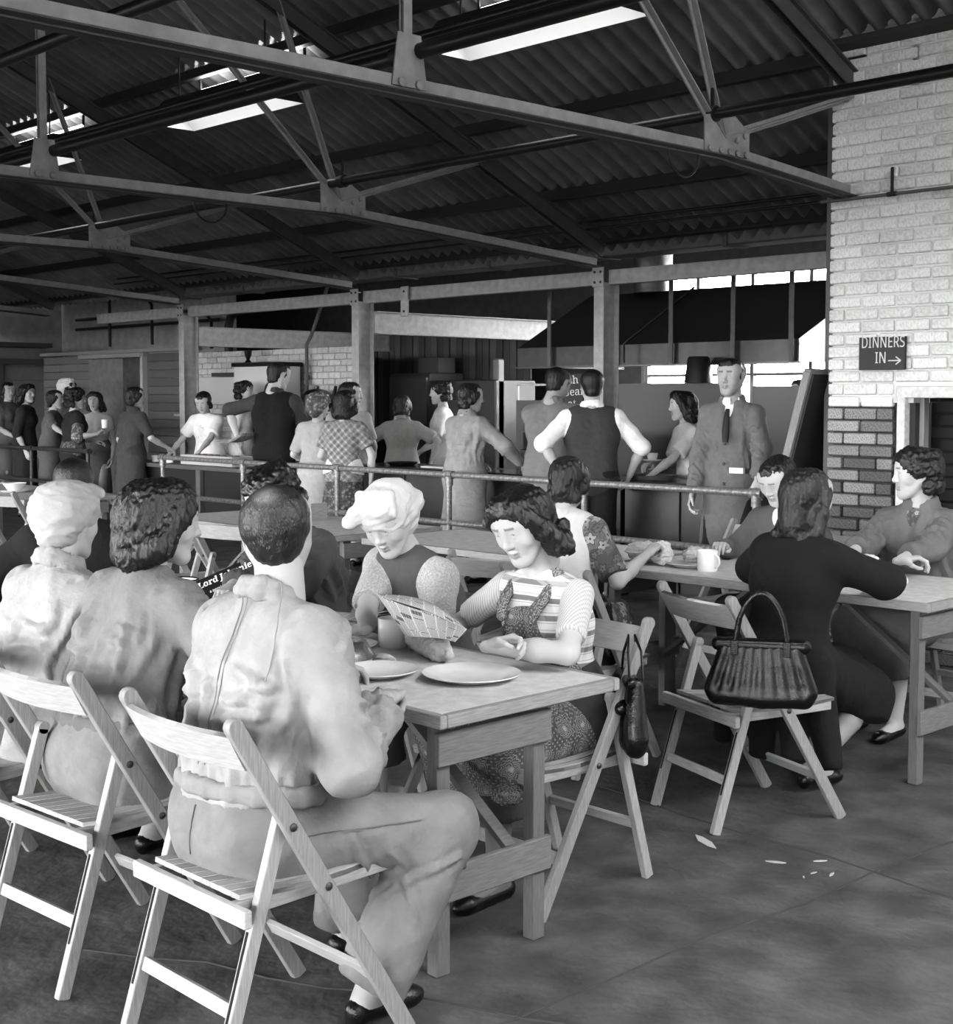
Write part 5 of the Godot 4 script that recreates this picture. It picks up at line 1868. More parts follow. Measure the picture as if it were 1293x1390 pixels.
func build_kitchen() -> void:
	# hood
	var sheet := surf(.085, .6, noise_tex("paint", .012, .84, 1.0, 5, 9), V(1, 1, 1))
	var o := thing("extractor_hood", "big dark sheet metal hood over the cookers", "hood", V(-8.4, 0, -10.3))
	var f := MB.new()
	f.face([V(-1.70, 2.10, 0), V(1.70, 2.10, 0), V(2.04, 2.66, -.75), V(-1.36, 2.66, -.75)], V(0, .7, .7))
	f.face([V(-1.70, 2.10, -.012), V(1.70, 2.10, -.012), V(2.04, 2.66, -.762), V(-1.36, 2.66, -.762)], V(0, -.7, -.7))
	f.face([V(-1.70, 2.10, 0), V(-1.36, 2.66, -.75), V(-1.36, 2.66, -1.0), V(-1.70, 2.10, -1.7)], V(-1, .4, 0))
	f.face([V(-1.36, 2.66, -.75), V(2.04, 2.66, -.75), V(2.04, 2.66, -1.0), V(-1.36, 2.66, -1.0)], V(0, 1, 0))
	part(o, "sloping_front", f, sheet)
	part(o, "lit_end_sheet", MB.new().face_ret([V(1.70, 2.10, 0), V(2.04, 2.66, -.75), V(2.04, 2.66, -1.0), V(1.75, 1.90, -1.7), V(1.72, 1.90, 0)], V(1, .2, 0)), surf(.72, .3, noise_tex("paint", .012, .84, 1.0, 5, 9), V(1, 1, 1), null, 1.0, .3))  # bright metal end; the window light falling on it is put into its colour
	part(o, "skirt_band", MB.new().box(V(0, 2.0, 0), V(3.40, .20, .025), Basis.IDENTITY, .004).box(V(-1.70, 2.0, -.85), V(.025, .20, 1.7)), surf(.26, .35, noise_tex("paint", .012, .84, 1.0, 5, 9), V(1, 1, 1), null, 1.0, .4))
	part(o, "gutter_lip", MB.new().box(V(0, 1.895, .01), V(3.44, .02, .05)), surf(.30, .3, null, V(1, 1, 1), null, 1.0, .6))
	for x in [-1.2, -.35, .35, 1.05, 1.66]:
		part(o, "hanger_strap", MB.new().box(V(x, 2.36, .06), V(.05, .92, .014), Basis.IDENTITY, .003), steel(.36))
	part(o, "flue", MB.new().lathe([Vector2(.20, 2.66), Vector2(.20, 3.6)], V(-.6, 0, -.85), 20), metal(.6))
	var gp := thing("gas_pipe", "thin black pipe running down the front of the hood", "pipe", V(-8.55, 0, -10.16))
	part(gp, "tube", MB.new().tube([V(.6, 2.62, -.3), V(.08, 2.15, 0), V(0, 2.1, 0), V(0, 1.92, 0)], .012, 8), surf(.05, .5))
	# cabinets and machines in the dim middle
	var c1 := thing("refrigerator", "tall pale cabinet at the back of the dim kitchen", "cabinet", V(-13.55, 0, -12.1))
	part(c1, "body", MB.new().box(V(0, .95, 0), V(.8, 1.9, .6), Basis.IDENTITY, .02), surf(.36, .4))
	part(c1, "door", MB.new().box(V(0, 1.0, .315), V(.74, 1.7, .04), Basis.IDENTITY, .015), surf(.40, .35))
	part(c1, "box", MB.new().box(V(.2, 2.0, 0), V(.4, .2, .3), Basis.IDENTITY, .01), surf(.45, .8))
	var c2 := thing("oven", "large dark oven with a bright dial behind the server in white", "oven", V(-12.3, 0, -11.9))
	part(c2, "body", MB.new().box(V(0, .9, 0), V(1.2, 1.8, .7), Basis.IDENTITY, .02), surf(.22, .35))
	part(c2, "door", MB.new().box(V(-.1, 1.3, .36), V(.7, .5, .04), Basis.IDENTITY, .015), surf(.28, .3))
	part(c2, "shelf", MB.new().box(V(0, 1.05, .38), V(1.1, .02, .1)), metal(.6))
	part(c2, "flue", MB.new().box(V(.55, 1.3, .25), V(.10, 1.5, .12), Basis.IDENTITY, .02), surf(.42, .4))
	var sc := thing("kitchen_screen", "plain grey screen panel behind the serving counter", "screen", V(-9.05, 0, -10.1))
	part(sc, "panel", MB.new().box(V(-.42, .78, 0), V(.9, 1.56, .03), Basis.IDENTITY, .004), surf(.34, .5))
	part(sc, "panel", MB.new().box(V(.95, .86, 0), V(1.75, 1.72, .03), Basis.IDENTITY, .004), surf(.34, .5))
	part(sc, "panel", MB.new().box(V(2.55, .86, -.1), V(1.2, 1.66, .03), Basis.IDENTITY, .004), surf(.40, .5))
	part(sc, "post", MB.new().box(V(1.86, .86, .02), V(.05, 1.72, .05)), surf(.12, .5))
	var rk := thing("plate_rack", "pale metal rack frame under the hood's left end", "rack", V(-9.9, 0, -10.4))
	for p in [[V(-.3, 0, 0), V(-.3, 1.72, 0)], [V(.25, 0, 0), V(.25, 1.72, 0)], [V(.8, 0, 0), V(.8, 1.72, 0)], [V(-.3, 1.72, 0), V(.8, 1.72, 0)], [V(-.3, 1.5, 0), V(.8, 1.5, 0)]]:
		part(rk, "rail", MB.new().bar(p[0], p[1], .025, .025, V(0, 0, 1)), surf(.72, .4))
	var st := thing("steam_cabinet", "white steam cabinet against the windows behind the man in the coat", "cabinet", V(-7.0, 0, -11.3))
	part(st, "body", MB.new().box(V(0, .80, 0), V(1.0, 1.6, .6), Basis.IDENTITY, .02), surf(.60, .35))
	part(st, "top_edge", MB.new().box(V(0, 1.61, 0), V(1.06, .04, .66)), surf(.06, .4))
	part(st, "side_post", MB.new().box(V(.5, .8, .31), V(.05, 1.6, .04)), surf(.06, .4))
	var pot := thing("stock_pot", "dark bucket shaped pot standing on the screen beside the man's head", "pot", V(-7.62, 1.72, -10.1))
	part(pot, "bucket", MB.new().lathe([Vector2(0, 0), Vector2(.13, 0), Vector2(.10, .22), Vector2(.085, .24), Vector2(0, .24)], Vector3.ZERO, 20), surf(.10, .4))
	# boiler on the white kitchen wall
	var bo := thing("water_boiler", "white box boiler with a dark rim on the brick wall", "boiler", V(-14.1, 1.38, -9.95))
	part(bo, "tank", MB.new().box(V(0, .30, 0), V(.95, .58, .34), Basis.IDENTITY, .015), surf(.74, .4))
	part(bo, "lid", MB.new().box(V(0, .61, 0), V(1.0, .05, .38), Basis.IDENTITY, .01), surf(.05, .4))
	part(bo, "valve", MB.new().lathe([Vector2(0, 0), Vector2(.06, 0), Vector2(.02, .05), Vector2(.04, .10), Vector2(.05, .16), Vector2(0, .18)], V(-.4, .63, .0), 12), surf(.04, .4))
	part(bo, "stand", MB.new().box(V(-.3, -.69, 0), V(.06, 1.38, .3)).box(V(.3, -.69, 0), V(.06, 1.38, .3)), surf(.12, .5))
	var ke := thing("kettle", "big black kettle beside the boiler with a curved spout", "kettle", V(-13.02, 1.38, -9.9))
	part(ke, "pot", MB.new().lathe([Vector2(0, 0), Vector2(.20, 0), Vector2(.21, .06), Vector2(.19, .24), Vector2(.12, .29), Vector2(.03, .31), Vector2(.03, .34), Vector2(0, .35)], Vector3.ZERO, 24), surf(.04, .3))
	part(ke, "spout", MB.new().tube([V(.17, .10, 0), V(.28, .12, 0), V(.32, .22, 0), V(.36, .34, 0)], [.035, .03, .025, .02], 10), surf(.04, .3))
	part(ke, "stand", MB.new().box(V(0, -.69, 0), V(.3, 1.38, .3)), surf(.10, .6))
	var shf := thing("wall_shelf", "small white shelf with a bracket beside the shed wall", "shelf", V(-15.55, 1.35, -10.02))
	part(shf, "board", MB.new().box(V(0, .0, 0), V(1.1, .03, .34)), surf(.6, .5))
	part(shf, "bracket", MB.new().prism(PackedVector2Array([Vector2(0, 0), Vector2(.26, 0), Vector2(0, -.26)]), V(-.3, -.01, -.17), Basis(V(0, 0, 1), V(0, 1, 0), V(1, 0, 0)), .03), surf(.2, .6))
	var wb := thing("wall_cupboard", "shallow white cupboard on the brick wall above the servers", "cupboard", V(-15.3, 1.45, -10.12))
	part(wb, "body", MB.new().box(V(.0, .22, 0), V(1.05, .36, .2), Basis.IDENTITY, .01), surf(.70, .5))
	part(wb, "frame", MB.new().box(V(.25, .43, .02), V(.66, .05, .24)).box(V(.56, .22, .02), V(.05, .46, .24)), surf(.22, .5))
	# chalk menu
	var ch := thing("menu_board", "small chalked menu board between the two men's heads", "sign", V(-9.12, 1.62, -10.0), 14)
	part(ch, "slate", MB.new().box(Vector3.ZERO, V(.34, .40, .03), Basis.IDENTITY, .005), surf(.20, .7))
	var chalk := surf(.85, .9)
	var i := 0
	for w in ["Mash", "& Beans", "Meat"]:
		words(ch, w, .105, chalk, Transform3D(Basis(V(0, 0, 1), .08), V(-.145, .06 - .115 * i, .017)), "lettering", "Droid Serif", 400, true)
		i += 1

func build_board() -> void:
	var o := thing("leaning_table", "folded table leaning dark side out against the brick wall's end", "table", V(-5.33, 0, -7.95))
	var ang := Basis(V(0, 0, 1), -.265)
	part(o, "panel", MB.new().box(ang * V(.03, .92, 0), V(.03, 1.78, .75), ang, .004), surf(.12, .6))
	part(o, "edge", MB.new().box(ang * V(0.0, .92, .385), V(.055, 1.80, .03), ang, .004), wood(.52, "y"))
	part(o, "edge", MB.new().box(ang * V(0.0, 1.82, 0), V(.055, .03, .78), ang, .004), wood(.5, "z"))
	part(o, "folded_leg", MB.new().bar(ang * V(.06, .3, .30), ang * V(.06, 1.45, -.15), .04, .04, V(1, 0, 0)), surf(.08, .7))
	var s := thing("dinners_sign", "black DINNERS IN sign with an arrow on the white brick wall", "sign", V(-4.345, 1.86, -7.585))
	part(s, "board", MB.new().box(Vector3.ZERO, V(.31, .20, .02), Basis.IDENTITY, .003), surf(.035, .5))
	var paint := surf(.75, .7)
	words(s, "DINNERS", .094, paint, Transform3D(Basis.IDENTITY.scaled(V(.76, 1, 1)), V(-.140, .012, .011)))
	words(s, "IN", .094, paint, Transform3D(Basis.IDENTITY.scaled(V(.78, 1, 1)), V(-.045, -.082, .011)))
	part(s, "arrow", MB.new().bar(V(.045, -.045, .011), V(.128, -.045, .011), .007, .003, V(0, 0, 1), .0005).bar(V(.128, -.045, .011), V(.095, -.022, .011), .007, .003, V(0, 0, 1), .0005).bar(V(.128, -.045, .011), V(.095, -.068, .011), .007, .003, V(0, 0, 1), .0005), paint)

# ---------------------------------------------------------------- what lies on the tables and counters
func print_mat() -> StandardMaterial3D:
	var key := "newsprint_mat"
	if mats.has(key): return mats[key]
	var m := StandardMaterial3D.new()
	m.albedo_texture = painted("newsprint", 512, 512, newsprint)
	m.roughness = .9
	mats[key] = m
	return m

func newspaper(label: String, at: Transform3D, w: float, h: float, foldh: float, leaves := 2) -> Node3D:
	var o := thing("newspaper", label, "newspaper")
	o.transform = at
	for l in leaves:
		var g := []
		for j in 9:
			for i in 13:
				var u := i / 12.0 - .5
				var v := j / 8.0 - .5
				var y := foldh * (absf(u) * 1.6 - .4) * (1.0 - .3 * l) + .006 * sin(u * 9.0 + l * 2.0) * (v + .6) + .012 * l * (1.0 + v) + .01 * sin(v * 5.0 + u * 3.0 + l)
				g.append(V(u * w * (1.0 - .03 * l), y, v * h * (1.0 - .02 * l)))
		part(o, "page", MB.new().sheet(g, .0012, 13, 9), print_mat())
	return o

func build_tableware() -> void:
	var y := .745
	plate("large empty white plate at the near corner of the front table", V(-2.99, y, -2.85), .150)
	mug("plain white mug behind the held newspaper on the front table", V(-3.57, y, -3.03), .050, .10, 200)
	mug("white mug beside the elbow of the woman in the cap", V(-4.36, y, -3.10), .045, .085, 150)
	plate("white plate behind the metal lid on the front table", V(-3.64, y, -2.88), .11)
	plate("white plate under the balding man's knuckles", V(-3.23, y, -2.68), .125)
	var lid := thing("overturned_dish", "shiny dented metal dish turned over beside the man's plate", "dish", V(-3.46, y + .02, -2.72))
	part(lid, "dish", MB.new().lathe([Vector2(.105, 0), Vector2(.112, .004), Vector2(.10, .02), Vector2(.085, .05), Vector2(.06, .062), Vector2(0, .064)], Vector3.ZERO, 28), metal(.55, .25))
	var tr := thing("paper_tray", "small creased white paper by the man's hand", "paper", V(-3.27, y + .002, -2.56), 30)
	part(tr, "sheet", crumple(V(.16, .03, .12), 5), paper_mat())
	var sl := thing("paper_scrap", "folded scrap of waxed paper beyond the man's knuckles", "paper", V(-3.34, y + .018, -2.80), 20)
	part(sl, "sheet", crumple(V(.12, .05, .07), 9), paper_mat(.7))
	var pk := thing("bread_packet", "wrapped loaf shaped paper packet in front of the newspaper", "packet", V(-3.36, y, -3.01), -22)
	part(pk, "wrapping", nets([bn(V(-.11, .04, 0), V(.11, .038, .01), .042, .036, .02), bn(V(-.15, .03, .01), V(-.11, .04, 0), .02, .034, .02), bn(V(.11, .035, 0), V(.155, .028, -.01), .034, .018, .02)], .006, curl, .008, V(1.6, 1, 1)), paper_mat(.78))
	var np := thing("newspaper", "open newspaper held up by the smiling woman", "newspaper", V(-3.34, y, -2.98))
	for l in 2:
		var cs := [V(-.22, .195, .03), V(.18, .115, -.02), V(.20, .085, .05), V(-.02, .085, .08)] if l == 0 else [V(-.34, .165, -.10), V(.06, .115, -.10), V(.18, .115, -.02), V(-.22, .195, .03)]
		var g := []
		for j in 7:
			for i in 13:
				var u := i / 12.0
				var v := j / 6.0
				var p: Vector3 = (cs[0] as Vector3).lerp(cs[1], u).lerp((cs[3] as Vector3).lerp(cs[2], u), v)
				g.append(p + V(0, (.028 if l else -.012) * sin(PI * u) * sin(PI * clampf(v * .9 + .1, 0, 1)), .012 * sin(u * 7.0 + l)))
		part(np, "page", MB.new().sheet(g, .0015, 13, 7), print_mat())
	newspaper("newspaper lying spread on the front table before the woman in the cap", Transform3D(Basis(V(0, 1, 0), .25) * Basis(V(1, 0, 0), .06), V(-3.98, y + .035, -3.04)), .42, .34, .03, 3)
	var bk := thing("book", "dark paperback LORD JOHNNIE held open above the table", "book", V(-4.60, .85, -3.02))
	bk.basis = Basis(V(0, 1, 0), .72) * Basis(V(0, 0, 1), .42) * Basis(V(1, 0, 0), -.55)
	part(bk, "cover", MB.new().box(V(.0, 0, 0), V(.20, .135, .006), Basis.IDENTITY, .001), surf(.04, .35))
	part(bk, "cover", MB.new().box(V(-.14, .0, -.035), V(.12, .135, .006), Basis(V(0, 1, 0), -.5), .001), surf(.16, .35))
	part(bk, "pages", MB.new().box(V(.0, 0, -.009), V(.19, .128, .010), Basis.IDENTITY, .001), surf(.8, .9))
	words(bk, "Lord Johnnie", .036, surf(.85, .8), Transform3D(Basis.IDENTITY, V(-.092, .018, .004)), "lettering", "Droid Serif", 700, true)
	words(bk, "a novel", .015, surf(.8, .8), Transform3D(Basis.IDENTITY, V(-.05, -.012, .004)), "lettering", "Droid Serif", 400, true)
	var eb := thing("enamel_bowl", "white enamel pot with a chipped dark rim by the book", "bowl", V(-4.93, y, -3.03))
	part(eb, "bowl", MB.new().lathe([Vector2(0, .004), Vector2(.07, .004), Vector2(.078, .10), Vector2(.082, .10), Vector2(.076, .0), Vector2(0, .0)], Vector3.ZERO, 28), enamel(.84))
	part(eb, "rim", MB.new().lathe([Vector2(.077, .098), Vector2(.080, .104), Vector2(.084, .098)], Vector3.ZERO, 28), surf(.08, .3))
	plate("plate of leftovers before the woman with loose dark hair", V(-4.62, y, -2.80), .115)
	var lf := thing("leftover_food", "dark scraps of food on the plate by the enamel pot", "food", V(-4.62, y + .012, -2.80))
	part(lf, "scraps", crumple(V(.09, .03, .08), 12), surf(.25, .8))
	# second row of tables
	y = .762
	mug("white mug with a big round handle on the table behind", V(-3.98, y, -5.36), .050, .10, 172)
	plate("white plate with torn paper left of the white mug", V(-4.14, y, -5.42), .105)
	for w in [[V(-4.40, y + .055, -5.40), V(.26, .15, .20), 21, "crumpled paper bag heap beside the floral sleeve", .80], [V(-4.26, y + .065, -5.36), V(.17, .16, .15), 33, "twisted white wrapping paper left of the plate", .90], [V(-4.12, y + .06, -5.44), V(.16, .11, .13), 37, "torn grey paper bag lying on the plate", .70], [V(-4.02, y + .05, -5.44), V(.09, .10, .07), 45, "pointed scrap of wrapping paper just left of the mug", .86]]:
		var c := thing("paper_wrapping", w[3], "paper", w[0], 20 * (int(w[2]) % 5))
		part(c, "sheet", crumple(w[1], w[2], 16), paper_mat(w[4]))
	plate("small plate at the black coat's left elbow", V(-3.82, y, -5.66), .085)
	var cp := thing("crumpled_paper", "crumpled ball of white paper on the right hand table", "paper", V(-3.03, y + .04, -5.46))
	part(cp, "sheet", crumple(V(.11, .10, .09), 52, 16), paper_mat(.9))
	var sw := thing("sandwich", "white bread sandwich in the right hand woman's fingers", "sandwich", V(-3.27, y + .105, -5.60), 20)
	part(sw, "bread", crumple(V(.14, .045, .10), 61, 14), paper_mat(.92))
	var nk := thing("paper_napkin", "white paper lying by the black coat sleeve", "paper", V(-3.44, y + .015, -5.72), 40)
	part(nk, "sheet", crumple(V(.16, .05, .09), 71), paper_mat(.9))
	# far tables
	y = .75
	var bt := thing("sauce_bottle", "small pale sauce bottle on the far left table", "bottle", V(-12.25, y, -5.52))
	part(bt, "bottle", MB.new().lathe([Vector2(0, 0), Vector2(.035, 0), Vector2(.035, .09), Vector2(.014, .12), Vector2(.014, .15), Vector2(0, .15)], Vector3.ZERO, 14), enamel(.8))
	part(bt, "cap", MB.new().lathe([Vector2(.017, .145), Vector2(.017, .17), Vector2(0, .172)], Vector3.ZERO, 12), enamel(.7))
	plate("white plate under the bowl on the far left table", V(-11.65, y, -5.50), .15)
	var bw := thing("bowl", "white bowl standing on a plate at the far left", "bowl", V(-11.65, y + .012, -5.50))
	part(bw, "bowl", MB.new().lathe([Vector2(0, .004), Vector2(.05, .004), Vector2(.10, .07), Vector2(.105, .07), Vector2(.055, .0), Vector2(0, .0)], Vector3.ZERO, 24), enamel(.86))
	for q in [[V(-10.90, y, -5.62), 12.0, "small wooden condiment rack at the end of the far left table"], [V(-7.70, y, -5.72), 4.0, "small wooden condiment rack behind the balding man's head"]]:
		var r := thing("condiment_rack", q[2], "rack", q[0], q[1], "wooden condiment racks")
		part(r, "base", MB.new().box(V(0, .01, 0), V(.36, .02, .15)), wood(.6, "x"))
		for x in [-.17, .17]:
			part(r, "end_board", MB.new().box(V(x, .06, 0), V(.018, .12, .15)), wood(.62, "z"))
		part(r, "front_bar", MB.new().box(V(0, .065, .07), V(.34, .03, .012)), wood(.66, "x"))
	# on the counters
	y = .94
	var mt := thing("metal_tray", "round metal tray on the counter by the leaning woman", "tray", V(-6.95, y, -8.62))
	part(mt, "tray", MB.new().lathe([Vector2(0, .006), Vector2(.17, .006), Vector2(.20, .035), Vector2(.205, .035), Vector2(.18, .0), Vector2(0, .0)], Vector3.ZERO, 28), metal(.8, .2))
	var cs := thing("cup_and_saucer", "cup on a saucer held behind the counter by the leaning woman", "cup", V(-7.08, 1.07, -8.78))
	part(cs, "saucer", MB.new().lathe([Vector2(0, 0), Vector2(.05, .0), Vector2(.085, .015), Vector2(.085, .018), Vector2(0, .008)], Vector3.ZERO, 20), enamel(.85))
	part(cs, "cup", MB.new().lathe([Vector2(.03, .01), Vector2(.045, .07), Vector2(.048, .07), Vector2(.034, .008)], Vector3.ZERO, 20), enamel(.85))
	for p in 5:
		var pl := plate("white plate of the stack at the end of the counter, %s" % ["lowest", "second from the bottom", "middle one", "second from the top", "topmost"][p], V(-8.15, y + .014 * p, -8.55), .12, Basis.IDENTITY, "stacked plates on the counter")
		pl.name = "stacked_plate" if p == 0 else "stacked_plate_%03d" % p
	var sp := thing("stew_pan", "wide metal pan behind the woman in the pale overall", "pan", V(-8.35, y, -8.86))
	part(sp, "pan", MB.new().lathe([Vector2(0, .01), Vector2(.21, .01), Vector2(.22, .19), Vector2(.23, .19), Vector2(.225, .0), Vector2(0, .0)], Vector3.ZERO, 28), metal(.62, .3))
	var sp2 := thing("stew_pan", "dark deep pan stacked behind the metal pan", "pan", V(-8.55, y, -9.15))
	part(sp2, "pan", MB.new().lathe([Vector2(0, .01), Vector2(.24, .01), Vector2(.25, .34), Vector2(.26, .34), Vector2(.25, .0), Vector2(0, .0)], Vector3.ZERO, 28), surf(.16, .35))
	part(sp2, "rim", MB.new().lathe([Vector2(.25, .335), Vector2(.262, .345), Vector2(.268, .335)], Vector3.ZERO, 28), metal(.7))
	var tb := thing("serving_tray", "small light tray on the dark counter beside the pale overall", "tray", V(-9.35, y, -8.55))
	part(tb, "tray", MB.new().box(V(0, .01, 0), V(.36, .02, .24), Basis.IDENTITY, .006), surf(.72, .5))
	part(tb, "handle", MB.new().box(V(-.15, .022, 0), V(.02, .012, .1)), surf(.5, .5))
	var ds := thing("serving_dish", "flat dark dish on the left end of the counter", "dish", V(-10.05, y, -8.66))
	part(ds, "dish", MB.new().lathe([Vector2(0, .004), Vector2(.11, .004), Vector2(.15, .03), Vector2(.155, .03), Vector2(.12, .0), Vector2(0, .0)], Vector3.ZERO, 24), metal(.3, .25))
	y = .825
	var bx := thing("card_box", "shallow white card box at the front of the tea counter", "box", V(-13.25, y, -8.52))
	part(bx, "box", MB.new().box(V(0, .055, 0), V(1.05, .11, .02)).box(V(0, .055, -.3), V(1.05, .11, .02)).box(V(-.52, .055, -.15), V(.02, .11, .3)).box(V(.52, .055, -.15), V(.02, .11, .3)).box(V(0, .006, -.15), V(1.04, .012, .3)), surf(.66, .8))
	for i in 7:
		var rl := thing("bread_roll", ["bread roll at the left end of the card box", "second bread roll in the card box from the left", "third bread roll in the card box from the left", "middle bread roll of the card box", "fifth bread roll in the card box from the left", "sixth bread roll in the card box from the left", "bread roll at the right end of the card box"][i], "bread", V(-13.65 + i * .13, y + .015, -8.67), 15 * i, "bread rolls in the card box")
		part(rl, "crust", MB.new().lathe([Vector2(0, .0), Vector2(.05, .005), Vector2(.062, .04), Vector2(.055, .075), Vector2(.03, .10), Vector2(0, .105)], Vector3.ZERO, 14), surf(.42, .7))
	for i in 3:
		var cu := thing("tea_cup", ["white cup left of the card box on the tea counter", "white cup farther left on the tea counter", "white cup at the far left end of the tea counter"][i], "cup", V(-14.15 - .32 * i, y, -8.60), 40 * i, "white cups on the tea counter")
		part(cu, "cup", MB.new().lathe([Vector2(0, .005), Vector2(.035, .005), Vector2(.05, .075), Vector2(.053, .075), Vector2(.04, .0), Vector2(0, 0)], Vector3.ZERO, 18), enamel(.88))
		part(cu, "handle", MB.new().tube([V(.045, .06, 0), V(.075, .05, 0), V(.07, .025, 0), V(.04, .02, 0)], .006, 6), enamel(.88))
	var glass := StandardMaterial3D.new()
	glass.albedo_color = Color(.55, .55, .55, .45)
	glass.transparency = BaseMaterial3D.TRANSPARENCY_ALPHA
	glass.roughness = .05
	for i in 4:
		var b := thing("glass_bottle", ["clear glass bottle nearest the waistcoat man's right hand", "clear glass bottle behind the front bottle", "short glass jar between the bottles", "tall clear bottle at the back by the patterned scarf"][i], "bottle", V(-11.72 + .11 * i, y, -8.55 - .10 * (i % 2)), 0, "bottles on the tea counter")
		var hh: float = [.26, .30, .18, .33][i]
		part(b, "bottle", MB.new().lathe([Vector2(0, 0), Vector2(.042, 0), Vector2(.042, hh * .6), Vector2(.016, hh * .8), Vector2(.016, hh), Vector2(0, hh)], Vector3.ZERO, 16), glass)
		part(b, "label", MB.new().lathe([Vector2(.043, hh * .2), Vector2(.043, hh * .45)], Vector3.ZERO, 16), paper_mat(.7))
	var gc := thing("glass_case", "small glass fronted case with bright contents behind the waistcoat man", "case", V(-12.0, 1.12, -9.3))
	part(gc, "frame", MB.new().box(V(0, .30, -.1), V(.62, .02, .3)).box(V(0, 0, -.1), V(.62, .02, .3)).box(V(-.3, .15, 0), V(.02, .3, .02)).box(V(.3, .15, 0), V(.02, .3, .02)).box(V(0, .15, -.25), V(.62, .3, .01)), surf(.6, .4))
	for i in 3:
		part(gc, "tumbler", MB.new().lathe([Vector2(.03, .012), Vector2(.04, .12), Vector2(.043, .12), Vector2(.033, .01)], V(-.2 + .19 * i, 0, -.1), 12), enamel(.85))
	part(gc, "stand", MB.new().box(V(0, -.57, -.1), V(.6, 1.1, .3)), surf(.15, .6))
	# litter on the floor
	var ln := 0
	for p in [[V(-2.64, 0, -3.96), .07, "long pale scrap of paper on the open floor"], [V(-2.54, 0, -4.08), .05, "pale scrap on the floor right of the long one"], [V(-2.49, 0, -3.96), .03, "tiny pale crumb on the floor near the scraps"], [V(-2.44, 0, -3.99), .045, "pale crumb at the right end of the floor scraps"], [V(-2.49, 0, -3.90), .022, "smallest pale crumb below the other floor scraps"], [V(-2.94, 0, -3.96), .16, "thin pale stick of straw on the floor behind the scraps"]]:
		ln += 1
		var s := thing("floor_scrap", p[2], "litter", p[0], 25 * ln, "scraps on the floor")
		part(s, "scrap", MB.new().prism(PackedVector2Array([Vector2(-.5, -.06), Vector2(-.1, -.13), Vector2(.3, -.08), Vector2(.5, .02), Vector2(.1, .12), Vector2(-.3, .05)]), V(0, .003, 0), Basis(V(p[1], 0, 0), V(0, 0, -p[1]), V(0, 1, 0)), .003), surf(.66, .9))

func build_bags() -> void:
	var lea := surf(.045, .26, noise_tex("paint", .012, .84, 1.0, 5, 9), V(3, 3, 3), noise_tex("hide_n", .09, 0, 0, 3, 14, 512, 5.0), .35)
	var h := thing("handbag", "large pleated black leather handbag hanging on a chair back", "handbag", V(-2.80, .50, -4.09), 30)
	h.scale = V(.76, .76, .76)
	var b := []
	for i in 9:
		var x := -.20 + .05 * i
		var sp := absf(x) / .2
		b.append(bn(V(x * .82, .27, 0), V(x * 1.12, .045 + .03 * sp * sp, .005), .030, .050 - .012 * sp, .014))
	b.append(bn(V(-.20, .04, 0), V(.20, .04, 0), .045, .045, .03))
	part(h, "body", nets(b, .007, fold, .003), lea)
	part(h, "frame", nets([bn(V(-.20, .285, .0), V(.20, .285, .0), .030, .030, .01, V(0, 1, 0), .9), bn(V(-.20, .30, .018), V(.20, .305, .018), .012, .012, .004), bn(V(-.20, .30, -.018), V(.20, .305, -.018), .012, .012, .004)], .007), lea)
	for z in [.022, -.022]:
		var p := []
		for i in 13:
			var t := i / 12.0
			p.append(V(lerpf(-.12, .12, t), .30 + .23 * pow(sin(PI * t), .55), z))
		part(h, "handle", MB.new().tube(p, .012, 8, true, .5, V(0, 0, 1)), lea)
		for x in [-.12, .12]:
			part(h, "handle_loop", MB.new().box(V(x, .275, z * 1.6), V(.035, .07, .012), Basis.IDENTITY, .004), lea)
	var k := thing("handbag", "worn black leather bag hanging behind the smiling woman's chair", "handbag", V(-2.84, .46, -3.42), -40)
	k.scale = V(.85, .85, .85)
	b = []
	for i in 6:
		var x := -.13 + .052 * i
		b.append(bn(V(x * .7, .26, 0), V(x, .05 + .02 * absf(x) * 8.0, .0), .028, .045, .016))
	b.append(bn(V(-.12, .04, 0), V(.12, .03, 0), .04, .04, .03))
	part(k, "body", nets(b, .007, fold, .007), lea)
	part(k, "flap", nets([bn(V(-.11, .27, .02), V(.11, .27, .02), .022, .022, .01), bn(V(-.10, .25, .035), V(.09, .17, .055), .02, .022, .02)], .007, fold, .004), lea)
	for z in [.02, -.03]:
		part(k, "strap", MB.new().tube([V(-.09, .27, z), V(-.05, .36, z), V(.0, .43, z * .5), V(.05, .38, z), V(.09, .27, z)], .010, 8, true, .5, V(0, 0, 1)), lea)
	var s := thing("shopping_bag", "square black bag standing on the empty chair's seat", "bag", V(-4.02, .442, -4.48), 8)
	part(s, "body", nets([bn(V(-.15, .05, 0), V(.15, .05, 0), .055, .055, .02), bn(V(-.15, .05, 0), V(-.12, .24, 0), .055, .04, .02), bn(V(.15, .05, 0), V(.12, .24, 0), .055, .04, .02), bn(V(-.12, .25, 0), V(.12, .25, 0), .042, .042, .02), bn(V(-.05, .05, 0), V(-.05, .25, 0), .055, .045, .03), bn(V(.05, .05, 0), V(.05, .25, 0), .055, .045, .03)], .009, fold, .003), lea)
	part(s, "handle", MB.new().tube([V(-.08, .26, .04), V(-.05, .14, .085), V(.05, .13, .085), V(.09, .25, .04)], .007, 8), lea)
	for x in [-.07, .07]:
		part(s, "clasp", MB.new().box(V(x, .19, .058), V(.016, .03, .01)), metal(.6))
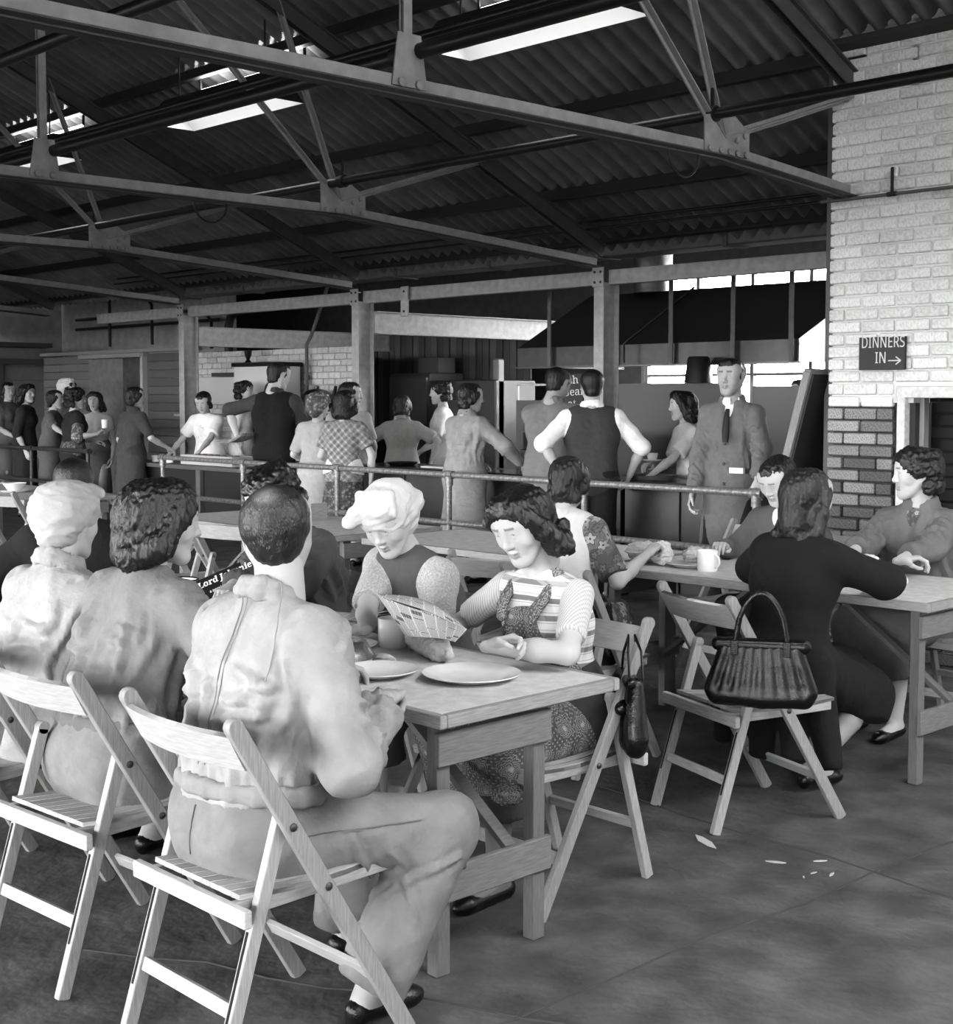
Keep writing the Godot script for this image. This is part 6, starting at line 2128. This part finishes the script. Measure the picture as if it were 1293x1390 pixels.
# ---------------------------------------------------------------- the people of the canteen
func cast() -> void:
	# --- at the front table
	person({"label": "balding man in pale denim overalls seated at the table corner, seen from behind", "male": true, "x": -2.88, "z": -1.96, "yaw": 1, "h": 1.80, "bulk": .95, "sit": true, "py": .525, "lean": 9, "hd": [48, 4, 4], "cell": .012, "skin": .32,
		"rh": V(-2.72, .81, -2.28), "re": V(.40, -.35, .8), "rp": "grip", "rd": V(-.6, -.02, -.8), "lh": V(-3.20, .80, -2.42), "ra": V(.21, .085, -.22), "la": V(-.16, .085, -.46), "rk": V(.42, .6, -1),
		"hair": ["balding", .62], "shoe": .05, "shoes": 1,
		"wear": [{"name": "overall_top", "c": .56, "m": "denim", "torso": 1, "boxy": .014, "folds": 3, "above": .07, "seams": [[[V(0, 1.10, .5), V(0, .70, .5)], V(0, 0, -1)], [[V(.020, 1.10, .5), V(.020, .70, .5)], V(0, 0, -1)], [[V(.33, 1.14, .3), V(.36, 1.05, .3), V(.34, .92, .3)], V(-.7, 0, -1)]], "slv": 1.80, "cuff": 1, "collar": 1, "t": .022, "amp": .012, "cell": .009, "st": V(1, .7, 1)}, {"name": "overall_trousers", "c": .45, "m": "denim", "torso": 1, "folds": 7, "below": .12, "legs": 1.97, "flare": .010, "t": .022, "amp": .012, "cell": .009, "st": V(.8, .8, .8), "seams": [[[V(.6, .52, .0), V(.6, .52, -.30)], V(-1, .05, 0)], [[V(0, .60, .5), V(0, .48, .5)], V(0, 0, -1)]]}, {"name": "waistband", "c": .50, "m": "denim", "band": .105, "t": .066, "amp": .004, "cell": .0105}]})
	person({"label": "woman with loose dark hair in a grey overall, second from the table corner", "x": -3.66, "z": -2.02, "yaw": 6, "h": 1.74, "sit": true, "lean": 14, "hd": [-28, 8, 0], "cell": .014, "skin": 0.37,
		"rh": V(-3.42, .80, -2.46), "lh": V(-3.85, .80, -2.48), "re": V(.9, -.5, .3), "hair": ["fluffy", .045],
		"wear": [{"name": "overall", "c": .45, "m": "denim", "torso": 1, "boxy": .016, "folds": 5, "slv": 1.55, "cuff": 1, "skirt": .32, "t": .022, "amp": .016, "cell": .0115}, {"name": "waistband", "c": .38, "m": "denim", "band": .10, "t": .066, "amp": .004, "cell": .0115}]})
	person({"label": "woman in a pale wound headscarf and pale overall at the left edge, seen from behind", "x": -4.24, "z": -2.06, "yaw": 12, "h": 1.63, "sit": true, "lean": 12, "hd": [8, 12, 6], "cell": .014, "skin": 0.37,
		"rh": V(-4.15, .80, -2.48), "lh": V(-4.55, .80, -2.48), "scarf": ["turban", .64],
		"wear": [{"name": "overall", "c": .60, "m": "denim", "torso": 1, "boxy": .014, "folds": 8, "slv": 1.75, "collar": 1, "skirt": .32, "t": .020, "amp": .015, "cell": .0115}]})
	person({"label": "smiling woman in a paisley apron reading a newspaper at the front table", "x": -3.14, "z": -3.42, "yaw": 180, "h": 1.66, "sit": true, "lean": 13, "hd": [6, 26, -8], "cell": .012, "skin": 0.40, "stock": .12,
		"lh": V(-3.05, .82, -2.99), "le": V(-1, -.35, .1), "lp": "hold", "ld": V(-.85, .20, .35), "lu": V(.3, .6, .8), "rh": V(-3.42, .83, -3.06), "re": V(.9, -.6, .3), "rp": "hold", "rd": V(-.1, .2, .9), "ru": V(-.6, .6, .2),
		"hair": ["bob", .055],
		"wear": [{"name": "jumper", "c": .80, "m": "stripe", "torso": 1, "t": .000, "amp": .003, "cell": .010}, {"name": "sleeve", "c": .78, "m": "knit", "only": "r", "slv": .74, "t": .006, "amp": .002, "cell": .009}, {"name": "sleeve", "c": .78, "m": "knit", "only": "l", "slv": .74, "t": .006, "amp": .002, "cell": .009}, {"name": "apron_bib", "c": .66, "m": "paisley", "torso": 1, "front": [.03, .075, .085], "t": .014, "amp": .002, "cell": .009}, {"name": "apron_strap", "c": .70, "m": "paisley", "straps": 1, "t": .0, "amp": .001, "cell": .008}, {"name": "skirt", "c": .20, "waist": 1, "skirt": .28, "t": .012, "amp": .008, "cell": .012}, {"name": "apron_skirt", "c": .66, "m": "paisley", "skirt": .34, "t": .020, "amp": .006, "cell": .012}]})
	person({"label": "woman in a white wound cap and dark waistcoat leaning over the front table", "x": -3.84, "z": -3.50, "yaw": 180, "h": 1.66, "sit": true, "lean": 20, "side": 0, "hd": [20, 32, -4], "cell": .013, "skin": 0.39,
		"rh": V(-3.66, .80, -2.98), "re": V(.6, -.8, -.3), "rp": "flat", "rd": V(.9, -.05, .35), "rs": .02, "lh": V(-3.72, .80, -3.05), "le": V(-.9, -.5, .2), "lp": "flat", "ld": V(-.6, -.05, .5),
		"scarf": ["cap", .78],
		"wear": [{"name": "blouse", "c": .82, "m": "lace", "torso": 1, "slv": .97, "t": .016, "amp": .005, "cell": .011}, {"name": "waistcoat", "c": .30, "torso": 1, "narrow": .50, "t": .022, "amp": .007, "cell": .012}, {"name": "skirt", "c": .22, "waist": 1, "skirt": .30, "t": .014}]})
	person({"label": "dark haired reader in a dark jacket hidden behind the balding man's head", "x": -4.66, "z": -3.55, "yaw": 180, "h": 1.72, "sit": true, "lean": 16, "hd": [-6, 34, 0], "cell": .016, "skin": 0.37,
		"rh": V(-4.40, .82, -2.86), "lh": V(-4.14, .82, -2.88), "lp": "hold", "rp": "hold", "hair": ["curls", .035],
		"wear": [{"name": "jacket", "c": .28, "torso": 1, "folds": 4, "slv": 1.85, "collar": 1, "t": .022, "amp": .011, "cell": .013}, {"name": "skirt", "c": .16, "waist": 1, "skirt": .3, "t": .014}]})
	person({"label": "man with slicked dark hair in a black suit, seen from behind past the headscarf", "male": true, "x": -5.55, "z": -2.92, "yaw": 74, "h": 1.66, "sit": true, "lean": 12, "hd": [-10, 14, 0], "cell": .016, "skin": 0.37,
		"lo": V(-.30, .66, -.34), "ro": V(.15, .64, -.32), "le": V(-.9, -.2, .2), "hair": ["slick", .04],
		"wear": [{"name": "suit_jacket", "c": .055, "torso": 1, "slv": 1.9, "collar": 1, "t": .022, "amp": .009, "cell": .013}, {"name": "trousers", "c": .05, "waist": 1, "legs": 1.95, "t": .016}]})
	# --- at the tables behind
	person({"label": "woman with dark waved hair in a white floral overall, her back to us", "x": -4.46, "z": -4.80, "yaw": 16, "h": 1.66, "sit": true, "lean": 12, "hd": [6, 10, 0], "cell": .014, "skin": 0.37,
		"rh": V(-4.18, .84, -5.14), "re": V(.5, -.9, .4), "rp": "grip", "lh": V(-4.72, .82, -5.3), "hair": ["short", .045],
		"wear": [{"name": "floral_dress", "c": .80, "m": "floral", "torso": 1, "slv": .88, "skirt": .32, "t": .016, "flare": .012, "amp": .006, "cell": .012}, {"name": "white_tabard", "c": .82, "torso": 1, "narrow": .62, "t": .024, "amp": .004, "cell": .013}]})
	person({"label": "woman in a long black coat with shoulder length hair, her back to us", "x": -3.12, "z": -4.72, "yaw": -8, "h": 1.64, "sit": true, "lean": 10, "hd": [-2, 6, 0], "cell": .014, "skin": 0.37, "stock": .26,
		"rh": V(-2.92, .84, -5.22), "re": V(1, -.25, .3), "rd": V(-.7, 0, -.6), "lh": V(-3.42, .84, -5.22), "le": V(-1, -.4, .3), "ra": V(.08, .10, -.08), "la": V(-.02, .10, -.20), "hair": ["long", .085],
		"wear": [{"name": "coat", "c": .035, "torso": 1, "slv": 1.9, "collar": 1, "skirt": .28, "drape": .16, "t": .024, "amp": .008, "cell": .012}]})
	person({"label": "woman with a dark fringe looking down, half hidden by the black coat", "x": -4.06, "z": -6.24, "yaw": 180, "h": 1.63, "sit": true, "lean": 12, "hd": [0, 30, 0], "cell": .016, "skin": 0.40,
		"lh": V(-3.75, .84, -5.76), "rh": V(-4.15, .84, -5.72), "hair": ["short", .05],
		"wear": [{"name": "blouse", "c": .80, "torso": 1, "slv": .6, "t": .008}, {"name": "jacket", "c": .33, "torso": 1, "vneck": .14, "slv": 1.8, "t": .015, "amp": .008}, {"name": "skirt", "c": .25, "waist": 1, "skirt": .3}]})
	person({"label": "woman in a grey overall looking away to the left, seated at the right edge", "x": -3.34, "z": -6.25, "yaw": 180, "h": 1.70, "sit": true, "lean": 4, "hd": [-44, 4, 0], "cell": .014, "skin": 0.44, "stock": .42,
		"rh": V(-3.40, .86, -5.66), "rp": "hold", "rd": V(.6, .1, .5), "lh": V(-3.16, .85, -5.68), "lp": "hold", "ld": V(-.75, .15, .45), "le": V(-1, -.6, .2), "hair": ["curls", .045], "hairs": 1.03,
		"wear": [{"name": "blouse", "c": .82, "m": "small floral", "torso": 1, "t": .008}, {"name": "overall", "c": .42, "m": "denim", "torso": 1, "slv": 1.72, "cuff": 1, "collar": 1, "folds": 6, "vneck": .12, "skirt": .30, "t": .019, "amp": .009, "cell": .0125}]})
	# --- standing at the counter
	person({"label": "tall man in a long grey work coat and tie, looking towards us", "male": true, "x": -5.78, "z": -8.06, "yaw": 200, "h": 1.82, "bulk": .86, "lean": 2, "hd": [-8, 2, 0], "cell": .016, "skin": 0.37,
		"lh": V(-5.36, .98, -7.78), "le": V(-1, -.1, -.1), "rh": V(-5.95, .80, -7.8), "hair": ["man", .05],
		"wear": [{"name": "shirt", "c": .92, "torso": 1, "collar": 1, "t": .004, "amp": .0, "cell": .014}, {"name": "work_coat", "c": .40, "torso": 1, "vneck": .16, "collar": 1, "folds": 9, "slv": 1.93, "skirt": .50, "w0": .165, "w1": .20, "t": .014, "amp": .006, "cell": .014}, {"name": "trousers", "c": .12, "legs": 1.97, "t": .014}]})
	person({"label": "man in a dark waistcoat with rolled white sleeves, hand on his hip", "male": true, "x": -7.08, "z": -8.04, "yaw": 44, "h": 1.76, "lean": 4, "hd": [2, 6, 0], "cell": .017, "skin": 0.35,
		"lo": V(-.25, 1.02, .16), "le": V(-1, 0, .25), "ro": V(.30, .98, -.12), "re": V(1, .1, .4), "hair": ["slick", .03],
		"wear": [{"name": "shirt", "c": .95, "torso": 1, "slv": 1.16, "collar": 1, "t": .014, "amp": .008, "cell": .015}, {"name": "waistcoat", "c": .22, "torso": 1, "narrow": .72, "t": .022, "amp": .003, "cell": .015}, {"name": "trousers", "c": .08, "waist": 1, "legs": 1.97, "t": .016}]})
	person({"label": "man in a long fawn work coat bending towards the counter", "male": true, "x": -7.62, "z": -8.14, "yaw": 22, "h": 1.80, "lean": 9, "hd": [-12, 22, 0], "cell": .018, "skin": 0.32,
		"rh": V(-7.36, 1.04, -8.54), "lh": V(-7.86, 1.04, -8.54), "hair": ["man", .07],
		"wear": [{"name": "work_coat", "c": .44, "torso": 1, "slv": 1.92, "collar": 1, "skirt": .48, "w0": .17, "w1": .215, "t": .016, "amp": .007, "cell": .016}, {"name": "trousers", "c": .12, "legs": 1.97, "t": .014}]})
	person({"label": "woman in a pale belted overall turning right at the counter", "x": -8.58, "z": -8.10, "yaw": 2, "h": 1.67, "lean": 4, "hd": [-28, 6, 0], "cell": .018, "skin": 0.32,
		"rh": V(-8.22, 1.02, -8.44), "re": V(1, -.3, .3), "lh": V(-8.78, 1.02, -8.46), "hair": ["short", .06],
		"wear": [{"name": "overall", "c": .56, "m": "denim", "torso": 1, "folds": 12, "slv": 1.9, "collar": 1, "skirt": .42, "w1": .23, "t": .018, "amp": .008, "cell": .016}, {"name": "belt", "c": .50, "waist": 1, "t": .022, "amp": .003}]})
	person({"label": "woman with dark curls in a woven pattern blouse and pale apron, from behind", "x": -10.18, "z": -8.05, "yaw": 34, "h": 1.60, "lean": 3, "hd": [-6, 4, 0], "cell": .019, "skin": 0.39,
		"ro": V(.26, .82, -.02), "re": V(1, -.3, .2), "lo": V(-.18, .95, -.25), "hair": ["fluffy", .03],
		"wear": [{"name": "blouse", "c": .64, "m": "check", "torso": 1, "slv": .72, "flare": .015, "t": .014, "amp": .005}, {"name": "skirt", "c": .62, "m": "small floral", "skirt": .36, "w1": .25, "pleat": 1, "t": .012}, {"name": "apron_band", "c": .86, "waist": 1, "t": .010}]})
	person({"label": "woman in a speckled headscarf and pale frock waiting behind the rail", "x": -10.68, "z": -8.12, "yaw": 30, "h": 1.58, "lean": 3, "hd": [-10, 4, 0], "cell": .020, "skin": 0.39,
		"scarf": ["snood", .72, "small floral"], "lo": V(-.2, .95, -.22), "ro": V(.2, .95, -.22),
		"wear": [{"name": "frock", "c": .64, "torso": 1, "slv": .9, "skirt": .36, "w1": .22, "t": .014, "amp": .007}, {"name": "apron_band", "c": .60, "waist": 1, "t": .016}]})
	person({"label": "woman turning her head quickly behind the speckled headscarf", "x": -10.72, "z": -8.55, "yaw": 60, "h": 1.70, "lean": 3, "hd": [-110, 6, 0], "cell": .022, "skin": 0.35, "hair": ["short", .04],
		"wear": [{"name": "blouse", "c": .66, "torso": 1, "slv": .8, "t": .012}, {"name": "skirt", "c": .3, "skirt": .36, "t": .012}]})
	person({"label": "tall man in a black waistcoat holding folded newspapers behind his back", "male": true, "x": -11.36, "z": -8.10, "yaw": 32, "h": 1.90, "lean": 4, "hd": [-34, 14, 0], "cell": .019, "skin": 0.39,
		"lh": V(-11.75, 1.20, -7.92), "le": V(-1, .35, -.1), "lp": "hold", "ld": V(.6, -.35, .5), "ro": V(.26, .98, -.20), "re": V(1, -.2, .3), "hair": ["man", .05],
		"wear": [{"name": "shirt", "c": .22, "torso": 1, "slv": 1.12, "collar": 1, "t": .012, "amp": .008, "cell": .016}, {"name": "waistcoat", "c": .045, "torso": 1, "narrow": .72, "t": .020, "cell": .016}, {"name": "trousers", "c": .05, "waist": 1, "legs": 1.97, "t": .02}]})
	# --- behind the counter
	person({"label": "serving woman with dark waved hair leaning her hand on the counter", "x": -6.92, "z": -9.12, "yaw": 146, "h": 1.60, "lean": 8, "hd": [-4, 4, 0], "cell": .017, "skin": 0.40,
		"lh": V(-6.98, .96, -8.62), "le": V(-.6, -.5, .3), "lp": "flat", "rh": V(-7.08, 1.05, -8.80), "hair": ["bob", .035],
		"wear": [{"name": "blouse", "c": .80, "torso": 1, "slv": .80, "flare": .02, "t": .014, "amp": .006}, {"name": "skirt", "c": .8, "skirt": .36, "t": .014}]})
	person({"label": "man's head and shoulders far back against the bright kitchen windows", "male": true, "x": -7.62, "z": -11.9, "yaw": 120, "h": 1.72, "hd": [0, 6, 0], "cell": .024, "skin": 0.35, "hair": ["man", .3],
		"wear": [{"name": "overall_coat", "c": .7, "torso": 1, "slv": 1.9, "skirt": .5, "t": .014}]})
	person({"label": "serving woman in white seen in profile in the dim kitchen", "x": -11.05, "z": -10.15, "yaw": 128, "h": 1.72, "lean": 4, "hd": [6, 2, 0], "cell": .020, "skin": 0.40,
		"lo": V(-.22, .98, -.28), "ro": V(.22, 1.0, -.30), "hair": ["curls", .04],
		"wear": [{"name": "overall", "c": .80, "torso": 1, "slv": .8, "skirt": .4, "t": .014}]})
	person({"label": "serving woman in a pale short sleeved overall with her back to the counter", "x": -10.82, "z": -9.32, "yaw": 44, "h": 1.57, "lean": 4, "hd": [-4, 4, 0], "cell": .019, "skin": 0.30,
		"lo": V(-.30, .92, -.02), "ro": V(.30, .92, -.02), "le": V(-1, 0, .2), "re": V(1, 0, .2), "hair": ["short", .05],
		"wear": [{"name": "overall", "c": .58, "torso": 1, "slv": .82, "flare": .02, "collar": 1, "skirt": .4, "t": .016, "amp": .006}]})
	person({"label": "dark haired serving woman in a white wrap overall looking down at the tea counter", "x": -14.10, "z": -9.12, "yaw": -150, "h": 1.63, "lean": 12, "hd": [6, 26, 0], "cell": .019, "skin": 0.37,
		"rh": V(-14.35, .92, -8.72), "lh": V(-13.75, .92, -8.72), "hair": ["short", .03],
		"wear": [{"name": "overall", "c": .90, "torso": 1, "slv": .75, "flare": .02, "skirt": .4, "t": .014, "amp": .006}, {"name": "wrap_front", "c": .86, "bib": 1, "t": .008}]})
	person({"label": "dark curly haired woman in profile behind the waistcoat man's arm", "x": -14.00, "z": -9.5, "yaw": -52, "h": 1.74, "lean": 3, "hd": [-6, 0, 0], "cell": .021, "skin": 0.39, "hair": ["curls", .03],
		"wear": [{"name": "overall", "c": .78, "torso": 1, "slv": .8, "skirt": .4, "t": .014}]})
	person({"label": "woman almost hidden behind the waistcoat man's shoulder", "x": -13.40, "z": -9.45, "yaw": -60, "h": 1.74, "lean": 6, "hd": [0, 20, 0], "cell": .022, "skin": 0.37, "hair": ["short", .05],
		"wear": [{"name": "overall", "c": .42, "torso": 1, "slv": .9, "skirt": .4, "t": .014}]})
	# --- the queue at the far left
	person({"label": "woman in a dark belted frock walking away at the right end of the queue", "x": -14.52, "z": -8.30, "yaw": 4, "h": 1.67, "lean": 5, "hd": [-24, 4, 0], "cell": .021, "skin": 0.33,
		"ro": V(.30, 1.0, -.30), "hair": ["short", .06],
		"wear": [{"name": "frock", "c": .24, "torso": 1, "slv": .9, "collar": 1, "skirt": .36, "w1": .24, "pleat": 1, "t": .014, "amp": .007}, {"name": "belt", "c": .2, "waist": 1, "t": .018}]})
	person({"label": "woman in a pale blouse facing us from the queue", "x": -15.92, "z": -8.62, "yaw": -138, "h": 1.61, "lean": 2, "hd": [0, 4, 0], "cell": .020, "skin": 0.35,
		"ro": V(.1, 1.12, -.28), "hair": ["bob", .05],
		"wear": [{"name": "blouse", "c": .70, "torso": 1, "slv": .5, "t": .012}, {"name": "skirt", "c": .36, "waist": 1, "skirt": .36, "t": .012}]})
	person({"label": "curly haired woman in a dark top with floral sleeves raising a cup", "x": -15.55, "z": -8.10, "yaw": -10, "h": 1.64, "lean": 3, "hd": [-24, 2, 0], "cell": .019, "skin": 0.37,
		"rh": V(-15.15, 1.15, -8.22), "re": V(.6, -.8, .2), "rp": "hold", "rd": V(-.1, .5, -.6), "lo": V(-.1, 1.05, -.28), "hair": ["curls", .025], "hairs": 1.12,
		"wear": [{"name": "floral_blouse", "c": .74, "m": "small floral", "torso": 1, "slv": 1.1, "flare": .02, "t": .012}, {"name": "dark_tabard", "c": .12, "torso": 1, "slv": .45, "t": .022}, {"name": "skirt", "c": .55, "m": "small floral", "waist": 1, "skirt": .36, "t": .014}]})
	person({"label": "woman in grey reaching forward across the queue", "x": -16.95, "z": -8.5, "yaw": -38, "h": 1.64, "lean": 6, "hd": [-10, 4, 0], "cell": .021, "skin": 0.37,
		"rh": V(-16.25, 1.10, -8.35), "re": V(.4, -.8, .3), "lh": V(-16.3, 1.12, -8.6), "hair": ["short", .03],
		"wear": [{"name": "frock", "c": .34, "torso": 1, "slv": .85, "skirt": .36, "t": .014}]})
	person({"label": "woman in a white turban behind the queue", "x": -18.0, "z": -9.25, "yaw": -56, "h": 1.80, "lean": 3, "hd": [0, 4, 0], "cell": .022, "skin": 0.37, "scarf": ["turban", .88], "hair": ["roll", .04],
		"wear": [{"name": "overall", "c": .45, "torso": 1, "slv": 1.6, "skirt": .36, "t": .014}]})
	person({"label": "woman with a pale coat over a dark frock, second from left in the queue", "x": -17.36, "z": -8.35, "yaw": -44, "h": 1.72, "lean": 3, "hd": [-28, 2, 0], "cell": .020, "skin": 0.39, "hair": ["bob", .025],
		"wear": [{"name": "frock", "c": .14, "torso": 1, "slv": 1.2, "skirt": .40, "t": .014}, {"name": "pale_coat_panel", "c": .58, "only": "l", "slv": 1.6, "t": .022}]})
	person({"label": "dark haired woman in a grey frock at the left end of the queue", "x": -18.95, "z": -8.85, "yaw": -70, "h": 1.76, "lean": 3, "hd": [-22, 2, 0], "cell": .020, "skin": 0.35, "hair": ["short", .03],
		"ro": V(.12, 1.02, -.28),
		"wear": [{"name": "frock", "c": .34, "torso": 1, "slv": .9, "skirt": .38, "t": .014}]})

func held_things() -> void:
	var p := thing("folded_papers", "folded newspapers held behind the waistcoat man's back", "newspaper", V(-11.62, 1.14, -7.80), 20)
	var g := []
	for j in 5:
		for i in 7:
			g.append(V((i / 6.0 - .5) * .34, .05 * pow(absf(i / 6.0 - .4) * 2.0, 2.0) * (1.0 if i > 3 else .2), (j / 4.0 - .5) * .24))
	for k in 3:
		var q := []
		for v in g: q.append(v + V(.01 * k, .012 * k * (1.0 + v.x), .004 * k))
		part(p, "page", MB.new().sheet(q, .003, 7, 5), print_mat())
	var c := thing("cup", "pale cup raised by the curly haired woman in the queue", "cup", V(-15.12, 1.22, -8.30))
	part(c, "cup", MB.new().lathe([Vector2(0, 0), Vector2(.035, .0), Vector2(.042, .10), Vector2(.045, .10), Vector2(.038, -.004)], Vector3.ZERO, 16), enamel(.85))
	# what lies in, on or over the clothes
	var tie: Dictionary = find_person("tall man in a long grey work coat")
	var o: Node3D = tie.node
	var t := MB.new()
	t.tube([V(.0, 1.512, -.128), V(0, 1.46, -.150), V(0, 1.36, -.172), V(0, 1.28, -.178)], [.014, .020, .026, .02], 8, true, .4, V(0, 0, 1))
	put(o, "tie", t.mesh(), surf(.04, .6))
	put(o, "pocket_papers", MB.new().box(V(-.085, 1.085, -.172), V(.115, .04, .03), Basis(V(0, 1, 0), -.3), .003).mesh(), paper_mat(.95))
	for y in [1.27, 1.13, .99]:
		put(o, "button", MB.new().lathe([Vector2(0, .006), Vector2(.010, .005), Vector2(.012, 0)], V(.01, y, -.178 + .02 * float(y > 1.2)), 10, Basis(V(1, 0, 0), V(0, 0, -1), V(0, 1, 0))).mesh(), surf(.05, .4))

func find_person(begins: String) -> Dictionary:
	for q in people:
		if (q.s.label as String).begins_with(begins): return q.s
	return {}
